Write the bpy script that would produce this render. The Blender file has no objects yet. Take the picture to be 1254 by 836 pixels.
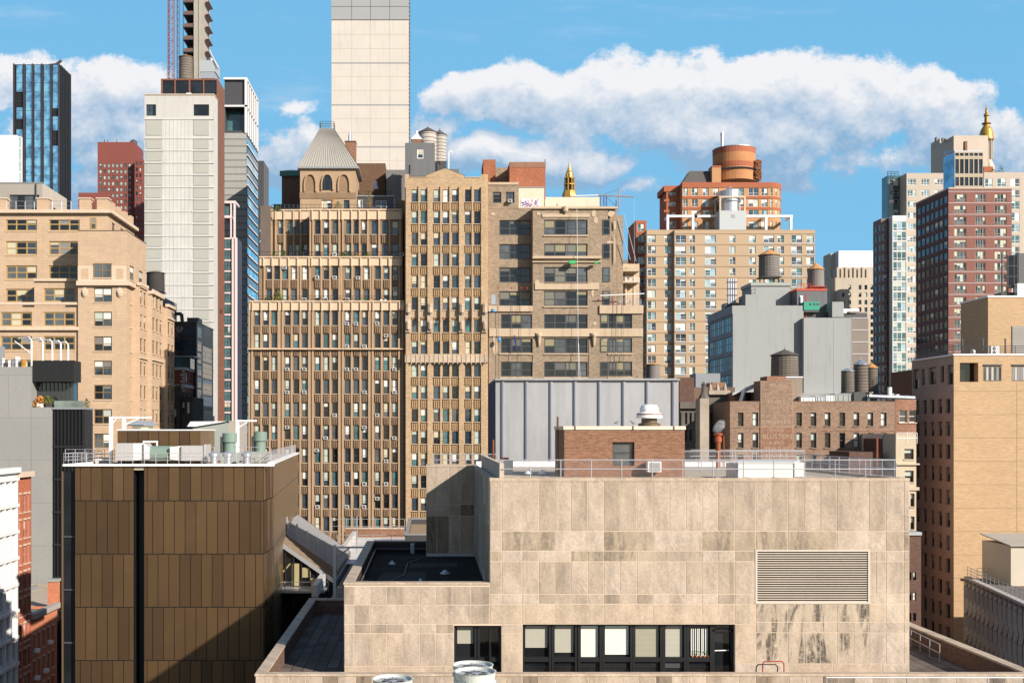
import bpy, math, random
from mathutils import Vector, Matrix
sc = bpy.context.scene
COL = sc.collection
R = math.radians
F, CX, CY, H = 1400.0, 525.0, 528.0, 60.0      # focal length in photo pixels, vanishing point, eye height
def X(px, Y): return (px - CX) / F * Y
def Z(py, Y): return H + (CY - py) / F * Y
rng = random.Random(7)

# ---------------------------------------------------------------- camera
cam = bpy.data.cameras.new('camera'); camo = bpy.data.objects.new('camera', cam); COL.objects.link(camo)
camo.location = (0, 0, H); camo.rotation_euler = (R(90), 0, 0)
cam.sensor_width = 36; cam.lens = F / 1254 * 36
cam.shift_x = (627 - CX) / 1254; cam.shift_y = (CY - 418) / 1254
cam.clip_start = 1; cam.clip_end = 60000
sc.camera = camo

# ---------------------------------------------------------------- node helpers
class E:
    """expression wrapper: arithmetic on sockets becomes Math nodes"""
    def __init__(s, nt, v): s.nt, s.v = nt, v
    def op(s, o, *a, clamp=False):
        n = s.nt.nodes.new('ShaderNodeMath'); n.operation = o; n.use_clamp = clamp
        for i, x in enumerate((s,) + a):
            x = x.v if isinstance(x, E) else x
            if isinstance(x, (int, float)): n.inputs[i].default_value = x
            else: s.nt.links.new(x, n.inputs[i])
        return E(s.nt, n.outputs[0])
    def __add__(s, o): return s.op('ADD', o)
    __radd__ = __add__
    def __sub__(s, o): return s.op('SUBTRACT', o)
    def __rsub__(s, o): return E(s.nt, o).op('SUBTRACT', s)
    def __mul__(s, o): return s.op('MULTIPLY', o)
    __rmul__ = __mul__
    def __truediv__(s, o): return s.op('DIVIDE', o)
    def max(s, o): return s.op('MAXIMUM', o)
    def min(s, o): return s.op('MINIMUM', o)
    def smax(s, o, k=.2): return s.op('SMOOTH_MAX', o, k)
    def clamp(s): return s.op('MULTIPLY', 1.0, clamp=True)
    def step(s, a, b):
        n = s.nt.nodes.new('ShaderNodeMapRange'); n.interpolation_type = 'SMOOTHSTEP'
        s.nt.links.new(s.v, n.inputs[0]); n.inputs[1].default_value = a; n.inputs[2].default_value = b
        return E(s.nt, n.outputs[0])
def mixc(nt, fac, a, b, mode='MIX'):
    n = nt.nodes.new('ShaderNodeMix'); n.data_type = 'RGBA'; n.blend_type = mode
    for k, x in ((0, fac), (6, a), (7, b)):
        x = x.v if isinstance(x, E) else x
        if isinstance(x, (int, float)): n.inputs[k].default_value = x
        elif isinstance(x, tuple): n.inputs[k].default_value = (*x[:3], 1)
        else: nt.links.new(x, n.inputs[k])
    return n.outputs[2]
def comb(nt, x, y, z):
    n = nt.nodes.new('ShaderNodeCombineXYZ')
    for i, a in enumerate((x, y, z)):
        a = a.v if isinstance(a, E) else a
        if isinstance(a, (int, float)): n.inputs[i].default_value = a
        else: nt.links.new(a, n.inputs[i])
    return n.outputs[0]
def noise(nt, vec, scale=1, detail=3, rough=.5, dist=0):
    n = nt.nodes.new('ShaderNodeTexNoise'); nt.links.new(vec, n.inputs['Vector'])
    n.inputs['Scale'].default_value = scale; n.inputs['Detail'].default_value = detail
    n.inputs['Roughness'].default_value = rough; n.inputs['Distortion'].default_value = dist
    return E(nt, n.outputs['Fac'])

# ---------------------------------------------------------------- world: sky + clouds on the far sky
SUN = Vector((1, -1.0, .69)).normalized()
w = bpy.data.worlds.new('World'); sc.world = w; w.use_nodes = True
nt = w.node_tree; nt.nodes.clear()
out = nt.nodes.new('ShaderNodeOutputWorld'); bg = nt.nodes.new('ShaderNodeBackground')
nt.links.new(bg.outputs[0], out.inputs[0])
sky = nt.nodes.new('ShaderNodeTexSky'); sky.sky_type = 'NISHITA'; sky.sun_disc = False
sky.sun_elevation = math.asin(SUN.z); sky.sun_rotation = math.atan2(SUN.x, SUN.y)
sky.air_density = 1.0; sky.dust_density = .3; sky.ozone_density = 1.6; sky.altitude = 50
tc = nt.nodes.new('ShaderNodeTexCoord'); sp = nt.nodes.new('ShaderNodeSeparateXYZ')
nt.links.new(tc.outputs['Generated'], sp.inputs[0])
dx, dy, dz = (E(nt, sp.outputs[i]) for i in range(3))
dyc = dy.max(.02)
U = dx / dyc * 1.4 + .525; V = dz / dyc * 1.4          # U .. 0 to 1.254 across the view, V up from the horizon
# (centre u, centre v, radius u, radius v, weight): v = (528 - row) / 1000 of the photograph's sky
BL = [(.575, .418, .07, .032, 1.), (.66, .408, .12, .052, 1.25), (.74, .400, .10, .060, 1.2), (.80, .400, .13, .070, 1.2), (.93, .418, .12, .064, 1.35), (1.04, .405, .13, .062, 1.3), (1.14, .400, .09, .050, 1.2), (.91, .365, .22, .050, 1.2), (1.03, .330, .17, .038, .9),
      (.585, .338, .08, .030, 1.), (.70, .316, .095, .044, 1.2), (.77, .283, .11, .028, .8), (.98, .308, .15, .022, .9), (1.19, .352, .10, .060, 1.2), (1.24, .315, .12, .07, 1.2),
      (.13, .415, .12, .050, 1.2), (.10, .375, .11, .040, 1.), (.14, .335, .09, .05, 1.1), (.13, .29, .09, .06, 1.1), (.0, .436, .07, .034, 1.), (.345, .325, .065, .055, 1.2), (.36, .395, .035, .012, .3),
      (-.3, .38, .2, .08, .9), (1.55, .42, .18, .07, 1), (.54, .36, .05, .03, .6)]
def dens(ou, ov, det):
    u, v = U + ou, V + ov
    vec = comb(nt, u, v * 1.15, 3.7)
    wu = noise(nt, vec, 7, 3, .6); wv = noise(nt, comb(nt, u, v * 1.15, 9.1), 7, 3, .6)
    u2, v2 = u + (wu - .5) * .10, v + (wv - .5) * .075
    env = None
    for cx, cy, rx, ry, wt in BL:
        a = (u2 - cx) / rx; b = (v2 - cy) / ry
        e = (1 - (a * a + b * b)) * wt
        e = e.max(-1.6)
        env = e if env is None else env.smax(e, .3)
    n1 = noise(nt, vec, 17, det, .68)
    return env * .75 + (n1 - .5) * 1.8
d0 = dens(0, 0, 9); d1 = dens(.008, .020, 4)
thin = noise(nt, comb(nt, U, V * 1.3, 5.7), 4.2, 4, .6)
alpha = (d0 - (.385 - V).max(0.) * 8. * (thin - .42).max(0.) * 4.).step(.02, .38) * dy.step(.02, .2) * .96
wisp = noise(nt, comb(nt, U * .55, V * 3.2, 8.3), 6, 6, .66)
alpha = alpha.max(wisp.step(.52, .80) * .22 * dy.step(.02, .2))
big = noise(nt, comb(nt, U, V * 1.6, 1.3), 6.5, 5, .62)
lit = ((d0 - d1) * .85 + .50 + (V - .390) * 5.2 + (big - .5) * 1.1).clamp()
cc = mixc(nt, lit, (1.85, 3.05, 4.5), (6.1, 6.05, 6.15))
skz = (V - .6).step(0., 1.6)
skf = mixc(nt, (V / 1.2).clamp(), (1.5, 3.8, 5.7), (.85, 2.85, 5.2))
# behind the viewer, added grey in the sky neutralises the fill light
back = mixc(nt, .35, sky.outputs[0], (1.9, 1.85, 1.85))
skf = mixc(nt, skz, skf, (.35, 1.1, 2.6))
skc = mixc(nt, dy.step(-.25, .25) * .95, back, skf)
nt.links.new(mixc(nt, alpha, skc, cc), bg.inputs['Color'])
bg.inputs['Strength'].default_value = .10
w.cycles.sampling_method = 'MANUAL'; w.cycles.sample_map_resolution = 1024

sl = bpy.data.lights.new('sun', 'SUN'); so = bpy.data.objects.new('sun', sl); COL.objects.link(so)
sl.energy = 5.0; sl.angle = R(.5); sl.color = (1.0, .90, .795)
so.rotation_euler = SUN.to_track_quat('Z', 'Y').to_euler(); so.location = (60, -60, 160)
vs = sc.view_settings; vs.view_transform = 'Standard'; vs.look = 'None'; vs.exposure = .60; vs.gamma = 1
sc.render.film_transparent = False
sc.cycles.max_bounces = 5; sc.cycles.diffuse_bounces = 3; sc.cycles.glossy_bounces = 3

# ---------------------------------------------------------------- materials
_m = {}
def wallmat(name, col, var=.18, rough=.85, brick=None, streak=0., bump=.15, scale=.35, fine=6., spec=.25, metal=0., soil=0., grain=None, flat=False):
    """procedural surface: large mottling, fine grain, optional brick courses and vertical weather streaks"""
    m = bpy.data.materials.new(name); m.use_nodes = True; nt = m.node_tree
    b = nt.nodes['Principled BSDF']; b.inputs['Roughness'].default_value = rough
    b.inputs['Specular IOR Level'].default_value = spec; b.inputs['Metallic'].default_value = metal
    tc = nt.nodes.new('ShaderNodeTexCoord'); ob = tc.outputs['Object']
    sp = nt.nodes.new('ShaderNodeSeparateXYZ'); nt.links.new(ob, sp.inputs[0])
    x, y, z = (E(nt, sp.outputs[i]) for i in range(3))
    n1 = noise(nt, ob, scale, 5, .6); n2 = noise(nt, ob, fine, 3, .6)
    lo = tuple(c * (1 - var) for c in col); hi = tuple(min(1, c * (1 + var)) for c in col)
    c = mixc(nt, (n1 * .6 + n2 * .4 - .5) * 2.2 + .5, lo, hi)
    height = n2
    if brick:
        bw, bh, mort, mcol, bv = brick
        t = nt.nodes.new('ShaderNodeTexBrick'); nt.links.new(comb(nt, y, x, 0) if flat else comb(nt, x + y, z, 0), t.inputs['Vector'])
        t.inputs['Scale'].default_value = 1; t.inputs['Brick Width'].default_value = bw; t.inputs['Row Height'].default_value = bh
        t.inputs['Mortar Size'].default_value = mort; t.inputs['Mortar Smooth'].default_value = .2; t.inputs['Bias'].default_value = 0
        t.inputs['Color1'].default_value = (1 - bv, 1 - bv, 1 - bv, 1); t.inputs['Color2'].default_value = (1 + bv, 1 + bv, 1 + bv, 1)
        t.inputs['Mortar'].default_value = (*mcol, 1)
        c = mixc(nt, 1., c, t.outputs['Color'], 'MULTIPLY')
        # clustered colour variation over several bricks, like hard-burnt courses
        n4 = noise(nt, comb(nt, (x + y) * 1.6, z * 7., 0), 1., 2, .6)
        c = mixc(nt, n4.step(.55, .72) * .45, c, tuple(q * .62 for q in col))
    if grain:   # vertical grain (metal panels, timber staves)
        n5 = noise(nt, comb(nt, (x + y) * grain, z * .15, 0), 1., 3, .6)
        c = mixc(nt, n5.step(.35, .7) * .5, c, tuple(q * .72 for q in col))
    if streak:
        n3 = noise(nt, comb(nt, (x + y) * 1.1, (x - y) * .5, z * .10), 1., 4, .65)
        c = mixc(nt, n3.step(.52, .75) * streak, c, tuple(q * .45 for q in col))
    if soil:
        n6 = noise(nt, ob, .12, 5, .7)
        c = mixc(nt, n6.step(.5, .72) * soil, c, tuple(q * .5 for q in col))
    nt.links.new(c, b.inputs['Base Color'])
    if bump:
        bp = nt.nodes.new('ShaderNodeBump'); bp.inputs['Strength'].default_value = bump; bp.inputs['Distance'].default_value = .03
        nt.links.new(height.v, bp.inputs['Height']); nt.links.new(bp.outputs[0], b.inputs['Normal'])
    _m[name] = m; return m
def plain(name, col, rough=.5, metal=0., spec=.5, var=.08, coat=0.):
    m = bpy.data.materials.new(name); m.use_nodes = True; nt = m.node_tree
    b = nt.nodes['Principled BSDF']; b.inputs['Roughness'].default_value = rough; b.inputs['Metallic'].default_value = metal
    b.inputs['Specular IOR Level'].default_value = spec; b.inputs['Coat Weight'].default_value = coat
    tc = nt.nodes.new('ShaderNodeTexCoord')
    n = noise(nt, tc.outputs['Object'], 1.7, 3, .6)
    nt.links.new(mixc(nt, n, tuple(c * (1 - var) for c in col), tuple(min(1, c * (1 + var)) for c in col)), b.inputs['Base Color'])
    _m[name] = m; return m
def glassmat(name, col, metal=0., rough=.04, spec=.7, wave=.006, wscale=.6, blot=0.):
    """window pane with slight waviness; opaque so the room behind reads dark"""
    m = bpy.data.materials.new(name); m.use_nodes = True; nt = m.node_tree
    b = nt.nodes['Principled BSDF']; b.inputs['Roughness'].default_value = rough; b.inputs['Metallic'].default_value = metal
    b.inputs['Specular IOR Level'].default_value = spec
    tc = nt.nodes.new('ShaderNodeTexCoord')
    n = noise(nt, tc.outputs['Object'], wscale, 2, .5)
    nn = noise(nt, tc.outputs['Object'], .25, 3, .6)
    nt.links.new(mixc(nt, nn.step(.35, .65), tuple(c * (1 - .35 - blot) for c in col), tuple(c * 1.35 for c in col)), b.inputs['Base Color'])
    bp = nt.nodes.new('ShaderNodeBump'); bp.inputs['Strength'].default_value = .35; bp.inputs['Distance'].default_value = wave * 8
    nt.links.new(n.v, bp.inputs['Height']); nt.links.new(bp.outputs[0], b.inputs['Normal'])
    _m[name] = m; return m

BR = (.22, .075, .008, (.8, .78, .75), .16)
# glass and window furniture
g_dark = glassmat('dark window glass', (.012, .014, .016))
g_blue = glassmat('blue grey window glass', (.035, .055, .075), spec=.9)
g_grey = glassmat('grey window glass', (.075, .085, .09))
g_teal = glassmat('teal window glass', (.05, .13, .14), spec=.9)
g_pale = glassmat('pale reflecting glass', (.26, .38, .42), spec=1., metal=.2)
g_sky = glassmat('mirror blue curtain glass', (.40, .78, .95), metal=.85, rough=.06, spec=1., wave=.02, wscale=.2, blot=.1)
g_nav = glassmat('dark blue curtain glass', (.025, .045, .075), metal=.3, rough=.08, spec=.9, wave=.02)
b_white = plain('white window blind', (.62, .64, .60), .35, spec=.8)
b_cream = plain('cream window shade', (.50, .46, .33), .4, spec=.6)
b_green = plain('greenish window blind', (.40, .46, .40), .4, spec=.8)
b_red = plain('rust red curtain', (.30, .09, .06), .6)
f_white = plain('white painted frame', (.62, .61, .58), .5)
f_black = plain('black metal frame', (.012, .012, .013), .4)
f_dgrey = plain('dark grey frame', (.055, .055, .058), .45)
f_grey = plain('grey aluminium frame', (.30, .31, .32), .4, metal=.3)
f_tan = plain('ochre window frame', (.36, .24, .09), .5)
f_brown = plain('brown window frame', (.11, .075, .045), .5)
galv = plain('galvanised steel', (.45, .47, .50), .4, metal=.6)
railm = plain('weathered railing steel', (.38, .38, .40), .5, metal=.3)
white_p = plain('white enamel', (.78, .78, .77), .4)
dark_p = plain('black steel', (.02, .02, .022), .5)
rust = wallmat('rusted steel', (.22, .07, .03), .4, .8, fine=3)

# ---------------------------------------------------------------- mesh builder
class Fr:
    """frame of a vertical wall plane: u along the wall, v height above the eye level H, d outwards"""
    def __init__(s, x, y, deg):
        a = R(deg); s.o = Vector((x, y, H)); s.u = Vector((math.cos(a), math.sin(a), 0)); s.n = Vector((math.sin(a), -math.cos(a), 0))
    def p(s, u, v, d=0.): return s.o + s.u * u + s.n * d + Vector((0, 0, v))
def FF(Y): return Fr(0, Y, 0)            # faces the camera; u = world X
def FL(x): return Fr(x, 0, -90)          # faces -X; u = -Y
def FRt(x): return Fr(x, 0, 90)          # faces +X; u = Y
def vv(py, Y): return (CY - py) / F * Y
class MB:
    def __init__(s): s.v, s.f, s.mi, s.m = [], [], [], []
    def mat(s, m):
        if m not in s.m: s.m.append(m)
        return s.m.index(m)
    def face(s, pts, m):
        k = len(s.v); s.v.extend(tuple(p) for p in pts); s.f.append(tuple(range(k, k + len(pts)))); s.mi.append(s.mat(m))
    def box(s, x0, x1, y0, y1, z0, z1, m, skip=''):
        P = [(x0, y0, z0), (x1, y0, z0), (x1, y1, z0), (x0, y1, z0), (x0, y0, z1), (x1, y0, z1), (x1, y1, z1), (x0, y1, z1)]
        s.hexa(P, m, skip)
    def hexa(s, P, m, skip=''):
        for n, q in (('f', (0, 1, 5, 4)), ('r', (1, 2, 6, 5)), ('b', (2, 3, 7, 6)), ('l', (3, 0, 4, 7)), ('t', (4, 5, 6, 7)), ('u', (3, 2, 1, 0))):
            if n not in skip: s.face([P[i] for i in q], m)
    def fbox(s, fr, u0, u1, v0, v1, d0, d1, m, skip=''):
        P = [fr.p(u0, v0, d1), fr.p(u1, v0, d1), fr.p(u1, v0, d0), fr.p(u0, v0, d0), fr.p(u0, v1, d1), fr.p(u1, v1, d1), fr.p(u1, v1, d0), fr.p(u0, v1, d0)]
        s.hexa(P, m, skip)
    def fq(s, fr, u0, u1, v0, v1, d, m): s.face([fr.p(u0, v0, d), fr.p(u1, v0, d), fr.p(u1, v1, d), fr.p(u0, v1, d)], m)
    def tube(s, p, q, r, m, n=6, r2=None):
        p, q = Vector(p), Vector(q); ax = (q - p).normalized(); a = ax.orthogonal().normalized(); b = ax.cross(a); r2 = r if r2 is None else r2
        A = [p + (a * math.cos(t) + b * math.sin(t)) * r for t in [2 * math.pi * i / n for i in range(n)]]
        B = [q + (a * math.cos(t) + b * math.sin(t)) * r2 for t in [2 * math.pi * i / n for i in range(n)]]
        for i in range(n): s.face([A[i], A[(i + 1) % n], B[(i + 1) % n], B[i]], m)
        s.face(A[::-1], m); s.face(B, m)
    def lathe(s, cx, cy, prof, m, n=20, ms=None):
        rings = [[(cx + r * math.cos(2 * math.pi * i / n), cy + r * math.sin(2 * math.pi * i / n), z) for i in range(n)] for r, z in prof]
        for j in range(len(rings) - 1):
            mm = ms[j] if ms else m
            for i in range(n): s.face([rings[j][i], rings[j][(i + 1) % n], rings[j + 1][(i + 1) % n], rings[j + 1][i]], mm)
        if prof[0][0] > .01: s.face(rings[0][::-1], m)
        if prof[-1][0] > .01: s.face(rings[-1], m)
    def prism(s, pts, z0, z1, m, mt=None):
        n = len(pts)
        for i in range(n):
            a, b = pts[i], pts[(i + 1) % n]; s.face([(*a, z0), (*b, z0), (*b, z1), (*a, z1)], m)
        s.face([(*p, z1) for p in pts], mt or m); s.face([(*p, z0) for p in pts[::-1]], m)
    def wall(s, fr, u0, u1, v0, v1, holes, m, rev=.2, mrev=None):
        H_ = [(max(a, u0), min(b, u1), max(c, v0), min(d, v1)) for a, b, c, d in holes]
        H_ = [h for h in H_ if h[1] - h[0] > 1e-4 and h[3] - h[2] > 1e-4]
        q = lambda t: round(t, 4)
        us = sorted({q(u0), q(u1)} | {q(t) for h in H_ for t in h[:2]}); vs_ = sorted({q(v0), q(v1)} | {q(t) for h in H_ for t in h[2:]})
        ui = {t: i for i, t in enumerate(us)}; vi = {t: i for i, t in enumerate(vs_)}
        cov = set()
        for a, b, c, d in H_:
            for i in range(ui[q(a)], ui[q(b)]):
                for j in range(vi[q(c)], vi[q(d)]): cov.add((i, j))
        for j in range(len(vs_) - 1):
            i = 0
            while i < len(us) - 1:
                if (i, j) in cov: i += 1; continue
                k = i
                while k < len(us) - 1 and (k, j) not in cov: k += 1
                s.fq(fr, us[i], us[k], vs_[j], vs_[j + 1], 0, m); i = k
        mr = mrev or m
        for a, b, c, d in H_:
            p = fr.p
            s.face([p(a, c), p(a, d), p(a, d, -rev), p(a, c, -rev)], mr); s.face([p(b, d), p(b, c), p(b, c, -rev), p(b, d, -rev)], mr)
            s.face([p(b, c), p(a, c), p(a, c, -rev), p(b, c, -rev)], mr); s.face([p(a, d), p(b, d), p(b, d, -rev), p(a, d, -rev)], mr)
    def build(s, name, parent=None):
        me = bpy.data.meshes.new(name); me.from_pydata(s.v, [], s.f)
        for m in s.m: me.materials.append(m)
        me.polygons.foreach_set('material_index', s.mi); me.update()
        o = bpy.data.objects.new(name, me); COL.objects.link(o)
        if parent: attach(o, parent)
        return o
def wloc(p):
    v = Vector((0, 0, 0))
    while p: v += p.location; p = p.parent
    return v
def attach(o, parent):
    o.parent = parent; o.matrix_parent_inverse = Matrix.Translation(-wloc_inv(parent))
def wloc_inv(parent):
    # parts keep world coordinates in their meshes; the top-level empty holds the only offset
    return parent.location if parent.parent is None else Vector((0, 0, 0))
def struct(name, mb):
    o = mb.build(name); o['kind'] = 'structure'; return o
def tag(o, label, cat, group=None, kind=None):
    if label: o['label'] = label
    if cat: o['category'] = cat
    if group: o['group'] = group
    if kind: o['kind'] = kind
    return o

def ws(fm=None, gl=None, n=1, rail=1, fw=.06, rev=.14, blind=.42, bl=None, sill=None, near=False, lint=None, mid=.5):
    return dict(fm=fm or f_white, gl=gl or [g_dark, g_dark, g_blue], n=n, rail=rail, fw=fw, rev=rev, blind=blind, bl=bl or [b_white, b_cream, b_green], sill=sill, near=near, lint=lint, mid=mid)
def window(mb, fr, u0, u1, v0, v1, st, rg=None):
    rg = rg or rng
    r = st['rev']; fw = st['fw']; n = st['n']; W = (u1 - u0) / n
    for i in range(n):
        a, b = u0 + i * W, u0 + (i + 1) * W
        mb.fq(fr, a, b, v0, v1, -r + .002, rg.choice(st['gl']))
        if rg.random() < st['blind']:
            f = rg.choice((.25, .4, .5, .5, .62, 1.)); mb.fq(fr, a, b, v1 - (v1 - v0) * f, v1, -r + .012, rg.choice(st['bl']))
    d0 = -r + .02; fm = st['fm']
    def bar(a, b, c, d, dd=.03):
        if st['near']: mb.fbox(fr, a, b, c, d, -r + .003, d0 + dd, fm, 'b')
        else: mb.fq(fr, a, b, c, d, d0 + dd - .03, fm)
    bar(u0, u1, v0, v0 + fw); bar(u0, u1, v1 - fw, v1)
    for i in range(n + 1):
        c = u0 + i * W; e = fw / 2
        bar(max(u0, c - e if 0 < i < n else (c if i == 0 else c - fw)), min(u1, c + e if 0 < i < n else (c + fw if i == 0 else c)), v0 + fw, v1 - fw, .036)
    for k in range(st['rail']):
        t = v0 + (v1 - v0) * (st['mid'] if st['rail'] == 1 else (k + 1) / (st['rail'] + 1))
        bar(u0, u1, t - fw * .4, t + fw * .4, .033)
    if st['sill']: mb.fbox(fr, u0 - .08, u1 + .08, v0 - .14, v0 - .002, .002, .12, st['sill'], 'b')
    if st['lint']: mb.fbox(fr, u0 - .08, u1 + .08, v1 + .002, v1 + .22, .002, .06, st['lint'], 'b')

class Bld:
    def __init__(s, name, label, cat='building', group=None, at=None):
        s.root = bpy.data.objects.new(name, None); COL.objects.link(s.root); tag(s.root, label, cat, group)
        s.parts = []; s.by = {}; s.wins = []; s.at = at; s.root.empty_display_size = 2
    def part(s, name, key=None, label=None, kind=None, parent=None):
        key = key or name
        if key not in s.by:
            d = dict(name=name, mb=MB(), label=label, kind=kind, parent=parent); s.by[key] = d; s.parts.append((key, d))
        return s.by[key]['mb']
    def new(s, name, label=None, parent=None):
        key = '%s#%d' % (name, len(s.parts)); s.part(name, key, label, None, parent); return s.by[key]['mb']
    def lastkey(s): return s.parts[-1][0]
    def win(s, fr, rects, st):
        for r in rects: s.wins.append((fr, r, st))
    def front(s, px0, px1, pyt, Y, m, wins=(), pyb=None, st=None, part='wall', z0=0., extra=()):
        """camera-facing wall between photo columns px0..px1 at distance Y; wins are px rects (x0,x1,ytop,ybottom)"""
        fr = FF(Y); st = st or ws()
        rects = [(X(a, Y), X(b, Y), vv(d, Y), vv(c, Y)) for a, b, c, d in wins]
        v0 = vv(pyb, Y) if pyb is not None else z0 - H
        s.part(part).wall(fr, X(px0, Y), X(px1, Y), v0, vv(pyt, Y), rects, m, st['rev'])
        s.win(fr, rects, st)
    def mass(s, px0, px1, pyt, Y, D, m, wins=(), st=None, side=None, sst=None, pyb=None, roof=None, z0=0., part='wall', sm=None, par=0., parm=None):
        """box building: front wall + side walls + back + roof. side = list of (y0frac, y1frac, pytop, pybottom), rows measured at Y"""
        s.front(px0, px1, pyt, Y, m, wins, pyb, st, part, z0)
        zb = (Z(pyb, Y) if pyb is not None else z0) - H; zt = vv(pyt, Y); x0, x1 = X(px0, Y), X(px1, Y)
        mb = s.part(part); sst = sst or st or ws(); sm = sm or m
        rects = [(a, b, vv(d, Y), vv(c, Y)) for a, b, c, d in (side or ())]
        if (px0 + px1) / 2 > CX:     # left face is the visible one
            fr = FL(x0); rr = [(-(Y + b * D), -(Y + a * D), c, d) for a, b, c, d in rects]
            mb.wall(fr, -(Y + D), -Y, zb, zt, rr, sm, sst['rev']); s.win(fr, rr, sst)
            mb.face([(x1, Y, H + zb), (x1, Y + D, H + zb), (x1, Y + D, H + zt), (x1, Y, H + zt)], m)
        else:
            fr = FRt(x1); rr = [(Y + a * D, Y + b * D, c, d) for a, b, c, d in rects]
            mb.wall(fr, Y, Y + D, zb, zt, rr, sm, sst['rev']); s.win(fr, rr, sst)
            mb.face([(x0, Y + D, H + zb), (x0, Y, H + zb), (x0, Y, H + zt), (x0, Y + D, H + zt)], m)
        mb.face([(x1, Y + D, H + zb), (x0, Y + D, H + zb), (x0, Y + D, H + zt), (x1, Y + D, H + zt)], m)
        ro = s.part('roof'); zr = H + zt - par
        ro.face([(x0, Y, zr), (x1, Y, zr), (x1, Y + D, zr), (x0, Y + D, zr)], roof or roof_g)
        if par:  # coping strip all round with inner faces
            t = .35; pm = parm or m
            c = s.part('parapet'); z1 = H + zt + .004
            for q in ((x0 - .03, x1 + .03, Y - .03, Y + t), (x0 - .03, x1 + .03, Y + D - t, Y + D + .03), (x0 - .03, x0 + t, Y + t, Y + D - t), (x1 - t, x1 + .03, Y + t, Y + D - t)):
                c.box(*q, z1, z1 + .14, pm); 
            for q in ((x0 + .004, x1 - .004, Y + .004, Y + t), (x0 + .004, x1 - .004, Y + D - t, Y + D - .004), (x0 + .004, x0 + t, Y + t, Y + D - t), (x1 - t, x1 - .004, Y + t, Y + D - t)):
                c.box(*q, zr - .1, z1 - .01, m)
    def band(s, px0, px1, py0, py1, Y, d, m, part='cornice', side=0.):
        """projecting course on a camera-facing wall; side>0 wraps it back round the visible flank"""
        x0, x1 = X(px0, Y), X(px1, Y); z0, z1 = Z(py1, Y), Z(py0, Y)
        mb = s.new(part); mb.box(x0, x1, Y - d, Y - .003, z0, z1, m)
        if side:
            if (px0 + px1) / 2 > CX: mb.box(x0 - d, x0 - .003, Y - d + .002, Y + side, z0, z1, m)
            else: mb.box(x1 + .003, x1 + d, Y - d + .002, Y + side, z0, z1, m)
    def finish(s):
        if s.at is None:
            xs = [p for k, d in s.parts for p in d['mb'].v[:2000:7]]
            if xs: s.at = (sum(p[0] for p in xs) / len(xs), min(p[1] for p in xs), min(p[2] for p in xs))
        s.root.location = s.at or (0, 0, 0)
        objs = {}
        for k, d in s.parts:
            if not d['mb'].f: continue
            par = objs.get(d['parent'], s.root)
            o = d['mb'].build(d['name'], par); objs[k] = o
            if d['label']: o['label'] = d['label']
            if d['kind']: o['kind'] = d['kind']
        def size(w_):
            fr, (a, b, c, d), st = w_; p = fr.p((a + b) / 2, 0); du = abs(fr.u.x) + abs(fr.u.y) * abs(p.x) / p.y
            sx = CX + p.x / p.y * F; sy = CY - ((c + d) / 2) / p.y * F
            inside = 1 if -5 < sx < 1260 and -5 < sy < 840 else .0001
            return -(b - a) * (d - c) * du / p.y ** 2 * inside
        ws_ = sorted(s.wins, key=size)
        for fr, r_, st in ws_[:100]:
            mb = MB(); window(mb, fr, *r_, st); mb.build('window', s.root)
        if len(ws_) > 100:
            mb = MB()
            for fr, r_, st in ws_[100:]: window(mb, fr, *r_, st)
            mb.build('window', s.root)['kind'] = 'stuff'
        return s.root
def grid(cols, rows, wd, ht): return [(c, c + wd, r, r + ht) for c in cols for r in rows]
def sidegrid(n, rows, ht, frac=.5, m0=.04, m1=.04):
    W = (1 - m0 - m1) / n
    return [(m0 + W * (i + .5 - frac / 2), m0 + W * (i + .5 + frac / 2), r, r + ht) for i in range(n) for r in rows]
roof_g = wallmat('grey roofing', (.17, .155, .14), .25, .95, spec=.04, soil=.5)
roof_b = wallmat('black tar roofing', (.034, .031, .029), .5, .95, spec=.03, soil=.6, fine=2.5)
roof_t = wallmat('pale gravel roofing', (.42, .36, .28), .2, .95, spec=.04, fine=9)

def tank(name, label, px, pyt, pyb, wpx, Y, cone=None, body=None, legs=True, pycone=None, group='rooftop water tanks', frame=None):
    """wooden rooftop water tank: staved barrel with hoops, conical lid, steel stand"""
    b = Bld(name, label, 'water tank', group)
    x, r = X(px, Y), wpx / 2 / F * Y; yc = Y + r
    z1, z0 = Z(pyt, Y), Z(pyb, Y); h = z1 - z0
    body = body or wood; cone = cone or cone_d
    hl = h * .22 if legs else 0
    zc = Z(pycone, Y) if pycone is not None else z1 + .0
    zb = z1 - (0 if pycone is not None else h * .2)
    m = b.part('barrel'); m.lathe(x, yc, [(r, z0 + hl), (r * .97, zb)], body, 22)
    hp = b.part('hoop')
    k = 9
    for i in range(k):
        z = z0 + hl + (zb - z0 - hl) * (i + .5) / k; rr = r * (1 - .03 * (i + .5) / k) + .02
        hp.lathe(x, yc, [(rr, z - .035), (rr + .02, z), (rr, z + .035)], dark_p, 22)
    m = b.part('conical_lid'); top = max(zc, z1)
    m.lathe(x, yc, [(r * 1.09, zb - .02), (r * 1.09, zb + .05), (.06, top), (.04, top + .25)], cone, 12)
    if legs:
        fm = frame or dark_p
        m = b.part('stand')
        for sx in (-1, 1):
            for sy in (-1, 1):
                m.tube((x + sx * r * .7, yc + sy * r * .7, z0), (x + sx * r * .7, yc + sy * r * .7, z0 + hl), .12, fm)
            m.tube((x + sx * r * .7, yc - r * .7, z0 + .1), (x - sx * r * .7, yc - r * .7, z0 + hl * .9), .05, fm)
        m.box(x - r, x + r, yc - r, yc + r, z0 + hl * .86, z0 + hl - .01, fm)
    return b.finish()
wood = wallmat('weathered cedar staves', (.17, .145, .12), .25, .9, grain=5., bump=.3)
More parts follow.
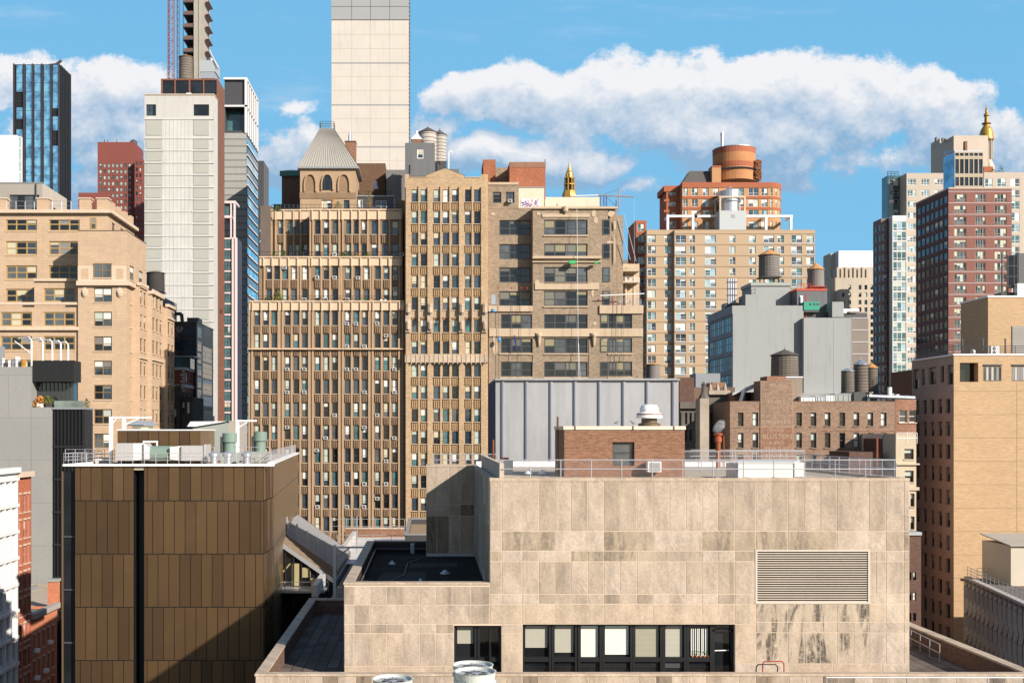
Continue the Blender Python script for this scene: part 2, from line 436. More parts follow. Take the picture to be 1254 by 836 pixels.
wood_d = wallmat('dark cedar staves', (.055, .052, .05), .25, .9, grain=5.)
wood_p = wallmat('pale grey staves', (.42, .39, .35), .2, .9, grain=5.)
cone_o = wallmat('orange plywood lid', (.46, .24, .09), .15, .8)
cone_d = wallmat('dark lid shingles', (.09, .08, .075), .3, .8)
cone_g = plain('galvanised lid', (.42, .44, .45), .35, metal=.6)

def railing(mb, p, q, h, m, step=1.6, rails=2, r=.03, mesh=None):
    p, q = Vector(p), Vector(q); L = (q - p).length; n = max(1, round(L / step)); up = Vector((0, 0, 1))
    for i in range(n + 1):
        a = p.lerp(q, i / n); mb.tube(a, a + up * h, r, m, 5)
    for k in range(rails):
        t = h * (k + 1) / rails; mb.tube(p + up * t, q + up * t, r, m, 5)
# ================================================================= NEAR: limestone office block
def stonemat(name, col, streak=.3, chis=.35, dark=.0, dlo=.5):
    m = bpy.data.materials.new(name); m.use_nodes = True; nt = m.node_tree
    b = nt.nodes['Principled BSDF']; b.inputs['Roughness'].default_value = .85; b.inputs['Specular IOR Level'].default_value = .2
    tc = nt.nodes.new('ShaderNodeTexCoord'); ob = tc.outputs['Object']
    sp = nt.nodes.new('ShaderNodeSeparateXYZ'); nt.links.new(ob, sp.inputs[0])
    x, y, z = (E(nt, sp.outputs[i]) for i in range(3)); h = x + y
    n1 = noise(nt, comb(nt, h * .9, 0, z * .42), 1., 8, .72); n2 = noise(nt, ob, 7, 4, .7)
    c = mixc(nt, (n1 * .65 + n2 * .35 - .5) * 4.4 + .5, tuple(q * .68 for q in col), tuple(min(1, q * 1.16) for q in col))
    # slanting tooling marks whose direction drifts over the wall
    n3 = noise(nt, comb(nt, (h + z * .75) * 5.5, (h * .75 - z) * .8, 0), 1., 3, .6, .4)
    nm = noise(nt, ob, .3, 2, .5)
    c = mixc(nt, n3.step(.54, .66) * nm.step(.4, .6) * chis, c, tuple(min(1, q * 1.45) for q in col))
    n4 = noise(nt, comb(nt, h * 1.5, 0, z * .22), 1., 5, .7)
    c = mixc(nt, n4.step(.5, .72) * streak, c, (col[0] * .5, col[1] * .5, col[2] * .52))
    if dark:
        n5 = noise(nt, comb(nt, h * .95, 0, z * .16), 1., 4, .7, .6); n6 = noise(nt, ob, 3., 5, .75)
        c = mixc(nt, (n5.step(dlo - .04, dlo + .07) * n6.step(.30, .55)) * dark, c, (.045, .04, .035))
    nt.links.new(c, b.inputs['Base Color'])
    bp = nt.nodes.new('ShaderNodeBump'); bp.inputs['Strength'].default_value = .3; bp.inputs['Distance'].default_value = .02
    nt.links.new((n2 * .6 + n3 * .4).v, bp.inputs['Height']); nt.links.new(bp.outputs[0], b.inputs['Normal'])
    return m
L1 = stonemat('tan limestone', (.44, .362, .285), .6)
L2 = stonemat('greyish limestone', (.395, .325, .25), .75, .25)
L3 = stonemat('pale limestone', (.48, .40, .32), .45, .35)
L4 = stonemat('weathered limestone', (.345, .283, .218), .8, .25)
L5 = stonemat('smooth limestone', (.47, .38, .285), .3, .15)
LS = stonemat('rain stained limestone', (.46, .38, .29), .4, .2, .85, .50)
LD = stonemat('soot stained limestone', (.24, .19, .14), .7, .3, .6, .5)
LJ = plain('pale limestone joint', (.56, .46, .35), .9, spec=.1)
L6 = stonemat('stained limestone course', (.38, .31, .23), .9, .3, .45, .52)
cope = stonemat('limestone coping', (.46, .37, .28), .3, .1)
brk_o = wallmat('red brown brick', (.185, .09, .052), .15, .85, brick=(.22, .085, .011, (1.5, 1.9, 2.2), .32), bump=.2, soil=.1)
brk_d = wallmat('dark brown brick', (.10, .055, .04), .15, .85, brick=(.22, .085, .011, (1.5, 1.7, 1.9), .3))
paver = wallmat('grey concrete pavers', (.15, .125, .11), .2, .95, spec=.04, brick=(1.3, .62, .03, (.35, .35, .35), .25), soil=.4, flat=True)

A = Bld('office_building', 'pale limestone office block in the foreground with a louvred grille and black framed window band', at=(10, 60, 0))
YA = 60.
def panels(mb, fr, us, v0, v1, mats, holes=(), g=.022, d=.012):
    for a, b in zip(us[:-1], us[1:]):
        if any(not (b <= h[0] + .01 or a >= h[1] - .01 or v1 <= h[2] + .01 or v0 >= h[3] - .01) for h in holes): 
            continue
        e = rng.choice((.0, .003, .006))
        mb.fbox(fr, a + g, b - g, v0 + g, v1 - g, .002, d + e, rng.choice(mats), 'b')
fA = FF(YA)
def ux(*p): return [X(q, YA) for q in p]
def uz(q): return vv(q, YA)
holes = []
band = (X(640, YA), X(900, YA), -12.9, uz(764)); lw = (X(556, YA), X(614, YA), -12.9, uz(765.5)); lou = (X(926, YA), X(1064, YA), uz(737.5), uz(674))
wl = A.part('wall')
wl.wall(fA, X(600, YA), X(1113.5, YA), -12.9, uz(585.5), [band, lw, lou], LJ, .6, L5)
wl.wall(fA, X(421.5, YA), X(600, YA), -12.9, uz(714), [lw], LJ, .6, L5)
pn = A.part('stone_facing')
top = [600, 614.6, 639.5, 660, 680, 699.5, 720, 739.6, 759.6, 780, 800, 820, 840, 860, 879.5, 900, 925.4, 944.6, 965, 985, 1004.7, 1024.8, 1045.3, 1064.5, 1085, 1107, 1113.5]
panels(pn, fA, ux(*top), uz(650), uz(586.5), [L1, L2, L2, L4, L1])
panels(pn, fA, ux(600, 614.6, 639.5, 680, 739.6, 800, 860, 900, 925.4, 965, 1024.8, 1085, 1107, 1113.5), uz(674), uz(650), [L1, L6, L3, L2, L6])
panels(pn, fA, ux(600, 614.6, 639.5, 660, 699.5, 720, 739.6, 780, 820, 860, 879.5, 900, 926), uz(687), uz(674), [L6, L4, L2, L3, L6])
r4 = [600, 614.6, 639.5, 660, 680, 699.5, 720, 739.6, 759.6, 780, 800, 820, 840, 860, 879.5, 900, 926]
panels(pn, fA, ux(*r4), uz(727), uz(687), [L1, L3, L1, L2])
panels(pn, fA, ux(*r4), uz(739), uz(727), [L1, L3, L4])
panels(pn, fA, ux(600, 639.5, 680, 740, 800, 860, 900), uz(763.5), uz(739), [L5])
panels(pn, fA, ux(1064.5, 1073, 1085, 1107, 1113.5), uz(687), uz(674), [L1, L3])
panels(pn, fA, ux(1064.5, 1073, 1085, 1107, 1113.5), uz(727), uz(687), [L1, L3, L5])
panels(pn, fA, ux(1064.5, 1085, 1107, 1113.5), uz(738.5), uz(727), [L1, L3])
panels(pn, fA, ux(900, 926), uz(764), uz(739), [L5])
panels(pn, fA, ux(926, 965, 1024.8, 1064.5), uz(761), uz(739), [LS])
panels(pn, fA, ux(1064.5, 1085, 1107, 1113.5), uz(761), uz(739), [L3, L5])
panels(pn, fA, ux(926, 944.6, 965, 985, 1004.7, 1024.8, 1045.3, 1064.5), uz(774), uz(761), [LS, L1])
panels(pn, fA, ux(1064.5, 1107, 1113.5), uz(774), uz(761), [L2, L1])
panels(pn, fA, ux(900, 926), uz(812), uz(764), [L5])
panels(pn, fA, ux(926, 944.6, 965, 985, 1004.7, 1024.8, 1045.3, 1064.5), uz(812), uz(774), [LS])
panels(pn, fA, ux(1064.5, 1085, 1107, 1113.5), uz(812), uz(774), [L1, L3])
panels(pn, fA, ux(900, 960, 1020, 1080, 1113.5), -12.88, uz(812), [L5, L3])
lc = [421.5, 434, 454, 474, 494, 514, 534, 555, 577, 600]
panels(pn, fA, ux(*lc), uz(740), uz(717.5), [L1, L2, L4, L3])
panels(pn, fA, ux(421.5, 434, 453, 514, 577, 600), uz(763.5), uz(740), [L2, L4, L1])
panels(pn, fA, ux(421.5, 434, 454, 474, 494, 514, 534, 555.8), uz(775), uz(763.5), [L1, L3, L4])
panels(pn, fA, ux(421.5, 434, 454, 474, 494, 514, 534, 555.8), uz(815), uz(775), [L1, L3, L5])
panels(pn, fA, ux(614.2, 639.8), uz(775), uz(763.5), [L1]); panels(pn, fA, ux(614.2, 639.8), -12.88, uz(775), [L5])
panels(pn, fA, ux(421.5, 488, 555.8), -12.88, uz(815), [L5])
# side, back of the tall part
xl, xr = X(600, YA), X(1113.5, YA); zt = Z(585.5, YA)
fl = FL(xl); 
sl_ = [(-(62.2), -(60.9), uz(713) + .1, uz(585) - 2.6), (-(67), -(65.4), uz(713) - .2, uz(585) - 1.8)]
wl.wall(fl, -85, -60, -12.9, zt - H, sl_, LJ, .3)
bounds = [-85, -82.5, -80, -77.5, -75, -72.5, -70, -67.05, -65.35, -62.25, -60.85, -60]
for a, b in ((zt - H - 2.7, zt - H - .05), (zt - H - 5.4, zt - H - 2.7), (-12.85, zt - H - 5.4)):
    panels(pn, fl, bounds, a, b, [L2, L1, L4], [(q[0], q[1], q[2], q[3]) for q in sl_])
gr = A.part('side_grille')
for q in sl_:
    for k in range(26):
        v = q[2] + (q[3] - q[2]) * k / 26; gr.fbox(fl, q[0], q[1], v, v + .05, -.25, -.05, f_dgrey)
    gr.fq(fl, q[0], q[1], q[2], q[3], -.29, dark_p)
wl.face([(xr, 60, H - 12.9), (xr, 85, H - 12.9), (xr, 85, zt), (xr, 60, zt)], L1)
wl.face([(xr, 85, H - 12.9), (xl, 85, H - 12.9), (xl, 85, zt), (xr, 85, zt)], L1)
ro = A.part('roof'); ro.face([(xl, 60, zt - .16), (xr, 60, zt - .16), (xr, 85, zt - .16), (xl, 85, zt - .16)], roof_t)
cp = A.part('coping')
cp.box(xl - .02, xr + .02, 59.96, 60.3, zt - .15, zt + .02, cope); cp.box(xl - .02, xl + .3, 60.304, 84.6, zt - .15, zt + .02, cope)
cp.box(xl + .304, xr, 84.6, 85.02, zt - .15, zt + .25, white_p); cp.box(xr - .3, xr + .02, 60.304, 84.596, zt - .15, zt + .02, cope)
for i in range(14):
    q = 4.6 + i * 1.52; A.new('rail_foot').box(q, q + .26, 60.6, 60.9, zt - .15, zt + .03, LJ)
A.part('side_kerb').box(X(612, YA), X(612, YA) + .25, 60.35, 81, zt - .15, Z(567, YA), LJ)
# back wing on the left
bx0, bx1 = X(522, 80), xl; zw = Z(570, 80)
fb = FF(80)
wl.wall(fb, bx0, bx1 - .01, -8.7, zw - H, [], LJ, .3)
for v in ((-8.6, -5.9), (-5.9, -5.1), (-5.1, zw - H)): panels(pn, fb, [bx0, bx0 + .75, bx0 + 1.6, bx0 + 2.4, bx1 - .02], v[0], v[1], [L2, L1, L4, LD])
wl.face([(bx0, 84, H - 14), (bx0, 80, H - 14), (bx0, 80, zw), (bx0, 84, zw)], L2); wl.face([(bx1, 84, H - 14), (bx0, 84, H - 14), (bx0, 84, zw), (bx1, 84, zw)], L2)
ro.face([(bx0, 80, zw - .1), (bx1, 80, zw - .1), (bx1, 84, zw - .1), (bx0, 84, zw - .1)], roof_t)
cp.box(bx0 - .02, bx1 - .03, 79.96, 80.3, zw - .09, zw + .02, cope); cp.box(bx0 - .02, bx0 + .3, 80.304, 84, zw - .09, zw + .02, cope)
# low left wing with its black roof well
wx0 = X(421.5, YA); zp = Z(714, YA)
wl.face([(wx0, 82.8, 0), (wx0, 60, 0), (wx0, 60, zp), (wx0, 82.8, zp)], L2); wl.face([(bx0 + 1, 82.8, 0), (wx0, 82.8, 0), (wx0, 82.8, zp), (bx0 + 1, 82.8, zp)], L2)
for q_, r_ in (((X(480, 75), 75), .16), ((X(545, 70), 70), .2), ((X(515, 66), 66), .12)):
    A.new('roof_drain').lathe(q_[0], q_[1], [(r_ * 1.6, H - 8.7), (r_ * 1.5, H - 8.64), (r_, H - 8.62), (r_ * .6, H - 8.5), (.02, H - 8.47)], galv, 12)
A.part('roof_patch').face([(X(462, 68), 66, H - 8.694), (X(520, 68), 66.4, H - 8.694), (X(523, 68), 71, H - 8.694), (X(466, 68), 70.5, H - 8.694)], wallmat('newer tar patch', (.055, .052, .05), .3, .9, spec=.05)); A.part('roof_patch').face([(X(500, 74), 73, H - 8.693), (X(560, 74), 73.5, H - 8.693), (X(560, 74), 76, H - 8.693), (X(502, 74), 75.5, H - 8.693)], _m['newer tar patch'])
cb_ = A.part('roof_cable')
pts_ = [(X(470, 66), 62), (X(470, 66) + .3, 66), (X(470, 66) + 1.1, 69), (X(470, 66) + 1.2, 75), (X(470, 66) + 2.4, 79)]
for a_, c_ in zip(pts_[:-1], pts_[1:]): cb_.tube((*a_, H - 8.66), (*c_, H - 8.66), .03, f_dgrey, 5)
rb = A.part('roof', 'wing roof', 'sunken black tar roof'); rb.face([(wx0, 60, H - 8.7), (xl, 60, H - 8.7), (xl, 82.8, H - 8.7), (wx0, 82.8, H - 8.7)], roof_b)
pi = A.part('parapet'); brkin = wallmat('tarred parapet lining', (.035, .028, .026), .3, .8)
for q in ((wx0 + .004, xl - .004, 60.02, 60.5), (wx0 + .004, wx0 + .5, 60.504, 82.3), (wx0 + .004, xl, 82.304, 82.79)):
    pi.box(*q, H - 8.75, zp - .06, brkin, 'u')
cp.box(wx0 - .04, xl - .004, 59.95, 60.5, zp - .058, zp + .05, cope); cp.box(wx0 - .04, wx0 + .5, 60.504, 82.3, zp - .058, zp + .05, cope); cp.box(wx0 - .04, bx0, 82.304, 82.84, zp - .058, zp + .05, dark_p)
pi.tube((wx0 + .62, 61, H - 8.45), (wx0 + .62, 82, H - 8.45), .07, f_dgrey); pi.tube((wx0 + .6, 82.1, H - 8.45), (bx0, 82.1, H - 8.45), .09, f_dgrey); pi.box(bx0, xl, 79.7, 79.96, H - 8.7, H - 8.5, galv)
pi.tube((X(505, 81), 81.5, H - 8.69), (X(505, 81), 81.5, H - 8.0), .16, galv, 10)
pi.box(wx0 + .5, xl - .3, 60.52, 60.56, zp - .2, zp - .1, rust)
# louvre
f_lou = plain('pale louvre frame', (.52, .47, .40), .6)
lv = A.part('louvre'); a0, a1, b0, b1 = lou
lv.fbox(fA, a0 - .05, a1 + .05, b0 - .05, b0 + .04, -.1, .04, f_lou); lv.fbox(fA, a0 - .05, a1 + .05, b1 - .04, b1 + .05, -.1, .04, f_lou)
lv.fbox(fA, a0 - .05, a0 + .05, b0 + .044, b1 - .044, -.1, .04, f_lou); lv.fbox(fA, a1 - .05, a1 + .05, b0 + .044, b1 - .044, -.1, .04, f_lou)
lv.fq(fA, a0, a1, b0, b1, -.32, dark_p)
sm_ = wallmat('dusty aluminium slat', (.50, .44, .37), .15, .6, metal=.2)
for k in range(22):
    v = b0 + .04 + (b1 - b0 - .08) * k / 22
    lv.fbox(fA, a0, a1, v, v + .052, -.05, .0, sm_); lv.face([fA.p(a0, v + .052, -.05), fA.p(a1, v + .052, -.05), fA.p(a1, v - .05, -.2), fA.p(a0, v - .05, -.2)], sm_)
# the big windows
def bigwin(u0, u1, blind, bm, panel=True, vt=None, extra=None):
    vt = band[3] if vt is None else vt
    k = 'w%.2f' % u0; vb = uz(808.5)
    w_ = A.part('window', k)
    w_.fq(fA, u0, u1, -12.88, vt, -.5, g_dark)
    fr_ = A.part('window_frame', k + 'f', parent=k); T = .12
    fr_.fbox(fA, u0, u1, vt - T, vt, -.49, -.3, f_black); fr_.fbox(fA, u0, u1, vb - T, vb + T, -.49, -.3, f_black)
    fr_.fbox(fA, u0, u0 + T, -12.88, vt - T - .002, -.49, -.28, f_black); fr_.fbox(fA, u1 - T, u1, -12.88, vt - T - .002, -.49, -.28, f_black)
    if blind:
        bl = A.part('blind', k + 'b', parent=k); bt = vt - T - .02; bb = uz(blind); n = 26
        for i in range(n):
            c = bb + (bt - bb) * i / n; bl.face([fA.p(u0 + T + .06, c, -.47), fA.p(u1 - T - .06, c, -.47), fA.p(u1 - T - .06, c + (bt - bb) / n, -.485), fA.p(u0 + T + .06, c + (bt - bb) / n, -.485)], bm)
    if panel:
        pl = A.part('lower_panel', k + 'p', parent=k); pl.fq(fA, u0 + T, u1 - T, uz(819.5), vb - T - .02, -.46, rng.choice([g_dark, f_dgrey, f_black]))
bg_ = plain('beige slatted blind', (.34, .33, .27), .5); bw_ = plain('pale slatted blind', (.60, .63, .56), .4); bo_ = plain('olive slatted blind', (.27, .26, .19), .5)
o = 640.; s3 = 1 / 3.0286
for a, b, bl, bm in ((0, 108, 794.5, bg_), (110, 205, 800.5, bg_), (208, 297, 806, bw_), (298, 411, 803, bw_), (412, 523, 807, bo_), (524, 612, 807, bg_)):
    bigwin(X(o + a * s3, YA), X(o + b * s3, YA), bl, bm)
bigwin(X(o + 613 * s3, YA), X(o + 709 * s3, YA), None, None)
k7 = A.lastkey()
bl = A.part('vertical_blind', parent='w%.2f' % X(o + 613 * s3, YA))
for i in range(9):
    u = X(o + 632 * s3, YA) + i * .105 + rng.uniform(-.02, .02); bl.fbox(fA, u, u + .05, uz(805), uz(771), -.48, -.44, b_white)
pot = wallmat('terracotta flower pot', (.35, .12, .05), .1, .8); leaf = wallmat('houseplant leaf', (.05, .13, .03), .3, .6)
for i in range(6):
    u = X(o + 634 * s3, YA) + i * .21; A.part('flower_pot', 'pot%d' % i, parent='w%.2f' % X(o + 613 * s3, YA)).fbox(fA, u, u + .1, uz(806), uz(804) , -.48, -.36, pot)
    lf = A.part('houseplant', 'pl%d' % i, parent='w%.2f' % X(o + 613 * s3, YA))
    for q in range(14):
        c = fA.p(u + .05 + rng.uniform(-.08, .08), uz(804) + rng.uniform(0, .2), -.42 + rng.uniform(-.04, .04)); t = rng.uniform(0, 3)
        lf.face([c, c + Vector((math.cos(t) * .05, .01, .05)), c + Vector((-math.sin(t) * .05, -.01, .07))], leaf)
# door at the right end of the band
dk = A.part('door', label='black glazed door with a steel push bar'); u0, u1 = X(o + 709 * s3, YA), X(899.6, YA)
dk.fq(fA, u0, u1, -12.88, band[3], -.5, g_dark)
df = A.part('door_frame', parent='door')
for q in ((u0, u1, band[3] - .1, band[3]), (u0, u1, uz(774), uz(771.5)), (u0, u0 + .12, -12.88, band[3] - .102), (u1 - .12, u1, -12.88, band[3] - .102)): df.fbox(fA, *q, -.49, -.3, f_black)
A.part('push_bar', parent='door').tube(fA.p(u0 + .12, uz(798), -.4), fA.p(u1 - .2, uz(797.5), -.4), .03, white_p)
bigwin(X(556, YA), X(584, YA), 789.5, bg_, False, lw[3]); bigwin(X(585, YA), X(614, YA), None, None, False, lw[3])
# podium and its terrace
px0, px1 = X(313, 56), 29.9; zd = H - 12.9; zq = H - 11.88
fp = FF(56)
wl.wall(fp, px0, px1, -60, zq - H, [], LJ, .1)
panels(pn, fp, [px0 + (px1 - px0) * i / 47 for i in range(48)], -14.6, zq - H - .02, [LD, L2, L4, L1])
fpr = FRt(px1)
wl.face([(px0, 81.5, 0), (px0, 56, 0), (px0, 56, zq), (px0, 81.5, zq)], L2); wl.face([(px1, 56, 0), (px1, 88, 0), (px1, 88, zq), (px1, 56, zq)], L2)
wl.face([(px1, 88, 0), (px0, 88, 0), (px0, 88, zd), (px1, 88, zd)], L2)
tf = A.part('terrace_floor'); tf.face([(px0, 56, zd), (px1, 56, zd), (px1, 88, zd), (px0, 88, zd)], paver)
pb = wallmat('dark red parapet brick', (.13, .075, .055), .15, .85, brick=(.22, .085, .011, (1.3, 1.5, 1.6), .3))
for q in ((px0 + .004, px1 - .004, 56.01, 56.4), (px0 + .004, px0 + .45, 56.404, 81), (px1 - .5, px1 - .004, 56.404, 88), (px0 + .454, wx0, 81.004, 81.45)):
    pi.box(*q, zd - .02, zq - .09, pb, 'u')
for q in ((px0 - .04, px1 + .04, 55.95, 56.44), (px0 - .04, px0 + .5, 56.444, 80.95), (px1 - .55, px1 + .04, 56.444, 88), (px0 - .04, wx0 - .01, 80.954, 81.5)):
    cp.box(*q, zq - .088, zq + .02, cope)
lr = A.part('roof', 'lower roof', 'lower flat roof in front of the parapet'); lr.box(px0 - 12, px1, 36, 55.9, H - 14.2, H - 13.8, roof_t)
A.part('wall').box(px0 - 12, px1 - .1, 36.1, 55.8, 0, H - 14.25, L2)
rr_ = A.part('roof_railing')
def cfence(mb, p, q, h, step=2., m=railm, wire=.13):
    railing(mb, p, q, h, m, step, 2, .028)
    p, q = Vector(p), Vector(q); L = (q - p).length; n = int(L / wire); up = Vector((0, 0, 1)); dr = (q - p).normalized(); k = int(h / wire)
    for i in range(-k, n):
        a = max(0, i) ; b = min(n, i + k)
        mb.tube(p + dr * a * wire + up * (a - i) * wire, p + dr * b * wire + up * (b - i) * wire, .003, m, 3)
        mb.tube(p + dr * a * wire + up * (h - (a - i) * wire), p + dr * b * wire + up * (h - (b - i) * wire), .003, m, 3)
cfence(rr_, (X(612, 60.3), 60.3, zt), (X(1097, 60.3), 60.3, zt), .96, 1.65)
cfence(rr_, (X(1096, 60.3), 60.4, zt), (X(1096, 60.3), 75, zt), .96, 1.65)
cfence(rr_, (X(838, 75), 75, zt - .15), (X(1096, 60.3), 75.05, zt - .15), 1.3, 1.2)
cfence(rr_, (X(838, 84), 84, zt + .2), (X(985, 84), 84, zt + .2), .9, 1.7)
cfence(rr_, (X(531, 81), 80.4, zw), (X(609, 81), 80.4, zw), .8, 1.2)
railing(rr_, (px1 - 1.3, 64, zd), (px1 - .9, 70, zd), 1.0, railm, 1.5)
A.finish()

# penthouse on its roof
zr = zt - .15
P = Bld('roof_penthouse', 'small red brown brick penthouse with one dark window standing on the limestone roof', 'penthouse')
YP = 66.
P.mass(691, 838.5, 526, YP, 4.8, brk_o, [(750, 777, 541, 570)], ws(f_dgrey, [g_grey, g_dark], fw=.09, near=True, blind=0, rev=.25, mid=.55), z0=zr, sm=brk_o)
P.part('coping').box(X(691, YP) - .05, X(838.5, YP) + .05, YP - .05, YP + 4.9, Z(526, YP) + .004, Z(521.5, YP), plain('cream metal coping', (.62, .55, .44), .5))
for px in (703, 774, 824): P.part('coping').box(X(px, YP), X(px, YP) + .09, YP - .07, YP - .052, Z(526, YP), Z(521.5, YP), f_brown)
P.part('downpipe').tube((X(682, YP) + .1, YP + .5, zr), (X(682, YP) + .1, YP + .5, Z(510, YP)), .06, f_brown)
P.finish()
ac = Bld('air_conditioner', 'white air conditioner bracketed to the brick penthouse wall', 'air conditioner')
b = ac.part('casing'); b.box(X(793, 65.3), X(809.5, 65.3), 65.2, 65.85, Z(577.5, 65.3), Z(565, 65.3), white_p)
g = ac.part('grille')
for k in range(9): g.box(X(794.5, 65.3), X(808.5, 65.3), 65.17, 65.197, Z(576.5 - k * 1.2, 65.2), Z(576.1 - k * 1.2, 65.2), f_dgrey)
ac.part('bracket').tube((X(805, 65.3), 65.4, Z(577.5, 65.3)), (X(805, 65.3), 65.95, Z(581.5, 65.3)), .03, dark_p)
ac.finish()
V_ = Bld('roof_ventilator', 'white mushroom shaped exhaust ventilator on the brick penthouse roof', 'ventilator')
YV = 68.; cx = X(795, YV)
def rz(px, py): return (px / F * YV, Z(py, YV))
V_.part('hood').lathe(cx, YV, [rz(15.5, 512), rz(16, 510.5), rz(14.5, 505.5), rz(11.5, 504.5), rz(11.5, 500.5), rz(9.2, 496), rz(5, 495), rz(0, 494.8)], white_p, 28)
V_.part('band').lathe(cx, YV, [rz(15.2, 506.5), rz(15.6, 507.1), rz(15.7, 507.6)], rust, 28)
V_.part('base').lathe(cx, YV, [rz(13.5, 521.5), rz(13.5, 518.5), rz(9.5, 517.5), rz(9.5, 512)], f_brown, 20)
V_.finish()
pg = wallmat('pigeon feathers', (.20, .21, .24), .3, .8)
def pigeon(px, py, Y, label, fl=1):
    b = Bld('pigeon', label, 'bird', 'birds perched on the roofs', at=(X(px, Y), Y, Z(py, Y) - .12))
    bm_ = MB(); x, z = X(px, Y), Z(py, Y)
    prof = [(-.16, .00, .012), (-.08, .02, .045), (0, .04, .07), (.07, .07, .06), (.10, .11, .035), (.12, .15, .036), (.145, .16, .025), (.175, .15, .006)]
    rings = [[(x + fl * a, Y + r * math.cos(t), z + c + r * math.sin(t)) for t in [2 * math.pi * i / 8 for i in range(8)]] for a, c, r in prof]
    for j in range(len(rings) - 1):
        for i in range(8): bm_.face([rings[j][i], rings[j][(i + 1) % 8], rings[j + 1][(i + 1) % 8], rings[j + 1][i]], pg)
    for s in (-.03, .03): bm_.tube((x + fl * .01, Y + s, z - .06), (x + fl * .01, Y + s, z - .01), .008, rust, 4)
    b.by['body'] = dict(name='body', mb=bm_, label=None, kind=None, parent=None); b.parts.append(('body', b.by['body'])); b.finish()
for px, py, fl, lb in ((755, 518.2, 1, 'grey pigeon perched on the penthouse coping left of the other pigeon'), (775, 518.3, -1, 'grey pigeon perched on the penthouse coping beside the white ventilator')):
    pigeon(px, py, 66.1, lb, fl)
# hatch, stack, small things on the roof
hb = Bld('roof_hatch', 'long white metal roof hatch lying behind the chain link railing', 'roof hatch')
wm = wallmat('dull white sheet metal', (.62, .62, .60), .1, .5, metal=.1, soil=.3)
hb.part('box').box(X(904, 63), X(971, 63), 63, 65, zr, Z(567, 63), wm, 'u'); hb.part('box').box(X(890, 65), X(903, 65), 63.2, 65.2, zr, Z(567, 64), galv, 'u')
hb.part('lid').hexa([(X(903, 63), 62.95, Z(567, 63) + .003), (X(972, 63), 62.95, Z(567, 63) + .003), (X(980, 65), 65.1, Z(565, 65)), (X(905, 65), 65.1, Z(565, 65)), (X(903, 63), 62.95, Z(566, 63)), (X(972, 63), 62.95, Z(566, 63)), (X(980, 65), 65.1, Z(563.5, 65)), (X(905, 65), 65.1, Z(563.5, 65))], wm)
hb.part('side_box').box(X(973, 66), X(986, 66), 66, 68, zr, Z(566, 66), wm, 'u')
hb.finish()
st_ = Bld('flue_stack', 'rusty flue pipe with a flared red brown cap on the limestone roof', 'flue')
YS = 82.; cx = X(879.5, YS)
st_.part('pipe').lathe(cx, YS, [(.17, zr), (.17, Z(541, YS))], rust, 14)
st_.part('cap').lathe(cx, YS, [(.24, Z(541, YS)), (.26, Z(536, YS)), (.2, Z(535.5, YS)), (.2, Z(534, YS)), (.32, Z(532, YS)), (.34, Z(530.5, YS)), (.05, Z(530, YS))], wallmat('red oxide metal', (.34, .09, .04), .3, .7), 14)
st_.part('brace').tube((cx + .42, YS, zr), (cx + .4, YS, Z(533, YS)), .04, rust)
st_.finish()
# steam from the flue
sm = bpy.data.materials.new('steam'); sm.use_nodes = True; nt = sm.node_tree; nt.nodes.clear()
o_ = nt.nodes.new('ShaderNodeOutputMaterial'); vol = nt.nodes.new('ShaderNodeVolumePrincipled'); nt.links.new(vol.outputs[0], o_.inputs['Volume'])
tcn = nt.nodes.new('ShaderNodeTexCoord'); vol.inputs['Color'].default_value = (.95, .95, .95, 1)
nn = noise(nt, tcn.outputs['Object'], 2.2, 3, .5, .6); sps = nt.nodes.new('ShaderNodeSeparateXYZ'); nt.links.new(tcn.outputs['Object'], sps.inputs[0])
qx, qy, qz = (E(nt, sps.outputs[i]) for i in range(3)); qx = (qx - cx - (qz - Z(526, YS)) * .35) / .42; qy = (qy - YS) / .45; qz = (qz - Z(523, YS)) / .62
fall = (1. - (qx * qx + qy * qy + qz * qz)).clamp()
nt.links.new((nn.step(.40, .62) * fall * 9.).v, vol.inputs['Density'])
mb = MB(); mb.lathe(cx, YS, [(.05, Z(531, YS)), (.5, Z(528, YS)), (.7, Z(521, YS)), (.7, Z(517, YS)), (.3, Z(512, YS)), (.05, Z(510, YS))], sm, 14)
tag(mb.build('steam'), 'thin puff of white steam above the rusty flue', 'steam', kind='stuff')
pp = Bld('vent_pipe', 'thin rusty vent pipe standing at the left edge of the limestone roof', 'pipe'); pp.part('pipe').tube((X(604, 70), 70, zr), (X(604, 70), 70, Z(538, 70)), .06, rust, 8); pp.part('box').box(X(613, 72), X(627, 72), 71, 72.5, zr, Z(563, 72), galv, 'u'); pp.part('drum').lathe(X(618, 74), 74, [(.28, zr), (.28, Z(560, 74))], rust, 14); pp.finish()
pp = Bld('standpipe', 'slim ochre pipe behind the right end of the roof railing', 'pipe'); pp.part('pipe').tube((X(1074, 74), 74, zr), (X(1074, 74), 74, Z(536, 74)), .07, rust, 8); pp.finish()
for i, (px, lb) in enumerate(((648, 'small white roof vent nearest the left kerb'), (664, 'small white roof vent between the left kerb and the brick penthouse'))):
    v_ = Bld('roof_vent', lb, 'roof vent', 'small white roof vents'); v_.part('cap').lathe(X(px, 68), 68, [(.28, zr + .1), (.2, zr + .22), (.02, zr + .34)], white_p, 10); v_.part('base').lathe(X(px, 68), 68, [(.1, zr), (.1, zr + .12)], galv, 8); v_.finish()
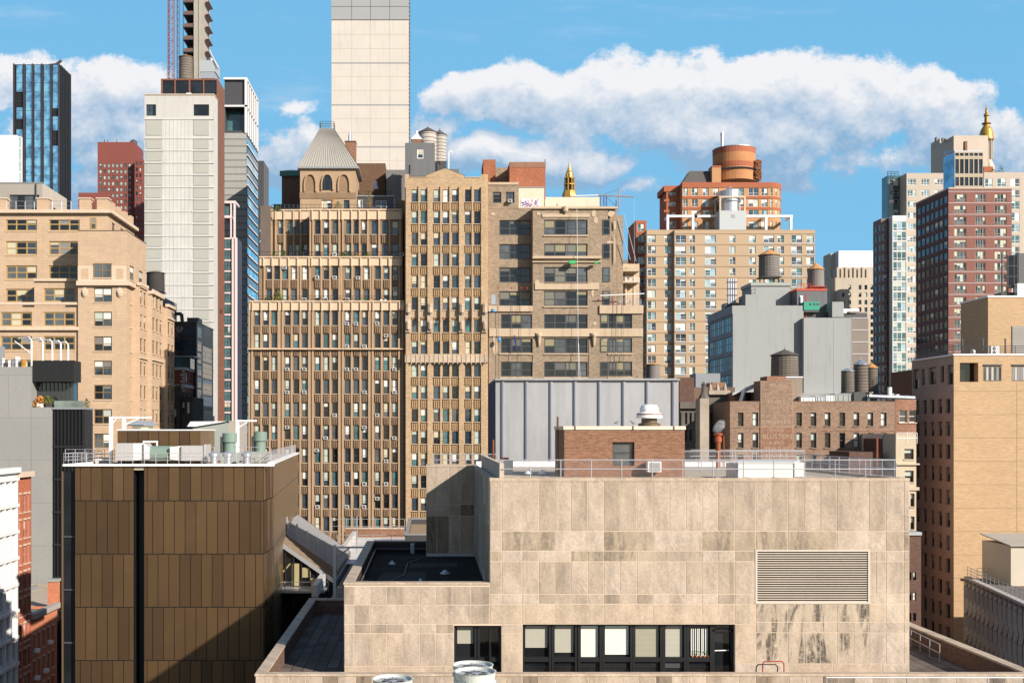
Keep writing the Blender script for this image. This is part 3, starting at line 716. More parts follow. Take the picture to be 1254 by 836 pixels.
# pipe rack on the terrace
for m_, dx_, lb in ((plain('red painted pipe', (.35, .03, .03), .5), 0, 'red bent pipe ladder rail on the terrace below the louvre'), (f_black, -.42, 'black bent pipe ladder rail in front of the red one')):
    pr = Bld('ladder_rail', lb, 'rail', 'bent pipe rails on the terrace'); yy = 58.6 - (.3 if dx_ else 0)
    a, b_ = X(934, 58.6) + dx_, X(960, 58.6) + dx_
    t_ = H - 12.9 + 1.13 - (.1 if dx_ else 0)
    for q in ((a, b_),):
        pr.part('rail').tube((q[0], yy, zd), (q[0], yy, t_ - .12), .03, m_); pr.part('rail').tube((q[0], yy, t_ - .12), (q[0] + .1, yy, t_), .03, m_)
        pr.part('rail').tube((q[0] + .1, yy, t_), (q[1] - .1, yy, t_), .03, m_); pr.part('rail').tube((q[1] - .1, yy, t_), (q[1], yy, t_ - .12), .03, m_); pr.part('rail').tube((q[1], yy, t_ - .12), (q[1], yy, zd), .03, m_)
    pr.finish()
# cooling fans in front of the parapet
ctm = wallmat('pale green fibreglass', (.50, .54, .50), .1, .5, streak=.2)
def fan(px, py, wpx, Y, label):
    b = Bld('cooling_fan', label, 'cooling fan', 'round cooling fans on the lower roof'); x, r = X(px, Y), wpx / 2 / F * Y; z = Z(py, Y); z0 = H - 13.8
    b.part('shroud').lathe(x, Y, [(r * .96, z0), (r * .94, z - .55), (r * 1., z - .5), (r * 1., z - .4), (r * .93, z - .38), (r * .98, z - .05), (r * 1.02, z), (r * .95, z), (r * .88, z - .3)], ctm, 36)
    b.part('guard').lathe(x, Y, [(r * .9, z - .12), (r * .6, z - .1), (r * .58, z - .12)], galv, 36)
    for k in range(8): t = k * math.pi / 4; b.part('guard').tube((x, Y, z - .1), (x + r * .9 * math.cos(t), Y + r * .9 * math.sin(t), z - .1), .015, galv, 4)
    b.part('hub').lathe(x, Y, [(r * .2, z - .3), (r * .2, z - .08), (.01, z - .05)], galv, 14)
    for k in range(3): t = k * 2.1; b.part('bracket', 'br%d' % k).box(x + r * math.cos(t) - .06, x + r * math.cos(t) + .06, Y - r * abs(math.sin(t)) - .05, Y - r * abs(math.sin(t)) + .05, z - .6, z - .35, galv)
    b.finish()
fan(582, 821, 51, 49, 'pale green cooling fan in front of the left office window, nearer of the pair'); fan(579, 813, 50, 52.5, 'pale green cooling fan partly hidden behind the nearest one'); fan(481, 830, 50, 49.5, 'pale green cooling fan standing alone at the bottom edge of the view')
gr_ = Bld('guard_rail', 'grey pipe guard rail with chain link at the bottom right edge', 'railing')
cfence(gr_.part('rail'), (X(1012, 50), 50, H - 13.8), (31.5, 50, H - 13.8), 13.8 - (829 - CY) / F * 50, 3.2, galv); gr_.finish()

# ================================================================= grey standing seam metal building behind
zinc = wallmat('grey standing seam zinc', (.35, .355, .365), .10, .5, metal=.25, grain=1.4, streak=.15)
zin_d = plain('blue grey seam post', (.10, .12, .17), .5)
B = Bld('metal_clad_building', 'windowless grey metal clad building with vertical seam posts behind the roof railing')
YB = 89.; B.mass(607, 831, 466, YB, 9, zinc)
for i, px in enumerate([614, 643, 673, 702.5, 732.5, 762, 791, 823]):
    B.part('seam_post', 'sp%d' % i).box(X(px, YB), X(px, YB) + .11, YB - .12, YB - .003, 0, Z(466, YB), zin_d)
    B.part('seam_post', 'sp%d' % i).box(X(px, YB) + .113, X(px, YB) + .22, YB - .09, YB - .003, 0, Z(466, YB), zinc)
B.part('cap').box(X(606, YB), X(832, YB), YB - .26, YB + 9.1, Z(465.6, YB), Z(463.4, YB), zinc)
f_ = FL(X(607, YB))
for k in range(5): B.part('seam_post', 'sl%d' % k).fbox(f_, -(YB + 1.6 * k + 1.3), -(YB + 1.6 * k + 1.1), -40, vv(466, YB), .003, .2, zin_d)
B.finish()
pigeon(781, 461, 93, 'pale bird perched on the cap of the grey metal clad building', 1)

# ================================================================= bronze panelled building on the left
def bronzemat(name, col, rough=.42):
    m = wallmat(name, col, .13, rough, metal=.65, scale=.18, fine=.8, bump=.05, spec=.5); return m
Z1, Z2, Z3 = bronzemat('bronze panel', (.155, .092, .045)), bronzemat('light bronze panel', (.205, .125, .062), .26), bronzemat('dark bronze panel', (.118, .07, .036), .45)
Cb = Bld('bronze_building', 'building clad in tall staggered bronze panels split by a dark vertical slot')
YC = 86.; cx0, cx1, cxe = X(92, YC), X(322.5, YC), X(334, YC); zc = Z(570.5, YC); s0, s1 = X(164, YC), X(176.5, YC)
fc = FF(YC); frc = FRt(cx1); body = Cb.part('wall')
body.wall(fc, cx0, cx1, -60, zc - H, [(s0, s1, -60, zc - H)], f_black, 1.5, f_black); body.fq(fc, s0, s1, -60, zc - H, -1.5, dark_p)
body.face([(cx0, 97, 0), (cx0, YC, 0), (cx0, YC, zc), (cx0, 97, zc)], Z3)
pc = Cb.part('panel_cladding')
rows = [570.5, 613, 678, 743, 808, 873, 938, 1003]
def brow(fr, a, b, Yr, off, v0, v1):
    W = 13.25 / F * YC; u = a - off
    while u < b - .05:
        p, q = max(a, u), min(b, u + W)
        if q - p > .08: pc.fbox(fr, p + .025, q - .025, v0 + .04, v1 - .03, .003, .06 + rng.choice((0, .004, .008)), rng.choice([Z1, Z1, Z2, Z3]), 'b')
        u += W
for i in range(len(rows) - 1):
    v1, v0 = vv(rows[i], YC), vv(rows[i + 1], YC); W = 13.25 / F * YC
    brow(fc, cx0, s0, YC, (.5 if i % 2 == 0 else 0) * W, v0, v1); brow(fc, s1, cx1, YC, (.7 if i % 2 == 0 else .2) * W, v0, v1)
    brow(frc, YC, 91.4, YC, (.5 if i % 2 else 0) * W, v0, v1)
# flank that bends back along the street
pts = [(cx1, 91.4), (X(365, 134), 134.)]
fang = math.degrees(math.atan2(pts[1][1] - pts[0][1], pts[1][0] - pts[0][0]))
fs = Fr(pts[0][0], pts[0][1], fang); Ls = math.dist(*pts)
body.fq(fs, 0, Ls, -60, zc - H, 0, f_dgrey)
Zr = bronzemat('reflective bronze mesh', (.27, .19, .11), .3)
for i in range(len(rows) - 1):
    v1, v0 = vv(rows[i], YC), vv(rows[i + 1], YC)
    u = 0
    while u < Ls: pc.fbox(fs, u + .03, min(Ls, u + 1.6) - .03, v0 + .04, v1 - .03, .003, .05, Zr, 'b'); u += 1.6
body.face([(-16, 97, 0), (cx0, 97, 0), (cx0, 97, zc), (-16, 97, zc)], Z3); body.face([(-16, 97, 0), (-18, 134, 0), (-18, 134, zc), (-16, 97, zc)], Z3); body.face([(X(365, 134), 134, 0), (-18, 134, 0), (-18, 134, zc), (X(365, 134), 134, zc)], Z3)
Cb.part('roof').prism([(cx0, YC), (cx1, YC), (cx1, 91.4), (X(365, 134), 134), (-18, 134), (-16, 97), (cx0, 97)], zc - .3, zc - .02, roof_t)
Cb.part('roof_edge').box(X(78, YC), cx1 + .8, YC - .25, YC + .5, zc + .0, zc + .16, white_p)
Cb.part('roof_edge').box(X(78, YC), X(78, YC) + .3, YC + .5, 97, zc, zc + .16, white_p)
Cb.part('roof_edge').fbox(fs, -.5, Ls, zc - H, zc - H + .16, -.4, .15, white_p)
Cb.part('side_glazing').box(X(80, 87), cx0 - .01, 86.4, 96.9, 0, zc - .4, g_dark)
for k in range(14): Cb.part('side_glazing').box(X(80, 87), cx0 - .012, 86.3, 86.39, k * 4., k * 4. + .12, f_dgrey)
Cb.part('side_glazing').box(X(80, 87) - .02, X(80, 87) + .07, 86.2, 86.38, 0, zc - .4, f_brown)
rl = Cb.part('roof_railing')
railing(rl, (X(80, 87), 86.6, zc + .16), (cx1 + .5, 86.6, zc + .16), .8, railm, .85, 3, .022)
railing(rl, (X(80, 87), 86.6, zc + .16), (X(80, 87), 96.8, zc + .16), .8, railm, 1.2, 3, .022)
for q in (.3, ): railing(rl, fs.p(0, zc - H + .16, -.3), fs.p(Ls, zc - H + .16, -.3), .9, railm, 1.4, 3, .022)
railing(rl, (X(240, 95), 95, zc), (X(330, 95), 95, zc), 1.3, railm, .8, 3, .025)
railing(rl, (X(80, 96), 96, zc), (X(140, 96), 96, zc), 1.1, railm, .8, 3, .025)
pyr = Cb.part('rooftop_penthouse'); YQ = 92.
pyr.box(X(144, YQ), X(245, YQ), YQ, YQ + 6, zc, Z(527, YQ), f_dgrey)
fq_ = FF(YQ); W = (X(245, YQ) - X(144, YQ)) / 8
for i in range(8): pyr.fbox(fq_, X(144, YQ) + i * W + .03, X(144, YQ) + (i + 1) * W - .03, zc - H, vv(527, YQ) - .03, .003, .06, rng.choice([Z1, Z2, Z3]), 'b')
frq = FRt(X(245, YQ)); pyr.fbox(frq, YQ + .05, YQ + 5.9, zc - H, vv(527, YQ) - .03, .003, .06, Zr, 'b')
pyr.box(X(143.5, YQ), X(245, YQ) + .1, YQ - .1, YQ + 6.1, Z(527, YQ) + .002, Z(525.6, YQ), white_p)
Cb.finish()
gg = wallmat('sage green enamel', (.17, .24, .20), .12, .5, streak=.15); gl_ = wallmat('light grey green enamel', (.30, .33, .30), .1, .5)
duct = wallmat('silver duct metal', (.60, .58, .56), .12, .35, metal=.45, scale=.8)
D_ = Bld('air_duct', 'silver rooftop air duct with a green inline fan in front of the bronze penthouse', 'air duct'); YD = 89.
z0, zt_, zb_ = zc, Z(543, YD), Z(563, YD)
def dbox(a, b, t, bo, k): D_.part('duct_section', k).box(X(a, YD), X(b, YD), YD, YD + 1.9, Z(bo, YD), Z(t, YD), duct)
dbox(142, 163, 542.5, 564, 'a'); dbox(222, 250, 545.5, 564, 'b')
D_.part('flange').box(X(250, YD) + .003, X(252.5, YD), YD - .1, YD + 2, Z(566, YD), Z(544, YD), duct)
def taper(a, b, t1, b1, t2, b2, k):
    x0, x1 = X(a, YD), X(b, YD); D_.part('taper', k).hexa([(x0, YD, Z(b1, YD)), (x1, YD + .3, Z(b2, YD)), (x1, YD + 1.6, Z(b2, YD)), (x0, YD + 1.9, Z(b1, YD)), (x0, YD, Z(t1, YD)), (x1, YD + .3, Z(t2, YD)), (x1, YD + 1.6, Z(t2, YD)), (x0, YD + 1.9, Z(t1, YD))], duct)
taper(163.1, 176, 542.5, 564, 542.5, 562, 'a'); taper(176.1, 182, 542.5, 562, 547, 562, 'c'); taper(208, 221.9, 547, 562, 545.5, 564, 'b')
D_.part('fan_barrel').tube((X(182.1, YD), YD + .9, Z(555.5, YD)), (X(207.9, YD), YD + .9, Z(555.5, YD)), .62, gg, 20)
for a in (145, 172, 226, 246): D_.part('support', 's%d' % a).box(X(a, YD), X(a + 1.2, YD), YD + .2, YD + 1.7, zc - .02, Z(564.2, YD), f_dgrey)
D_.finish()
for i, (a, t, Yc, lb) in enumerate(((281.3, 530, 90.5, 'sage green exhaust stack on the bronze roof, the larger one'), (318.7, 528.5, 97., 'sage green exhaust stack at the right end of the bronze roof'))):
    b = Bld('exhaust_stack', lb, 'exhaust stack', 'green exhaust stacks on the bronze building'); x = X(a, Yc); r = 8.7 / F * 90.5
    b.part('collar').lathe(x, Yc, [(r * .98, Z(t + 11.5, Yc)), (r * 1.03, Z(t + 11, Yc)), (r * 1.03, Z(t + .5, Yc)), (r * .98, Z(t, Yc)), (r * .9, Z(t, Yc)), (r * .88, Z(t + 4, Yc))], gg, 24)
    b.part('pipe').lathe(x, Yc, [(r * .82, zc), (r * .82, Z(t + 11.6, Yc))], gg, 24); b.part('base').box(x - r * 1.1, x + r * 1.2, Yc - r, Yc + r, zc, zc + .9, gl_); b.part('motor').box(x - r * 1.25, x - r * .84, Yc - .3, Yc + .3, zc + .9, zc + 2.2, f_dgrey); b.finish()
b = Bld('air_handling_unit', 'large grey green air handling unit behind the bronze penthouse', 'air handler'); Yh = 103.
b.part('casing').box(X(236, Yh), X(279, Yh), Yh, Yh + 5, zc, Z(517.5, Yh), gl_); b.part('casing').box(X(279, Yh) + .01, X(292, Yh), Yh + .5, Yh + 5, zc, Z(515, Yh), wallmat('beige grey metal', (.34, .31, .27), .2, .6))
b.part('hood').hexa([(X(230, Yh), Yh - .3, Z(522, Yh)), (X(240, Yh), Yh - .3, Z(522, Yh)), (X(240, Yh), Yh + 4, Z(522, Yh)), (X(230, Yh), Yh + 4, Z(522, Yh)), (X(234, Yh), Yh - .3, Z(516, Yh)), (X(279, Yh), Yh - .3, Z(515.6, Yh)), (X(279, Yh), Yh + 4, Z(515.6, Yh)), (X(234, Yh), Yh + 4, Z(516, Yh))], white_p)
b.part('exhaust_pipe').tube((X(258, Yh), Yh + 1, Z(517, Yh)), (X(258, Yh), Yh + 1, Z(509, Yh)), .16, f_black, 10)
b.finish()
def gantry(name, px, pyb, pyt, px2, Y, lb, drop=None):
    b = Bld(name, lb, 'davit', 'white rooftop davits'); x, x2 = X(px, Y), X(px2, Y)
    b.part('post').box(x - .13, x + .13, Y - .13, Y + .13, Z(pyb, Y), Z(pyt, Y), white_p)
    b.part('beam').box(min(x, x2) - .13, max(x, x2) + .1, Y - .12, Y + .12, Z(pyt, Y) + .002, Z(pyt - 2, Y), white_p)
    b.part('brace').tube((x, Y, Z(pyt + 8, Y)), (x + (x2 - x) * .6, Y, Z(pyt, Y)), .05, white_p); b.finish()
gantry('roof_davit', 136, 568, 512, 148, 91, 'tall white hoist frame at the left of the silver duct')
gantry('roof_davit', 152, 526, 512, 184, 93, 'white hoist frame with a long arm on the bronze penthouse')
gantry('roof_davit', 291, 566, 516, 313, 96, 'white hoist frame above the green exhaust stacks')
b = Bld('roof_cowl', 'grey louvred cowl with a flared cap on the bronze penthouse', 'cowl'); Yk = 94.
b.part('cap').hexa([(X(156, Yk), Yk, Z(521, Yk)), (X(186, Yk), Yk, Z(521, Yk)), (X(186, Yk), Yk + 2, Z(521, Yk)), (X(156, Yk), Yk + 2, Z(521, Yk)), (X(161, Yk), Yk + .3, Z(514.5, Yk)), (X(181, Yk), Yk + .3, Z(514.5, Yk)), (X(181, Yk), Yk + 1.6, Z(514.5, Yk)), (X(161, Yk), Yk + 1.6, Z(514.5, Yk))], galv)
b.part('base').box(X(161, Yk), X(181, Yk), Yk + .2, Yk + 1.8, Z(525, Yk), Z(521.1, Yk), plain('cream base', (.5, .45, .33), .6)); b.finish()
b = Bld('service_portal', 'white rectangular frame standing behind the silver duct', 'frame'); Yk = 91.4
for q in ((175, 193, 539.5, 541.5), (175, 176.5, 541.5, 566), (191.5, 193, 541.5, 566)): b.part('bar', 'b%s' % (q,)).box(X(q[0], Yk), X(q[1], Yk), Yk, Yk + .15, Z(q[3], Yk), Z(q[2], Yk), white_p)
b.finish()
for i, (px, lb) in enumerate(((262, 'squat steel roof cap right of the silver duct'), (279, 'squat steel roof cap in front of the larger green stack'), (302, 'squat steel roof cap between the two green stacks'))):
    b = Bld('steel_roof_cap', lb, 'roof cap', 'squat steel roof caps'); Yk = 88.5; x = X(px, Yk)
    b.part('drum').lathe(x, Yk, [(.28, zc), (.28, zc + .65), (.42, zc + .7), (.42, zc + .95), (.1, zc + 1.1)], galv, 14); b.part('flange').lathe(x, Yk, [(.45, zc), (.45, zc + .1)], galv, 14); b.finish()

# ================================================================= sloped skylight building and small roofs between
S_ = Bld('sloped_roof_building', 'low dark glass building with a steep ribbed roof and steel railings, beside the bronze one')
ys0, ys1 = 104., 127.
tanr = wallmat('tan ribbed roof', (.22, .17, .12), .25, .7, grain=4., streak=.3)
def SP(px, py, Y): return (X(px, 104) , Y, Z(py, 104))
a, b_ = SP(330, 654, 104), SP(408, 708, 104); th = .9
slo = S_.part('roof')
def slab(y0, y1, t0, t1, m, part):
    S_.part(part).hexa([(a[0], y0, a[2] + t0), (b_[0], y0, b_[2] + t0), (b_[0], y1, b_[2] + t0), (a[0], y1, a[2] + t0), (a[0], y0, a[2] + t1), (b_[0], y0, b_[2] + t1), (b_[0], y1, b_[2] + t1), (a[0], y1, a[2] + t1)], m)
slab(104.02, 109, -.3, 0, tanr, 'roof'); slab(109.01, 127, -.3, .12, wallmat('grey ribbed roof', (.13, .11, .09), .15, .6, grain=3.), 'roof'); slab(103.9, 104.01, -.4, .03, galv, 'fascia')
for k in range(34):
    y = 104.2 + k * .66
    S_.part('roof').hexa([(a[0], y, a[2]), (b_[0], y, b_[2]), (b_[0], y + .06, b_[2]), (a[0], y + .06, a[2]), (a[0], y, a[2] + .2), (b_[0], y, b_[2] + .2), (b_[0], y + .06, b_[2] + .2), (a[0], y + .06, a[2] + .2)], tanr if y < 109 else galv)
sr = S_.part('roof_railing')
for k in range(7):
    t = k / 6; p = Vector(a).lerp(Vector(b_), t); sr.tube((p.x, 109, p.z), (p.x, 109, p.z + 1.9), .09, galv)
for hh in (.35, .65, .95, 1.25, 1.55): sr.tube((a[0], 109, a[2] + hh), (b_[0], 109, b_[2] + hh), .03, galv)
sr.hexa([(a[0], 108.9, a[2] + .05), (b_[0], 108.9, b_[2] + .05), (b_[0], 109, b_[2] + .05), (a[0], 109, a[2] + .05), (a[0], 108.9, a[2] + .2), (b_[0], 108.9, b_[2] + .2), (b_[0], 109, b_[2] + .2), (a[0], 109, a[2] + .2)], galv)
sw = S_.part('glass_wall'); 
sw.face([(a[0], 104.3, 0), (b_[0], 104.3, 0), (b_[0], 104.3, b_[2] - .4), (a[0], 104.3, a[2] - .4)], g_dark)
for k in range(9):
    t = k / 8; p = Vector(a).lerp(Vector(b_), t); sw.box(p.x - .06, p.x + .06, 104.1, 104.28, 20, p.z - .4, f_black)
amb = plain('ochre room wall seen through glass', (.30, .27, .14), .5)
for q in ((357, 366, 690, 717), (369, 380, 695, 707), (380, 393, 708, 717)): sw.box(X(q[0], 104), X(q[1], 104), 104.2, 104.29, Z(q[3], 104), Z(q[2], 104), amb)
sw.tube((X(336, 104), 104.2, Z(712, 104)), (X(355, 104), 104.2, Z(690, 104)), .07, amb)
S_.part('balcony').box(X(331, 103), X(400, 103), 101, 104.3, Z(722, 103), Z(719.5, 103), galv); railing(S_.part('balcony_railing'), (X(331, 101), 101, Z(719.5, 103)), (X(402, 101), 101, Z(719.5, 103)), .8, railm, 1.2, 2, .025)
S_.part('wall').box(a[0], b_[0] - .05, 127.05, 127.4, 0, b_[2] - .4, f_dgrey); S_.part('wall').box(b_[0] - .04, b_[0] + .1, 104.3, 127, 0, b_[2] - .4, galv)
# lower storeys with dim windows
S_.part('wall').box(a[0], b_[0], 104.6, 105, 0, Z(722, 104), f_black)
for k in range(6): S_.part('lower_window', 'lw%d' % k).box(X(337 + k * 9, 104), X(342 + k * 9, 104), 104.4, 104.59, Z(790, 104), Z(750, 104), g_grey)
S_.finish()
G_ = Bld('pipe_gantry', 'grey steel portal frame standing between the sloping roof and the black roof well', 'gantry'); Yg = 90.
G_.part('post').box(X(408, Yg), X(411.5, Yg), Yg, Yg + .25, Z(735, Yg), Z(671, Yg), galv); G_.part('beam').box(X(408, Yg), X(446, Yg), Yg - .01, Yg + .26, Z(671, Yg) + .002, Z(669, Yg), galv); G_.part('brace').tube((X(411, Yg), Yg + .1, Z(682, Yg)), (X(428, Yg), Yg + .1, Z(671, Yg)), .06, galv)
G_.part('post', 'p2').box(X(408, 94), X(411.5, 94), 94, 94.25, Z(735, 94), Z(667, 94), galv); G_.finish()
Lw = Bld('low_building', 'low building with a grey deck and orange brick parapet below the ornate brown towers')
ltz = H - 13.9
Lw.part('wall').box(X(395, 88), 2, 88.5, 158, 0, ltz, f_dgrey); Lw.part('roof').face([(X(395, 88), 88.5, ltz + .01), (2, 88.5, ltz + .01), (2, 158, ltz + .01), (X(395, 88), 158, ltz + .01)], roof_g)
Lw.part('roof').face([(X(425, 140), 120, ltz + .02), (2, 120, ltz + .02), (2, 150, ltz + .02), (X(425, 140), 150, ltz + .02)], plain('white roof membrane', (.55, .54, .52), .7))
Lw.part('parapet').box(X(424, 152), X(495, 152), 150, 150.4, ltz, ltz + 1.1, brk_o); Lw.part('parapet').box(X(424, 152), X(495, 152), 149.9, 150.5, ltz + 1.102, ltz + 1.3, cope)
railing(Lw.part('railing'), (X(415, 140), 138, ltz), (2, 138, ltz), 1.4, railm, 2., 3, .03); railing(Lw.part('railing'), (X(405, 150), 151.5, ltz + .4), (X(495, 150), 151.5, ltz + .4), 1.9, railm, 2., 2, .03)
Lw.part('parapet').box(X(402, 112), X(402, 112) + .5, 96, 148, ltz, ltz + 1., plain('white parapet', (.5, .48, .45), .7))
Lw.part('pole').tube((X(437, 130), 130, ltz), (X(437, 130), 130, Z(632, 130)), .08, galv)
Lw.finish()
Lb = Bld('annex_building', 'small flat annex with a brown roof between the ornate towers and the black roof'); Ya_ = 120
Lb.mass(496, 560, 655, Ya_, 22, f_dgrey, roof=wallmat('brown roofing', (.30, .21, .13), .2, .9), par=.6, parm=f_grey); Lb.finish()
# ================================================================= MIDDLE DISTANCE
def text(mb_b, txt, px, py, hpx, wpx, Y, mat, rot=0., d=.01, part='lettering', key=None):
    """painted lettering as a thin mesh on a camera-facing wall"""
    cu = bpy.data.curves.new('t', 'FONT'); cu.body = txt; cu.align_x = 'CENTER'; cu.align_y = 'CENTER'; cu.size = 1; cu.resolution_u = 2
    ob = bpy.data.objects.new('t', cu); COL.objects.link(ob); dg = bpy.context.evaluated_depsgraph_get(); dg.update()
    me = bpy.data.meshes.new_from_object(ob.evaluated_get(dg)); bpy.data.objects.remove(ob)
    xs = [v.co.x for v in me.vertices]; ys = [v.co.y for v in me.vertices]
    sx = wpx / F * Y / (max(xs) - min(xs)); sy = hpx / F * Y / (max(ys) - min(ys)); mx, my = (max(xs) + min(xs)) / 2, (max(ys) + min(ys)) / 2
    c, s = math.cos(rot), math.sin(rot); mb = mb_b.part(part, key or txt)
    for p in me.polygons:
        pts = []
        for i in p.vertices:
            a, b = (me.vertices[i].co.x - mx) * sx, (me.vertices[i].co.y - my) * sy
            pts.append((X(px, Y) + a * c - b * s, Y - d, Z(py, Y) + a * s + b * c))
        mb.face(pts, mat)
    bpy.data.meshes.remove(me)

def bush(mb, x, y, z, r, h, m, n=190):
    for i in range(n):
        t = rng.uniform(0, 6.28); q = rng.uniform(0, 1) ** .6; zz = rng.uniform(0, 1); rr = r * q * math.sin(math.pi * min(.95, zz * .8 + .2))
        c = Vector((x + rr * math.cos(t), y + rr * math.sin(t), z + zz * h)); a = Vector((rng.uniform(-1, 1), rng.uniform(-1, 1), rng.uniform(-1, 1))).normalized() * r * .14; b = a.orthogonal().normalized() * r * .11
        mb.face([c - a, c + b, c + a, c - b], m)
lf_g = wallmat('terrace foliage', (.05, .085, .025), .4, .7); lf_o = wallmat('autumn foliage', (.40, .17, .03), .3, .7); lf_y = wallmat('olive foliage', (.13, .14, .03), .4, .7)
aw = plain('grey white air conditioner casing', (.50, .50, .50), .5)
def acunit(b, px, py, Y, d=.45):
    mb = b.new('air_conditioner'); x, z = X(px, Y), Z(py, Y)
    mb.box(x - .33, x + .33, Y - d, Y + .15, z - .24, z + .24, aw); mb.box(x - .22, x + .2, Y - d - .012, Y - d - .002, z - .16, z + .16, f_dgrey)

# ---- ornate brown brick tower with setbacks
tb = wallmat('tan brown brick', (.36, .255, .16), .14, .85, streak=.28, bump=.2, fine=4)
ts = wallmat('brown ribbed spandrel brick', (.22, .15, .095), .2, .85, streak=.35, fine=5)
tc_ = wallmat('cream terracotta parapet', (.56, .43, .30), .1, .8, streak=.3)
tdk = wallmat('recessed brown brick', (.24, .16, .10), .2, .9, streak=.3)
wD = ws(f_dgrey, [g_dark, g_blue, g_blue, g_grey, g_dark, g_teal], rail=1, fw=.09, rev=.14, blind=.6, bl=[b_white, b_white, b_cream, b_green, b_green])
Dd = Bld('setback_tower', 'wide tan brick tower with stepped terraces and many narrow sash windows')
YD = 180.; bays = [311.6, 348.9, 385.7, 422.4, 459.0]
cols = [b + k * 10.6 for b in bays for k in range(3)]
rowsD = [381.4, 409, 436.8, 465, 493.4, 520.9, 549.2, 577.5, 605.3, 633, 661, 689]
Dd.mass(304, 495.5, 371, YD, 24, tdk, grid(cols, rowsD, 6.4, 17), wD, par=1., parm=tc_)
pr_ = Dd.part('pier'); sp_ = Dd.part('spandrel', kind=None)
def piers(b, Y, edges, pyt, pyb, w, d, m, ramp=0):
    for i, px in enumerate(edges):
        b.part('pier', 'pier%s_%s' % (Y, px)).box(X(px, Y), X(px + w, Y), Y - d, Y - .003, Z(pyb, Y) if pyb else 0, Z(pyt, Y), m)
def spandrels(b, Y, cols, w, rows, ht, nxt, m, d=.12, ribs=3):
    mb = b.part('spandrel', 'spandrel%s' % Y)
    for c in cols:
        for t, n in zip(rows, nxt):
            mb.box(X(c - .1, Y), X(c + w + .1, Y), Y - d, Y - .003, Z(n - .7, Y), Z(t + ht + .8, Y), m)
            for k in range(ribs):
                q = c + w * (k + .5) / ribs; mb.box(X(q - .55, Y), X(q + .55, Y), Y - d - .13, Y - d - .002, Z(n - 1.6, Y), Z(t + ht + 2.2, Y), m)
            b.part('wall').box(X(c - .3, Y), X(c + w + .3, Y), Y - .3, Y - .002, Z(t + ht + .8, Y) + .002, Z(t + ht + .1, Y), tc_)
spandrels(Dd, YD, cols, 6.4, rowsD[:-1], 17, rowsD[1:], ts)
thin = [b + 7.3 + k * 10.6 for b in bays for k in range(2)]
piers(Dd, YD, thin, 379, None, 2.3, .22, tb)
wide = [b - 3.7 for b in bays] + [b + 28.6 for b in bays]
piers(Dd, YD, wide, 371.4, None, 2.6, .36, tb); piers(Dd, YD, [b - 7.3 for b in bays[1:]] + [304.4, 491.6], 371.4, None, 2.3, .2, tb)
def parapet(b, Y, a, c, py0, py1, vert, d=.25):
    b.part('parapet_band').box(X(a, Y), X(c, Y), Y - d, Y - .003, Z(py1, Y), Z(py0, Y), tc_)
    for px in vert: b.part('parapet_band').box(X(px, Y), X(px + 1.3, Y), Y - d - .25, Y - d - .002, Z(py1 + 1, Y), Z(py0 - .8, Y), tc_)
    b.part('coping').box(X(a - .3, Y), X(c, Y), Y - d - .1, Y + .5, Z(py0, Y) + .16, Z(py0, Y) + .36, tc_)
parapet(Dd, YD, 305, 495, 371, 380, [c - 2.6 for c in cols] + [b + 29.5 for b in bays])
Dd.band(304, 495.4, 427, 428.2, YD, .75, tc_, 'string_course')
for px, py in ((352, 452), (373, 452), (425, 452), (436, 452), (483, 452), (352, 480), (373, 480), (446.5, 480), (483, 480), (410, 508), (462, 508), (352, 523), (446.5, 523), (399, 536), (483, 536), (388, 551), (473, 564), (425, 592), (446.5, 592), (473, 592), (425, 424), (446.5, 424), (473, 411), (425, 396.5), (436, 396.5), (462, 396), (389, 620), (425, 620), (446, 620), (462, 610), (388, 647), (462, 647)):
    acunit(Dd, px, py, YD)
# second tier
Y2 = 181.2; col2 = [326.5, 336, 346, 357, 370, 385.7, 396.3, 407, 423, 434.5, 445.5, 459.5, 470, 480.6]
r2 = [326, 354.3]
Dd.mass(317.5, 493, 317, Y2, 20, tdk, grid(col2, r2, 6.4, 16.3), wD, pyb=371, par=1., parm=tc_)
spandrels(Dd, Y2, col2, 6.4, r2[:1], 16.3, r2[1:], ts)
piers(Dd, Y2, [323, 333.4, 343.2, 353.4, 364, 367.2, 378.4, 392.6, 403.2, 414.5, 417, 430.5, 441.7, 452.8, 455.8, 466.6, 477.2, 488], 318, 371, 2.2, .24, tb)
parapet(Dd, Y2, 318, 492, 317, 325.5, [322.5, 333, 343, 353, 364, 378, 381.5, 392, 403, 416, 430, 441, 452, 466, 476, 488])
for px, py in ((349, 328), (388.5, 340), (410, 340), (438.5, 340.5), (484, 340), (373, 367), (399, 367), (425.5, 367), (484, 354)): acunit(Dd, px, py, Y2)
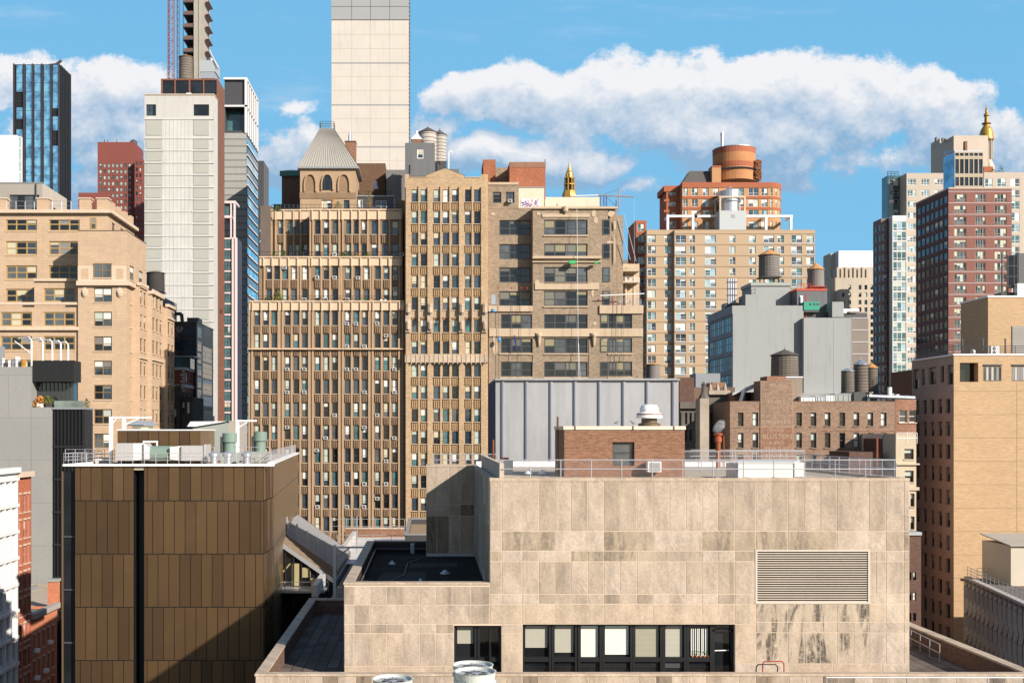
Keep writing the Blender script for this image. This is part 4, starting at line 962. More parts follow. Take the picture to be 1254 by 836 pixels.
# third tier, its left end standing back in the shade
Y3 = 182.2; r3 = [270.7, 299]
colsL = [341, 353, 361, 370.5]; col3 = [385.7, 396.4, 407, 424, 433.4, 442.7, 455, 467.6, 480]
Dd.mass(379, 493, 258.5, Y3, 16, tdk, [(c, c + w, r, r + 16.5) for c, w in zip(col3, (6.4, 6.4, 6.4, 5.8, 5.8, 5.8, 7.8, 7.8, 7.8)) for r in r3], wD, pyb=317, par=1., parm=tc_)
Dd.mass(331.5, 378.6, 259, Y3 + 4, 13, tdk, grid(colsL, r3, 5.6, 16.5), wD, pyb=318, par=1., parm=tc_)
spandrels(Dd, Y3, col3, 6.2, r3[:1], 16.5, r3[1:], ts); spandrels(Dd, Y3 + 4, colsL, 5.6, r3[:1], 16.5, r3[1:], ts)
piers(Dd, Y3, [379.2, 382.6, 392.8, 403.3, 414.6, 419, 430.3, 439.6, 449.5, 463.4, 476, 489], 260, 317, 2.0, .24, tb); piers(Dd, Y3 + 4, [332, 337, 347.5, 359, 367.5], 260, 318, 2., .4, tb)
parapet(Dd, Y3, 379.3, 492.5, 259, 269, [382, 392, 403, 414.5, 418.5, 430, 439.5, 450, 463, 476, 489]); parapet(Dd, Y3 + 4, 332, 378.5, 259.5, 269, [337, 347.5, 359, 367.5])
acunit(Dd, 410, 312, Y3); acunit(Dd, 492, 312, Y3)
tr = Dd.part('terrace_railing')
railing(tr, (X(306, YD), YD + .6, Z(370, YD)), (X(494, YD), YD + .6, Z(370, YD)), 1.05, dark_p, 1., 2, .03); railing(tr, (X(318, Y2), Y2 + .6, Z(316, Y2)), (X(492, Y2), Y2 + .6, Z(316, Y2)), 1.05, dark_p, 1., 2, .03); railing(tr, (X(332, Y3), Y3 + .6, Z(258, Y3)), (X(492, Y3), Y3 + .6, Z(258, Y3)), 1.1, dark_p, .7, 2, .03)
# crowning tower with blind arches and pyramid roof
Y4 = 188.; gw = (X(394, Y4), X(407.5, Y4)); D4 = 9.2
pb4 = Z(258, Y4) - 1
tw = Dd.part('tower_wall'); f4 = FF(Y4); tx0, tx1 = X(367.5, Y4), X(435.5, Y4)
tw.wall(f4, tx0, tx1, pb4 - H, vv(207, Y4), [(X(394, Y4), X(407, Y4), vv(260, Y4), vv(244.5, Y4)), (X(421, Y4), X(428, Y4), vv(260, Y4), vv(245, Y4))], tb, .3)
frx = FRt(tx1); tw.wall(frx, Y4, Y4 + D4, pb4 - H, vv(207, Y4), [], tb); tw.face([(tx0, Y4 + D4, pb4), (tx0, Y4, pb4), (tx0, Y4, Z(207, Y4)), (tx0, Y4 + D4, Z(207, Y4))], tb); tw.face([(tx1, Y4 + D4, pb4), (tx0, Y4 + D4, pb4), (tx0, Y4 + D4, Z(207, Y4)), (tx1, Y4 + D4, Z(207, Y4))], tb)
Dd.win(f4, [(X(394, Y4), X(407, Y4), vv(260, Y4), vv(244.5, Y4))], ws(f_white, [g_dark, g_blue], n=2, rev=.3, blind=.9, near=True)); Dd.win(f4, [(X(421, Y4), X(428, Y4), vv(260, Y4), vv(245, Y4))], ws(f_dgrey, [g_blue], rail=0, rev=.3, blind=0))
def arch(mb, cx, w, pyspr, pytop, pyb, Y, m, mi, d=.3, t=1.5):
    def curve(hw, top, n=7):
        L = []
        for i in range(n + 1):
            q = i / n; L.append((cx - hw * math.cos(q * math.pi / 2) ** .8, pyspr + (top - pyspr) * math.sin(q * math.pi / 2) ** 1.1))
        return L + [(2 * cx - a, b) for a, b in L[-2::-1]]
    o_, i_ = curve(w / 2, pytop), curve(w / 2 - t, pytop + t * 1.2)
    o_ = [(o_[0][0], pyb)] + o_ + [(o_[-1][0], pyb)]; i_ = [(i_[0][0], pyb)] + i_ + [(i_[-1][0], pyb)]
    P = lambda q, dd: (X(q[0], Y), Y - dd, Z(q[1], Y))
    for k in range(len(o_) - 1):
        mb.face([P(o_[k], d), P(o_[k + 1], d), P(i_[k + 1], d), P(i_[k], d)], m); mb.face([P(i_[k], d), P(i_[k + 1], d), P(i_[k + 1], .01), P(i_[k], .01)], m); mb.face([P(o_[k], .0), P(o_[k + 1], .0), P(o_[k + 1], d), P(o_[k], d)], m)
    mb.face([P(q, .02) for q in i_], mi)
for cx_, mi in ((380, tdk), (401, g_dark), (421.3, tdk)): arch(Dd.new('arch'), cx_, 15.5, 226, 212.5, 235 if cx_ != 401 else 233, Y4, tb, mi)
for px in (397.5, 404): Dd.part('arch_mullion', 'am%s' % px).box(X(px, Y4), X(px + .5, Y4), Y4 - .12, Y4 - .03, Z(232.6, Y4), Z(218, Y4), f_dgrey)
Dd.band(367, 436, 236, 243, Y4, .12, ts, 'frieze'); Dd.band(366.5, 436.5, 205, 207, Y4, .35, tc_, 'cornice', 9)
pyrm = wallmat('ribbed pale metal roof', (.40, .385, .34), .08, .5, metal=.15, streak=.2)
rib_ = plain('dark roof seam', (.20, .19, .17), .6); prf = Dd.part('pyramid_roof'); zb_, zt_ = Z(204.8, Y4), Z(150.5, Y4)
ex0, ex1, ey0, ey1 = tx0 - .3, tx1 + .5, Y4 - .4, Y4 + D4 + .4; hx0, hx1, hy0, hy1 = X(392, Y4 + 4), X(409, Y4 + 4), Y4 + 3.6, Y4 + 5.8
prf.hexa([(ex0, ey0, zb_), (ex1, ey0, zb_), (ex1, ey1, zb_), (ex0, ey1, zb_), (hx0, hy0, zt_), (hx1, hy0, zt_), (hx1, hy1, zt_), (hx0, hy1, zt_)], pyrm)
for k in range(23):
    t = k / 22; a = Vector((ex0 + (ex1 - ex0) * t, ey0, zb_)); c = Vector((hx0 + (hx1 - hx0) * t, hy0, zt_)); prf.tube(a, c, .07, rib_, 4)
for k in range(9):
    t = k / 8; a = Vector((ex1, ey0 + (ey1 - ey0) * t, zb_)); c = Vector((hx1, hy0 + (hy1 - hy0) * t, zt_)); prf.tube(a, c, .07, rib_, 4)
prf.box(ex0 - .1, ex1 + .1, ey0 - .1, ey1 + .1, zb_ - .3, zb_ - .005, f_grey)
wk = Dd.part('roof_walk'); 
for a, c in (((hx0, hy0), (hx1, hy0)), ((hx1, hy0), (hx1, hy1)), ((hx0, hy0), (hx0, hy1))): railing(wk, (*a, zt_), (*c, zt_), 1.2, dark_p, .5, 3, .035)
# stair house, chimney, penthouse flat on the right of the tower
Dd.part('chimney').box(X(422.5, 196), X(435.5, 196), 196, 198, Z(215, 196), Z(174, 196), brk_o); Dd.part('chimney').box(X(422, 196), X(436, 196), 195.9, 198.1, Z(174, 196) + .003, Z(172.6, 196), brk_d)
Dd.part('chimney_pipe').lathe(X(428, 196), 197, [(.28, Z(172.6, 196)), (.28, Z(165, 196)), (.05, Z(157, 196))], galv, 12)
Dd.part('penthouse_flat').box(X(437, 191.5), X(482, 191.5), 191.5, 199, Z(260, 191.5), Z(241, 191.5), f_dgrey); Dd.part('penthouse_flat').box(X(436.5, 191.5), X(482.5, 191.5), 191.3, 199.1, Z(241, 191.5) + .003, Z(239.6, 191.5), f_grey)
Dd.win(FF(191.46), [(X(438.5, 191.5), X(444, 191.5), vv(258.5, 191.5), vv(245, 191.5)), (X(460, 191.5), X(473.5, 191.5), vv(258.5, 191.5), vv(246, 191.5))], ws(f_white, [g_blue], n=2, rev=.01, blind=.6))
railing(tr, (X(446, 193), 193, Z(240, 191.5)), (X(479, 193), 193, Z(240, 191.5)), 1.1, dark_p, .8, 2, .03)
for px, py, rr, h, m in ((409, 257, .5, 2.4, lf_o), (414, 257, .7, 1.6, lf_y), (452, 257, .55, 2.8, lf_y), (452, 251, .4, 1.2, lf_o), (340, 257, .8, .8, lf_g)):
    bush(Dd.new('terrace_plant'), X(px, 183.6), 183.6, Z(py + 1.5, 183.6), rr, h, m)
for px, rr, h, m, Yp in ((336, .7, 1.6, lf_g, 181.75), (348, .8, 1.5, lf_g, 181.75), (372, .6, 2.6, lf_g, 183.5), (423, .9, 1.5, lf_g, 181.75), (437, .5, 1.2, lf_o, 181.75), (450, .6, 1.4, lf_y, 181.75), (329, .6, 1.5, lf_g, 180.6), (341, .9, 2.2, lf_y, 180.6), (448, .4, 1.2, lf_g, 180.6)):
    bush(Dd.new('terrace_plant'), X(px, Yp), Yp, (Z(317, Y2) if Yp > 181 else Z(371, YD)) - .6, rr, h + .5, m)
for px, lbm in ((444, plain('teal planter', (.02, .25, .18), .5)), (453, plain('orange planter', (.5, .2, .03), .5)), (466, white_p), (471, white_p)):
    Dd.part('planter', 'pt%s' % px).box(X(px, 180.6), X(px + 2.2, 180.6), 180.4, 180.8, Z(371, YD) - .3, Z(366, YD), lbm)
Dd.finish()
# dark brick masses behind the tower
b = Bld('dark_brick_block', 'dark brown brick block behind the pyramid roofed tower, half in shadow')
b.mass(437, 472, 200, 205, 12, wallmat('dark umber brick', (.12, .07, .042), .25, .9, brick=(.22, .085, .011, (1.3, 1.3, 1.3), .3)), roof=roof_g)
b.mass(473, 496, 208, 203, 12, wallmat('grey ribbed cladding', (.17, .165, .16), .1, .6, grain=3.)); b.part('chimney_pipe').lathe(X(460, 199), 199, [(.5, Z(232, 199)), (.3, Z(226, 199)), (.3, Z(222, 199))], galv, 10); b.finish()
b = Bld('green_capped_turret', 'dark brick stair turret with a green copper cornice left of the pyramid roof')
vd = plain('verdigris copper', (.04, .13, .11), .6)
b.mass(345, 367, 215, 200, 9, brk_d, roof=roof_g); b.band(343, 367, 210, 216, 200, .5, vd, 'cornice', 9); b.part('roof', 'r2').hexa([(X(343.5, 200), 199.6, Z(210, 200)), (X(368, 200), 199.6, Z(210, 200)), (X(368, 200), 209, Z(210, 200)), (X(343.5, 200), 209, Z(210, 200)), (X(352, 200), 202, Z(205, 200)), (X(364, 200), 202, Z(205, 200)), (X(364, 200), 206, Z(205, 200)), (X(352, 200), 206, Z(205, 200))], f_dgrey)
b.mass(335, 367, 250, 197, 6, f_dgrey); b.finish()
b = Bld('dark_slab_building', 'narrow dark grey building wedged between the glass tower and the terraced tower'); b.mass(316, 323, 197, 320, 10, f_dgrey, grid([317.5], [255 + 13 * i for i in range(9)], 4, 6), ws(f_black, [g_blue], rev=.1, fw=.1)); b.mass(319, 333, 252, 290, 8, wallmat('dim brown stucco', (.13, .105, .09), .15, .9)); b.finish()

# ---- gabled tan tower
eb = wallmat('golden tan brick', (.40, .29, .18), .15, .85, streak=.2, fine=5, brick=(.44, .17, .012, (1.1, 1.05, 1.), .16))
es = wallmat('golden ribbed spandrel', (.36, .245, .135), .2, .85, streak=.25, fine=5)
Ee = Bld('gabled_tower', 'slim golden tan brick tower with a shallow gable and a carved white frieze')
YE = 179.; colE = [504, 515.1, 530.8, 542.1, 553.4, 569.3, 580.5]; wE = ws(f_dgrey, [g_blue, g_dark, g_blue, g_grey, g_teal], fw=.08, rev=.15, blind=.6, bl=[b_white, b_green, b_cream])
rE = [232.2, 258.7, 285, 310.6, 337.4, 364, 391.5, 418, 445.8, 472.8, 500.8, 527.8, 554.9, 582, 609.6, 637]
Ee.mass(495.8, 597.5, 217.5, YE, 18, eb, grid(colE, rE, 7.4, 15.5), wE)
Ee.part('gable').prism([(0, 0), (1, 0), (1, 1)], 0, .001, eb) if False else None
gz = lambda py: Z(py, YE)
pts = [(522, 217.4), (522, 214.8), (545, 206), (569, 214.8), (569, 217.4)]
gb = Ee.part('gable'); n_ = len(pts)
for y_ in (YE, YE + .6): gb.face([(X(a, YE), y_, gz(c)) for a, c in pts], eb)
for i in range(n_ - 1): a, c = pts[i], pts[i + 1]; gb.face([(X(a[0], YE), YE - .05, gz(a[1]) + .02), (X(c[0], YE), YE - .05, gz(c[1]) + .02), (X(c[0], YE), YE + .7, gz(c[1]) + .02), (X(a[0], YE), YE + .7, gz(a[1]) + .02)], tc_)
Ee.part('corner_block').box(X(495.8, YE), X(501, YE), YE, YE + .6, gz(217.5) + .002, gz(213.5), eb); Ee.part('corner_block', 'cb2').box(X(589, YE), X(597.5, YE), YE, YE + .6, gz(217.5) + .002, gz(213.5), eb)
for a, c in ((501, 522), (569, 589)): Ee.part('coping').box(X(a, YE), X(c, YE), YE - .08, YE + .5, gz(217.5) + .003, gz(216.8), tc_)
nxtE = rE[1:]; spandrels(Ee, YE, colE, 7.4, rE[:-1], 15.5, nxtE, es, d=.06)
for c in [512.2, 539, 550.3, 577.5]: piers(Ee, YE, [c], 228 if c not in (1,) else 228, None, 2.0, .2, eb)
for c, w_ in ((497, 6), (523.5, 6.2), (562, 6.2), (589, 6.5)): piers(Ee, YE, [c], 229, None, w_, .3, eb)
wf = wallmat('carved pale terracotta', (.42, .335, .25), .35, .8, fine=2.2, bump=.5, streak=.3)
Ee.band(496, 597.4, 434.5, 444, YE, .62, wf, 'frieze')
for c in [498 + i * 5.6 for i in range(18)]: Ee.part('frieze').box(X(c, YE), X(c + 1, YE), YE - .7, YE - .622, gz(446), gz(433.5), wf)
Ee.band(496, 597.4, 379.5, 389, YE, .18, wf, 'spandrel_band')
for i, c in enumerate((500, 526.7, 565.3, 593.5)):
    t = Ee.new('carved_turret'); x = X(c, YE); k = YE / F
    t.lathe(x, YE - .7, [(.1, gz(386)), (3.4 * k, gz(383)), (3.2 * k, gz(376)), (3.7 * k, gz(374.5)), (3.7 * k, gz(372.5)), (.1, gz(372))], wf, 8); t.lathe(x, YE - .65, [(.1, gz(405.5)), (2.4 * k, gz(403.5)), (2.8 * k, gz(395)), (2.2 * k, gz(394)), (.1, gz(393))], wf, 8); t.box(x - 3.3 * k, x + 3.3 * k, YE - .62, YE - .5, gz(407), gz(378), wf)
for px in (512.5, 539.4, 550.7, 577.9): Ee.part('carved_shaft', 'cs%s' % px).box(X(px, YE), X(px + 1.5, YE), YE - .8, YE - .42, gz(394), gz(376.5), wf)
Ee.part('wall').box(X(488, YE + 6), X(496, YE + 6), YE + 6, YE + 16, 0, gz(236), tdk)
Ee.finish()
b = Bld('grey_clad_penthouse', 'dark grey metal clad penthouse with one small window below the twin water tanks', 'penthouse')
gm_ = wallmat('dark grey ribbed cladding', (.14, .145, .15), .08, .55, grain=2.5); YG = 186.
b.mass(496, 532.5, 175, YG, 7, gm_, [(510.8, 518.8, 183, 194.3)], ws(f_white, [g_blue], fw=.15, rev=.1, blind=1, bl=[b_cream], near=True), z0=Z(216, YG)); b.part('door').box(X(501, YG), X(502.5, YG), YG - .06, YG - .004, Z(213, YG), Z(202, YG), f_black)
b.part('chimney').box(X(504, YG), X(516, YG), YG + 2, YG + 4, Z(175, YG), Z(166.5, YG), brk_o); b.part('chimney_cap').hexa([(X(503, YG), YG + 2, Z(166.4, YG)), (X(517, YG), YG + 2, Z(166.4, YG)), (X(517, YG), YG + 4, Z(166.4, YG)), (X(503, YG), YG + 4, Z(166.4, YG)), (X(508.5, YG), YG + 2.7, Z(159, YG)), (X(511.5, YG), YG + 2.7, Z(159, YG)), (X(511.5, YG), YG + 3.3, Z(159, YG)), (X(508.5, YG), YG + 3.3, Z(159, YG))], white_p); b.part('chimney_pipe').tube((X(510, YG), YG + 3, Z(160, YG)), (X(510, YG), YG + 3, Z(154.5, YG)), .16, white_p, 8)
b.mass(532.5, 547, 197, 190, 6, f_dgrey, z0=Z(216, YG)); b.mass(545, 562, 207, 186, 5, gm_, z0=Z(218, YG)); b.finish()
tank('water_tank', 'pale water tank with a shingled lid, in front of its twin by the blank tower', 524, 160, 205, 22, 190, cone_d, wood_p, False, 153, 'rooftop water tanks')
tank('water_tank', 'pale wooden water tank partly hidden behind its twin beside the tall blank tower', 538.5, 164, 210, 17, 193.5, cone_d, wood_p, True, 157, 'rooftop water tanks')
b = Bld('roof_antenna', 'thin white hooked antenna mast right of the twin water tanks', 'antenna'); x = X(549.5, 188); b.part('mast').tube((x, 188, Z(207, 188)), (x, 188, Z(186, 188)), .08, white_p, 6); b.part('hook').tube((x, 188, Z(186, 188)), (x + .4, 188, Z(184, 188)), .07, white_p, 6); b.part('hook').tube((x + .4, 188, Z(184, 188)), (x + .6, 188, Z(188, 188)), .07, white_p, 6); b.finish()

# ---- big-windowed brown loft building
fbk = wallmat('grey brown loft brick', (.27, .21, .15), .18, .85, streak=.3, fine=4, soil=.25, brick=(.44, .17, .012, (1.15, 1.1, 1.05), .2))
fcr = wallmat('patched cream stucco', (.47, .37, .26), .14, .85, streak=.35, soil=.2)
wF = ws(f_dgrey, [g_dark, g_grey, g_dark], n=4, rail=1, fw=.16, rev=.22, blind=.5, bl=[plain('drab olive shade', (.15, .15, .115), .5), plain('brown grey shade', (.10, .10, .095), .5), plain('khaki shade', (.24, .215, .12), .5)], near=True, mid=.45)
w3 = dict(wF, n=3); w1 = dict(wF, n=1)
Ff = Bld('loft_building', 'grey brown brick loft building with wide steel windows, flaking stucco and cream bands')
YF = 179.5; rowF = [269, 298.4, 327, 356, 384.8, 413.8, 442.8, 471, 500]
Ff.mass(652.5, 744.5, 254.5, YF, 20, fbk, [(666.3, 719.5, r, r + 18.6) for r in rowF], wF, par=.8)
Ff.mass(597.5, 652.2, 256, YF + 2.2, 17, fbk, [(611.5, 650, r + .5, r + 18.8) for r in rowF[:4]], w3, pyb=376, par=.8)
Ff.mass(598.5, 652.3, 375, YF, 17, fbk, [(613.5, 651.5, r, r + 18) for r in rowF[4:]], w3)
Ff.mass(744.8, 755.5, 256, YF + .3, 14, fbk, pyb=375, par=.8); Ff.mass(755.7, 763, 263.5, YF + 3, 10, fbk, pyb=375)
Ff.mass(744.7, 787.5, 375, YF, 17, fbk, [(745.3, 774, r, r + 17.6) for r in rowF[4:]], w3)
Ff.win(FF(YF - .02), [(X(737.8, YF), X(747, YF), vv(r + 18.5, YF), vv(r, YF)) for r in rowF[:4]], dict(w1, rev=.0)) 
Ff.win(FF(YF - .02), [(X(735, YF), X(745, YF), vv(r + 17.6, YF), vv(r, YF)) for r in rowF[4:]], dict(w1, rev=.0))
Ff.band(599, 787.3, 402.2, 412, YF, .22, fcr, 'cream_band'); Ff.band(598, 652, 374.5, 381.5, YF, .3, fcr, 'cream_band'); Ff.band(734, 787.5, 374, 384, YF, .3, fcr, 'cream_band'); Ff.band(655, 733.5, 346.5, 354.5, YF, .2, fcr, 'cream_band')
Ff.band(652, 736, 314, 317, YF, .55, fcr, 'ledge'); Ff.band(652, 736, 320, 321.5, YF, .3, fcr, 'ledge'); Ff.band(652, 756, 253.4, 256, YF, .35, fcr, 'coping'); Ff.band(664, 722, 262, 266, YF, .14, fcr, 'flaking_stucco')
for a, c in ((652.2, 665), (721, 734)): Ff.part('pier', 'p%s' % a).box(X(a, YF), X(c, YF), YF - .12, YF - .004, 0, Z(402.5, YF) if False else Z(414, YF), fbk)
def patch(b, px, py, w, h, Y, m, n=9, d=.03):
    mb = b.new('flaking_stucco'); k = []
    for i in range(n): t = 2 * math.pi * i / n; r = rng.uniform(.6, 1.15); k.append((X(px + w / 2 * r * math.cos(t), Y), Z(py + h / 2 * r * math.sin(t), Y)))
    mb.face([(a, Y - d, c) for a, c in k], m); 
    for i in range(n): a, c = k[i], k[(i + 1) % n]; mb.face([(a[0], Y - d, a[1]), (c[0], Y - d, c[1]), (c[0], Y - .002, c[1]), (a[0], Y - .002, a[1])], m)
for q in ((659.5, 261.5, 6, 5), (727, 262, 7, 10), (730, 270, 6, 9), (748, 262, 10, 9), (753, 275, 3, 16), (752.8, 305, 2.6, 40), (747, 296.5, 11, 3.5), (658, 346, 6, 8), (726, 358, 4, 12), (604, 262, 7, 4), (606, 423, 7, 24), (728, 396, 5, 5), (741, 416, 8, 3)):
    patch(Ff, *q, YF - .03 if q[0] > 652 or q[1] > 375 else YF + 2.17, fcr)
for r in rowF:
    for a, c in ((666, 720), (612, 652), (745, 774.5)):
        if a != 666 and a < 660 and r < 375: continue
        if a == 745 and r < 375: continue
        Ff.new('window_sill').box(X(a - .5, YF), X(c + .5, YF), YF - .2, YF - .003, Z(r + 20.4, YF), Z(r + 18.9, YF), fcr)
for px in (660, 727):
    t = Ff.new('ox_head_ornament'); x = X(px, YF); k = YF / F; t.lathe(x, YF - .35, [(.1, Z(424, YF)), (1.3 * k, Z(422, YF)), (2.2 * k, Z(414, YF)), (3.6 * k, Z(411, YF)), (3.2 * k, Z(408.5, YF)), (.1, Z(407.5, YF))], fcr, 10); t.tube((x - 4.2 * k, YF - .3, Z(408, YF)), (x + 4.2 * k, YF - .3, Z(409.5, YF)), .12, fcr)
t = Ff.new('shield_ornament'); t.lathe(X(692, YF), YF - .25, [(.1, Z(262, YF)), (.45, Z(259, YF)), (.5, Z(254, YF)), (.1, Z(252.5, YF))], fcr, 10)
# roof level: annex with two windows, cream bulkheads, mural, brick block
Ff.front(597.5, 635, 224, 182.5, fbk, [(603.5, 613.8, 235, 248.5), (619.5, 630, 235, 248.5)], 256, dict(w1, n=1)); Ff.part('rooftop_annex').box(X(597.5, 182.5), X(635, 182.5), 183, 189.5, Z(256, 182.5), Z(224, 182.5) + .0, fbk); Ff.band(597.5, 635, 223.4, 226.5, 182.5, .15, fcr, 'coping'); acunit(Ff, 624.5, 246.5, 182.3, .5)
Ff.part('cream_bulkhead').box(X(635.2, 182.5), X(666.5, 182.5), 182.7, 187.5, Z(256, 182.5), Z(229.5, 182.5), wallmat('cream painted wall', (.62, .54, .42), .06, .8, streak=.15)); Ff.part('cream_bulkhead').box(X(635, 182.5), X(667, 182.5), 182.6, 187.6, Z(229.5, 182.5) + .003, Z(228.6, 182.5), f_grey)
Ff.part('cream_bulkhead', 'cb2').box(X(667.5, 186.5), X(735, 186.5), 186.5, 191.5, Z(256, 186.5), Z(241.5, 186.5), _m['cream painted wall'])
mu = Ff.part('mural', label='small colourful spray painted mural on a cream wall'); mcs = [plain('mural pink', (.55, .10, .14), .6), plain('mural navy', (.03, .03, .12), .6), plain('mural purple', (.22, .06, .22), .6), plain('mural white', (.6, .6, .62), .6), plain('mural blue', (.10, .25, .5), .6), plain('mural orange', (.6, .25, .1), .6)]
mu.fq(FF(182.65), X(638, 182.5), X(662, 182.5), vv(253.6, 182.5), vv(243.2, 182.5), 0, mcs[3])
for i in range(60):
    a, c = rng.uniform(638.3, 659), rng.uniform(243.6, 252.4); w_, h_ = rng.uniform(.8, 3.2), rng.uniform(.5, 2.); s_ = rng.uniform(-1, 1)
    pts = [(a, c + s_), (a + w_, c - s_ * .5), (a + w_ * .8, c + h_), (a - .2, c + h_ * .8 + s_ * .5)]; pts = [(min(661.8, max(638.1, p)), min(253.4, max(243.3, q))) for p, q in pts]
    mu.face([(X(p, 182.5), 182.64 - i * .0004, Z(q, 182.5)) for p, q in pts], rng.choice(mcs[:2] + mcs))
obk = wallmat('orange red brick', (.27, .10, .05), .2, .85, brick=(.22, .085, .011, (1.5, 1.6, 1.8), .35), soil=.15); 
Ff.part('stair_bulkhead').box(X(624, 189.5), X(668, 189.5), 189.5, 197.5, Z(256, 189.5), Z(205, 189.5), obk); Ff.part('stair_bulkhead').box(X(623.8, 189.5), X(668.2, 189.5), 189.45, 197.6, Z(205, 189.5) + .003, Z(198.5, 189.5), wallmat('weathered brick band', (.24, .13, .09), .25, .85)); Ff.part('stair_bulkhead').box(X(592, 192.5), X(607, 192.5), 192.5, 199.5, Z(256, 192.5), Z(195.5, 192.5), obk); Ff.part('stair_bulkhead').box(X(607.05, 195), X(623.9, 195), 195, 199.5, Z(256, 192.5), Z(201, 192.5), fbk)
Ff.part('lightning_rod').tube((X(667.7, 189.5), 189.8, Z(228, 189.5)), (X(667.7, 189.5), 189.8, Z(194.5, 189.5)), .06, f_black)
# scaffold balcony wing on the right
sc_ = Ff.part('side_wing'); sc_.box(X(756, 185.5), X(783, 185.5), 185.5, 195.5, 0, Z(323, 185.5), fcr)
for t_, b_ in ((328, 333), (345.5, 347)): Ff.part('balcony_slab', 'bs%s' % t_).box(X(756, 183.5), X(782, 183.5), 182.7, 185.4, Z(b_, 183.5), Z(t_, 183.5), fcr)
Ff.part('side_opening').box(X(757, 185.5), X(764, 185.5), 185.3, 185.48, Z(344, 185.5), Z(333.5, 185.5), g_dark); Ff.part('side_opening', 'so2').box(X(760, 185.5), X(768, 185.5), 185.3, 185.48, Z(372, 185.5), Z(359, 185.5), g_grey)
for px in (767, 777): Ff.part('column', 'cl%s' % px).lathe(X(px, 183.5), 184.1, [(.22, Z(373, 183.5)), (.2, Z(333, 183.5))], fcr, 8)
railing(Ff.part('balcony_railing'), (X(755, 183), 183, Z(347, 183.5)), (X(783, 183), 183, Z(347, 183.5)), .9, white_p, .8, 3, .035)
railing(Ff.part('balcony_railing', 'br2'), (X(736, YF), YF + .8, Z(374, YF)), (X(786, YF), YF + .8, Z(374, YF)), 1.1, galv, 1., 3, .04)
Ff.finish()
sp = Bld('suspended_scaffold', 'window washing style suspended platform with ropes hanging on the loft building front', 'scaffold'); Ys = 178.4
redp = plain('red scaffold paint', (.55, .03, .02), .5); bluep = plain('blue tarp', (.02, .25, .6), .5); grp = plain('green tarp', (.03, .38, .12), .5)
for px, t_, b_ in ((706.5, 256, 462), (708.5, 420, 463)): sp.part('rope', 'r%s' % px).tube((X(px, Ys), Ys, Z(t_, Ys)), (X(px + 2, Ys), Ys, Z(b_, Ys)), .028, white_p, 5)
for px in (611, 627.5, 638, 752.5, 757.5, 764): sp.part('rope', 'r%s' % px).tube((X(px, Ys), Ys + .6, Z(356, Ys)), (X(px, Ys), Ys + .6, Z(462, Ys)), .03, f_dgrey, 4)
sp.part('green_tarp').box(X(697, Ys), X(704.5, Ys), Ys - .2, Ys + .5, Z(323, Ys), Z(319, Ys), grp); sp.part('green_tarp', 'g2').box(X(728, Ys), X(732.5, Ys), Ys - .2, Ys + .5, Z(322.5, Ys), Z(320.5, Ys), grp)
sp.part('blue_bag').lathe(X(603.5, Ys), Ys, [(.05, Z(383, Ys)), (.28, Z(381, Ys)), (.3, Z(378.7, Ys)), (.05, Z(378, Ys))], bluep, 8); sp.part('blue_bag', 'b2').lathe(X(611.5, Ys), Ys, [(.05, Z(419, Ys)), (.24, Z(417, Ys)), (.2, Z(413, Ys)), (.02, Z(412.5, Ys))], bluep, 8); sp.part('blue_strap').tube((X(630, Ys), Ys + .3, Z(410, Ys)), (X(632, Ys), Ys + .3, Z(428, Ys)), .1, plain('dark blue strap', (.02, .04, .2), .5), 5)
sp.part('counterweight').box(X(602, Ys), X(608.5, Ys), Ys + 1, Ys + 1.6, Z(372, Ys), Z(360, Ys), galv); sp.part('outrigger').tube((X(735, Ys), Ys, Z(362, Ys)), (X(789, Ys), Ys, Z(359.5, Ys)), .08, white_p)
for px, py in ((611, 351.5), (627, 351.5), (639, 351.5), (646, 352), (734, 366.5), (751, 366), (752, 371), (772.5, 368.5), (683, 249.5), (668, 241.5)): sp.part('red_marker', 'm%s' % px).lathe(X(px, Ys), Ys + .9, [(.02, Z(py + 1.2, Ys)), (.14, Z(py, Ys)), (.02, Z(py - 1.2, Ys))], redp, 8)
sp.finish()
jb = Bld('roof_boom', 'blue steel posts carrying a pale horizontal boom on the loft building roof', 'hoist boom'); Yj = 181.5; blu = plain('blue steel post', (.05, .07, .22), .5)
for px, t in ((739, 240), (742, 240.5), (757.5, 239), (734.5, 240), (754, 245)): jb.part('post', 'p%s' % px).box(X(px, Yj), X(px + 1.2, Yj), Yj, Yj + .2, Z(258, Yj), Z(t, Yj), blu)
jb.part('boom').tube((X(733, Yj), Yj, Z(238.8, Yj)), (X(777, Yj), Yj, Z(241, Yj)), .13, galv); jb.part('boom').tube((X(700, Yj), Yj, Z(240, Yj)), (X(734, Yj), Yj, Z(239, Yj)), .08, white_p)
jb.part('mast').tube((X(758, Yj), Yj, Z(258, Yj)), (X(758, Yj), Yj, Z(231, Yj)), .09, galv); jb.part('cable').tube((X(758, Yj), Yj, Z(231.5, Yj)), (X(737, Yj), Yj, Z(239, Yj)), .03, f_dgrey, 4); jb.part('cable', 'c2').tube((X(742, Yj), Yj, Z(241, Yj)), (X(756, Yj), Yj, Z(254, Yj)), .04, blu, 4); jb.part('cable', 'c3').tube((X(776.5, Yj), Yj, Z(241, Yj)), (X(777, Yj), Yj, Z(322, Yj)), .025, galv, 4)
for a, c, d in ((755, 766, 318), (764, 773, 320)): jb.part('cable', 'c%s' % a).tube((X(a, Yj), Yj, Z(262, Yj)), (X(c + 6, Yj), Yj, Z(d, Yj)), .05, galv, 4)
jb.finish()
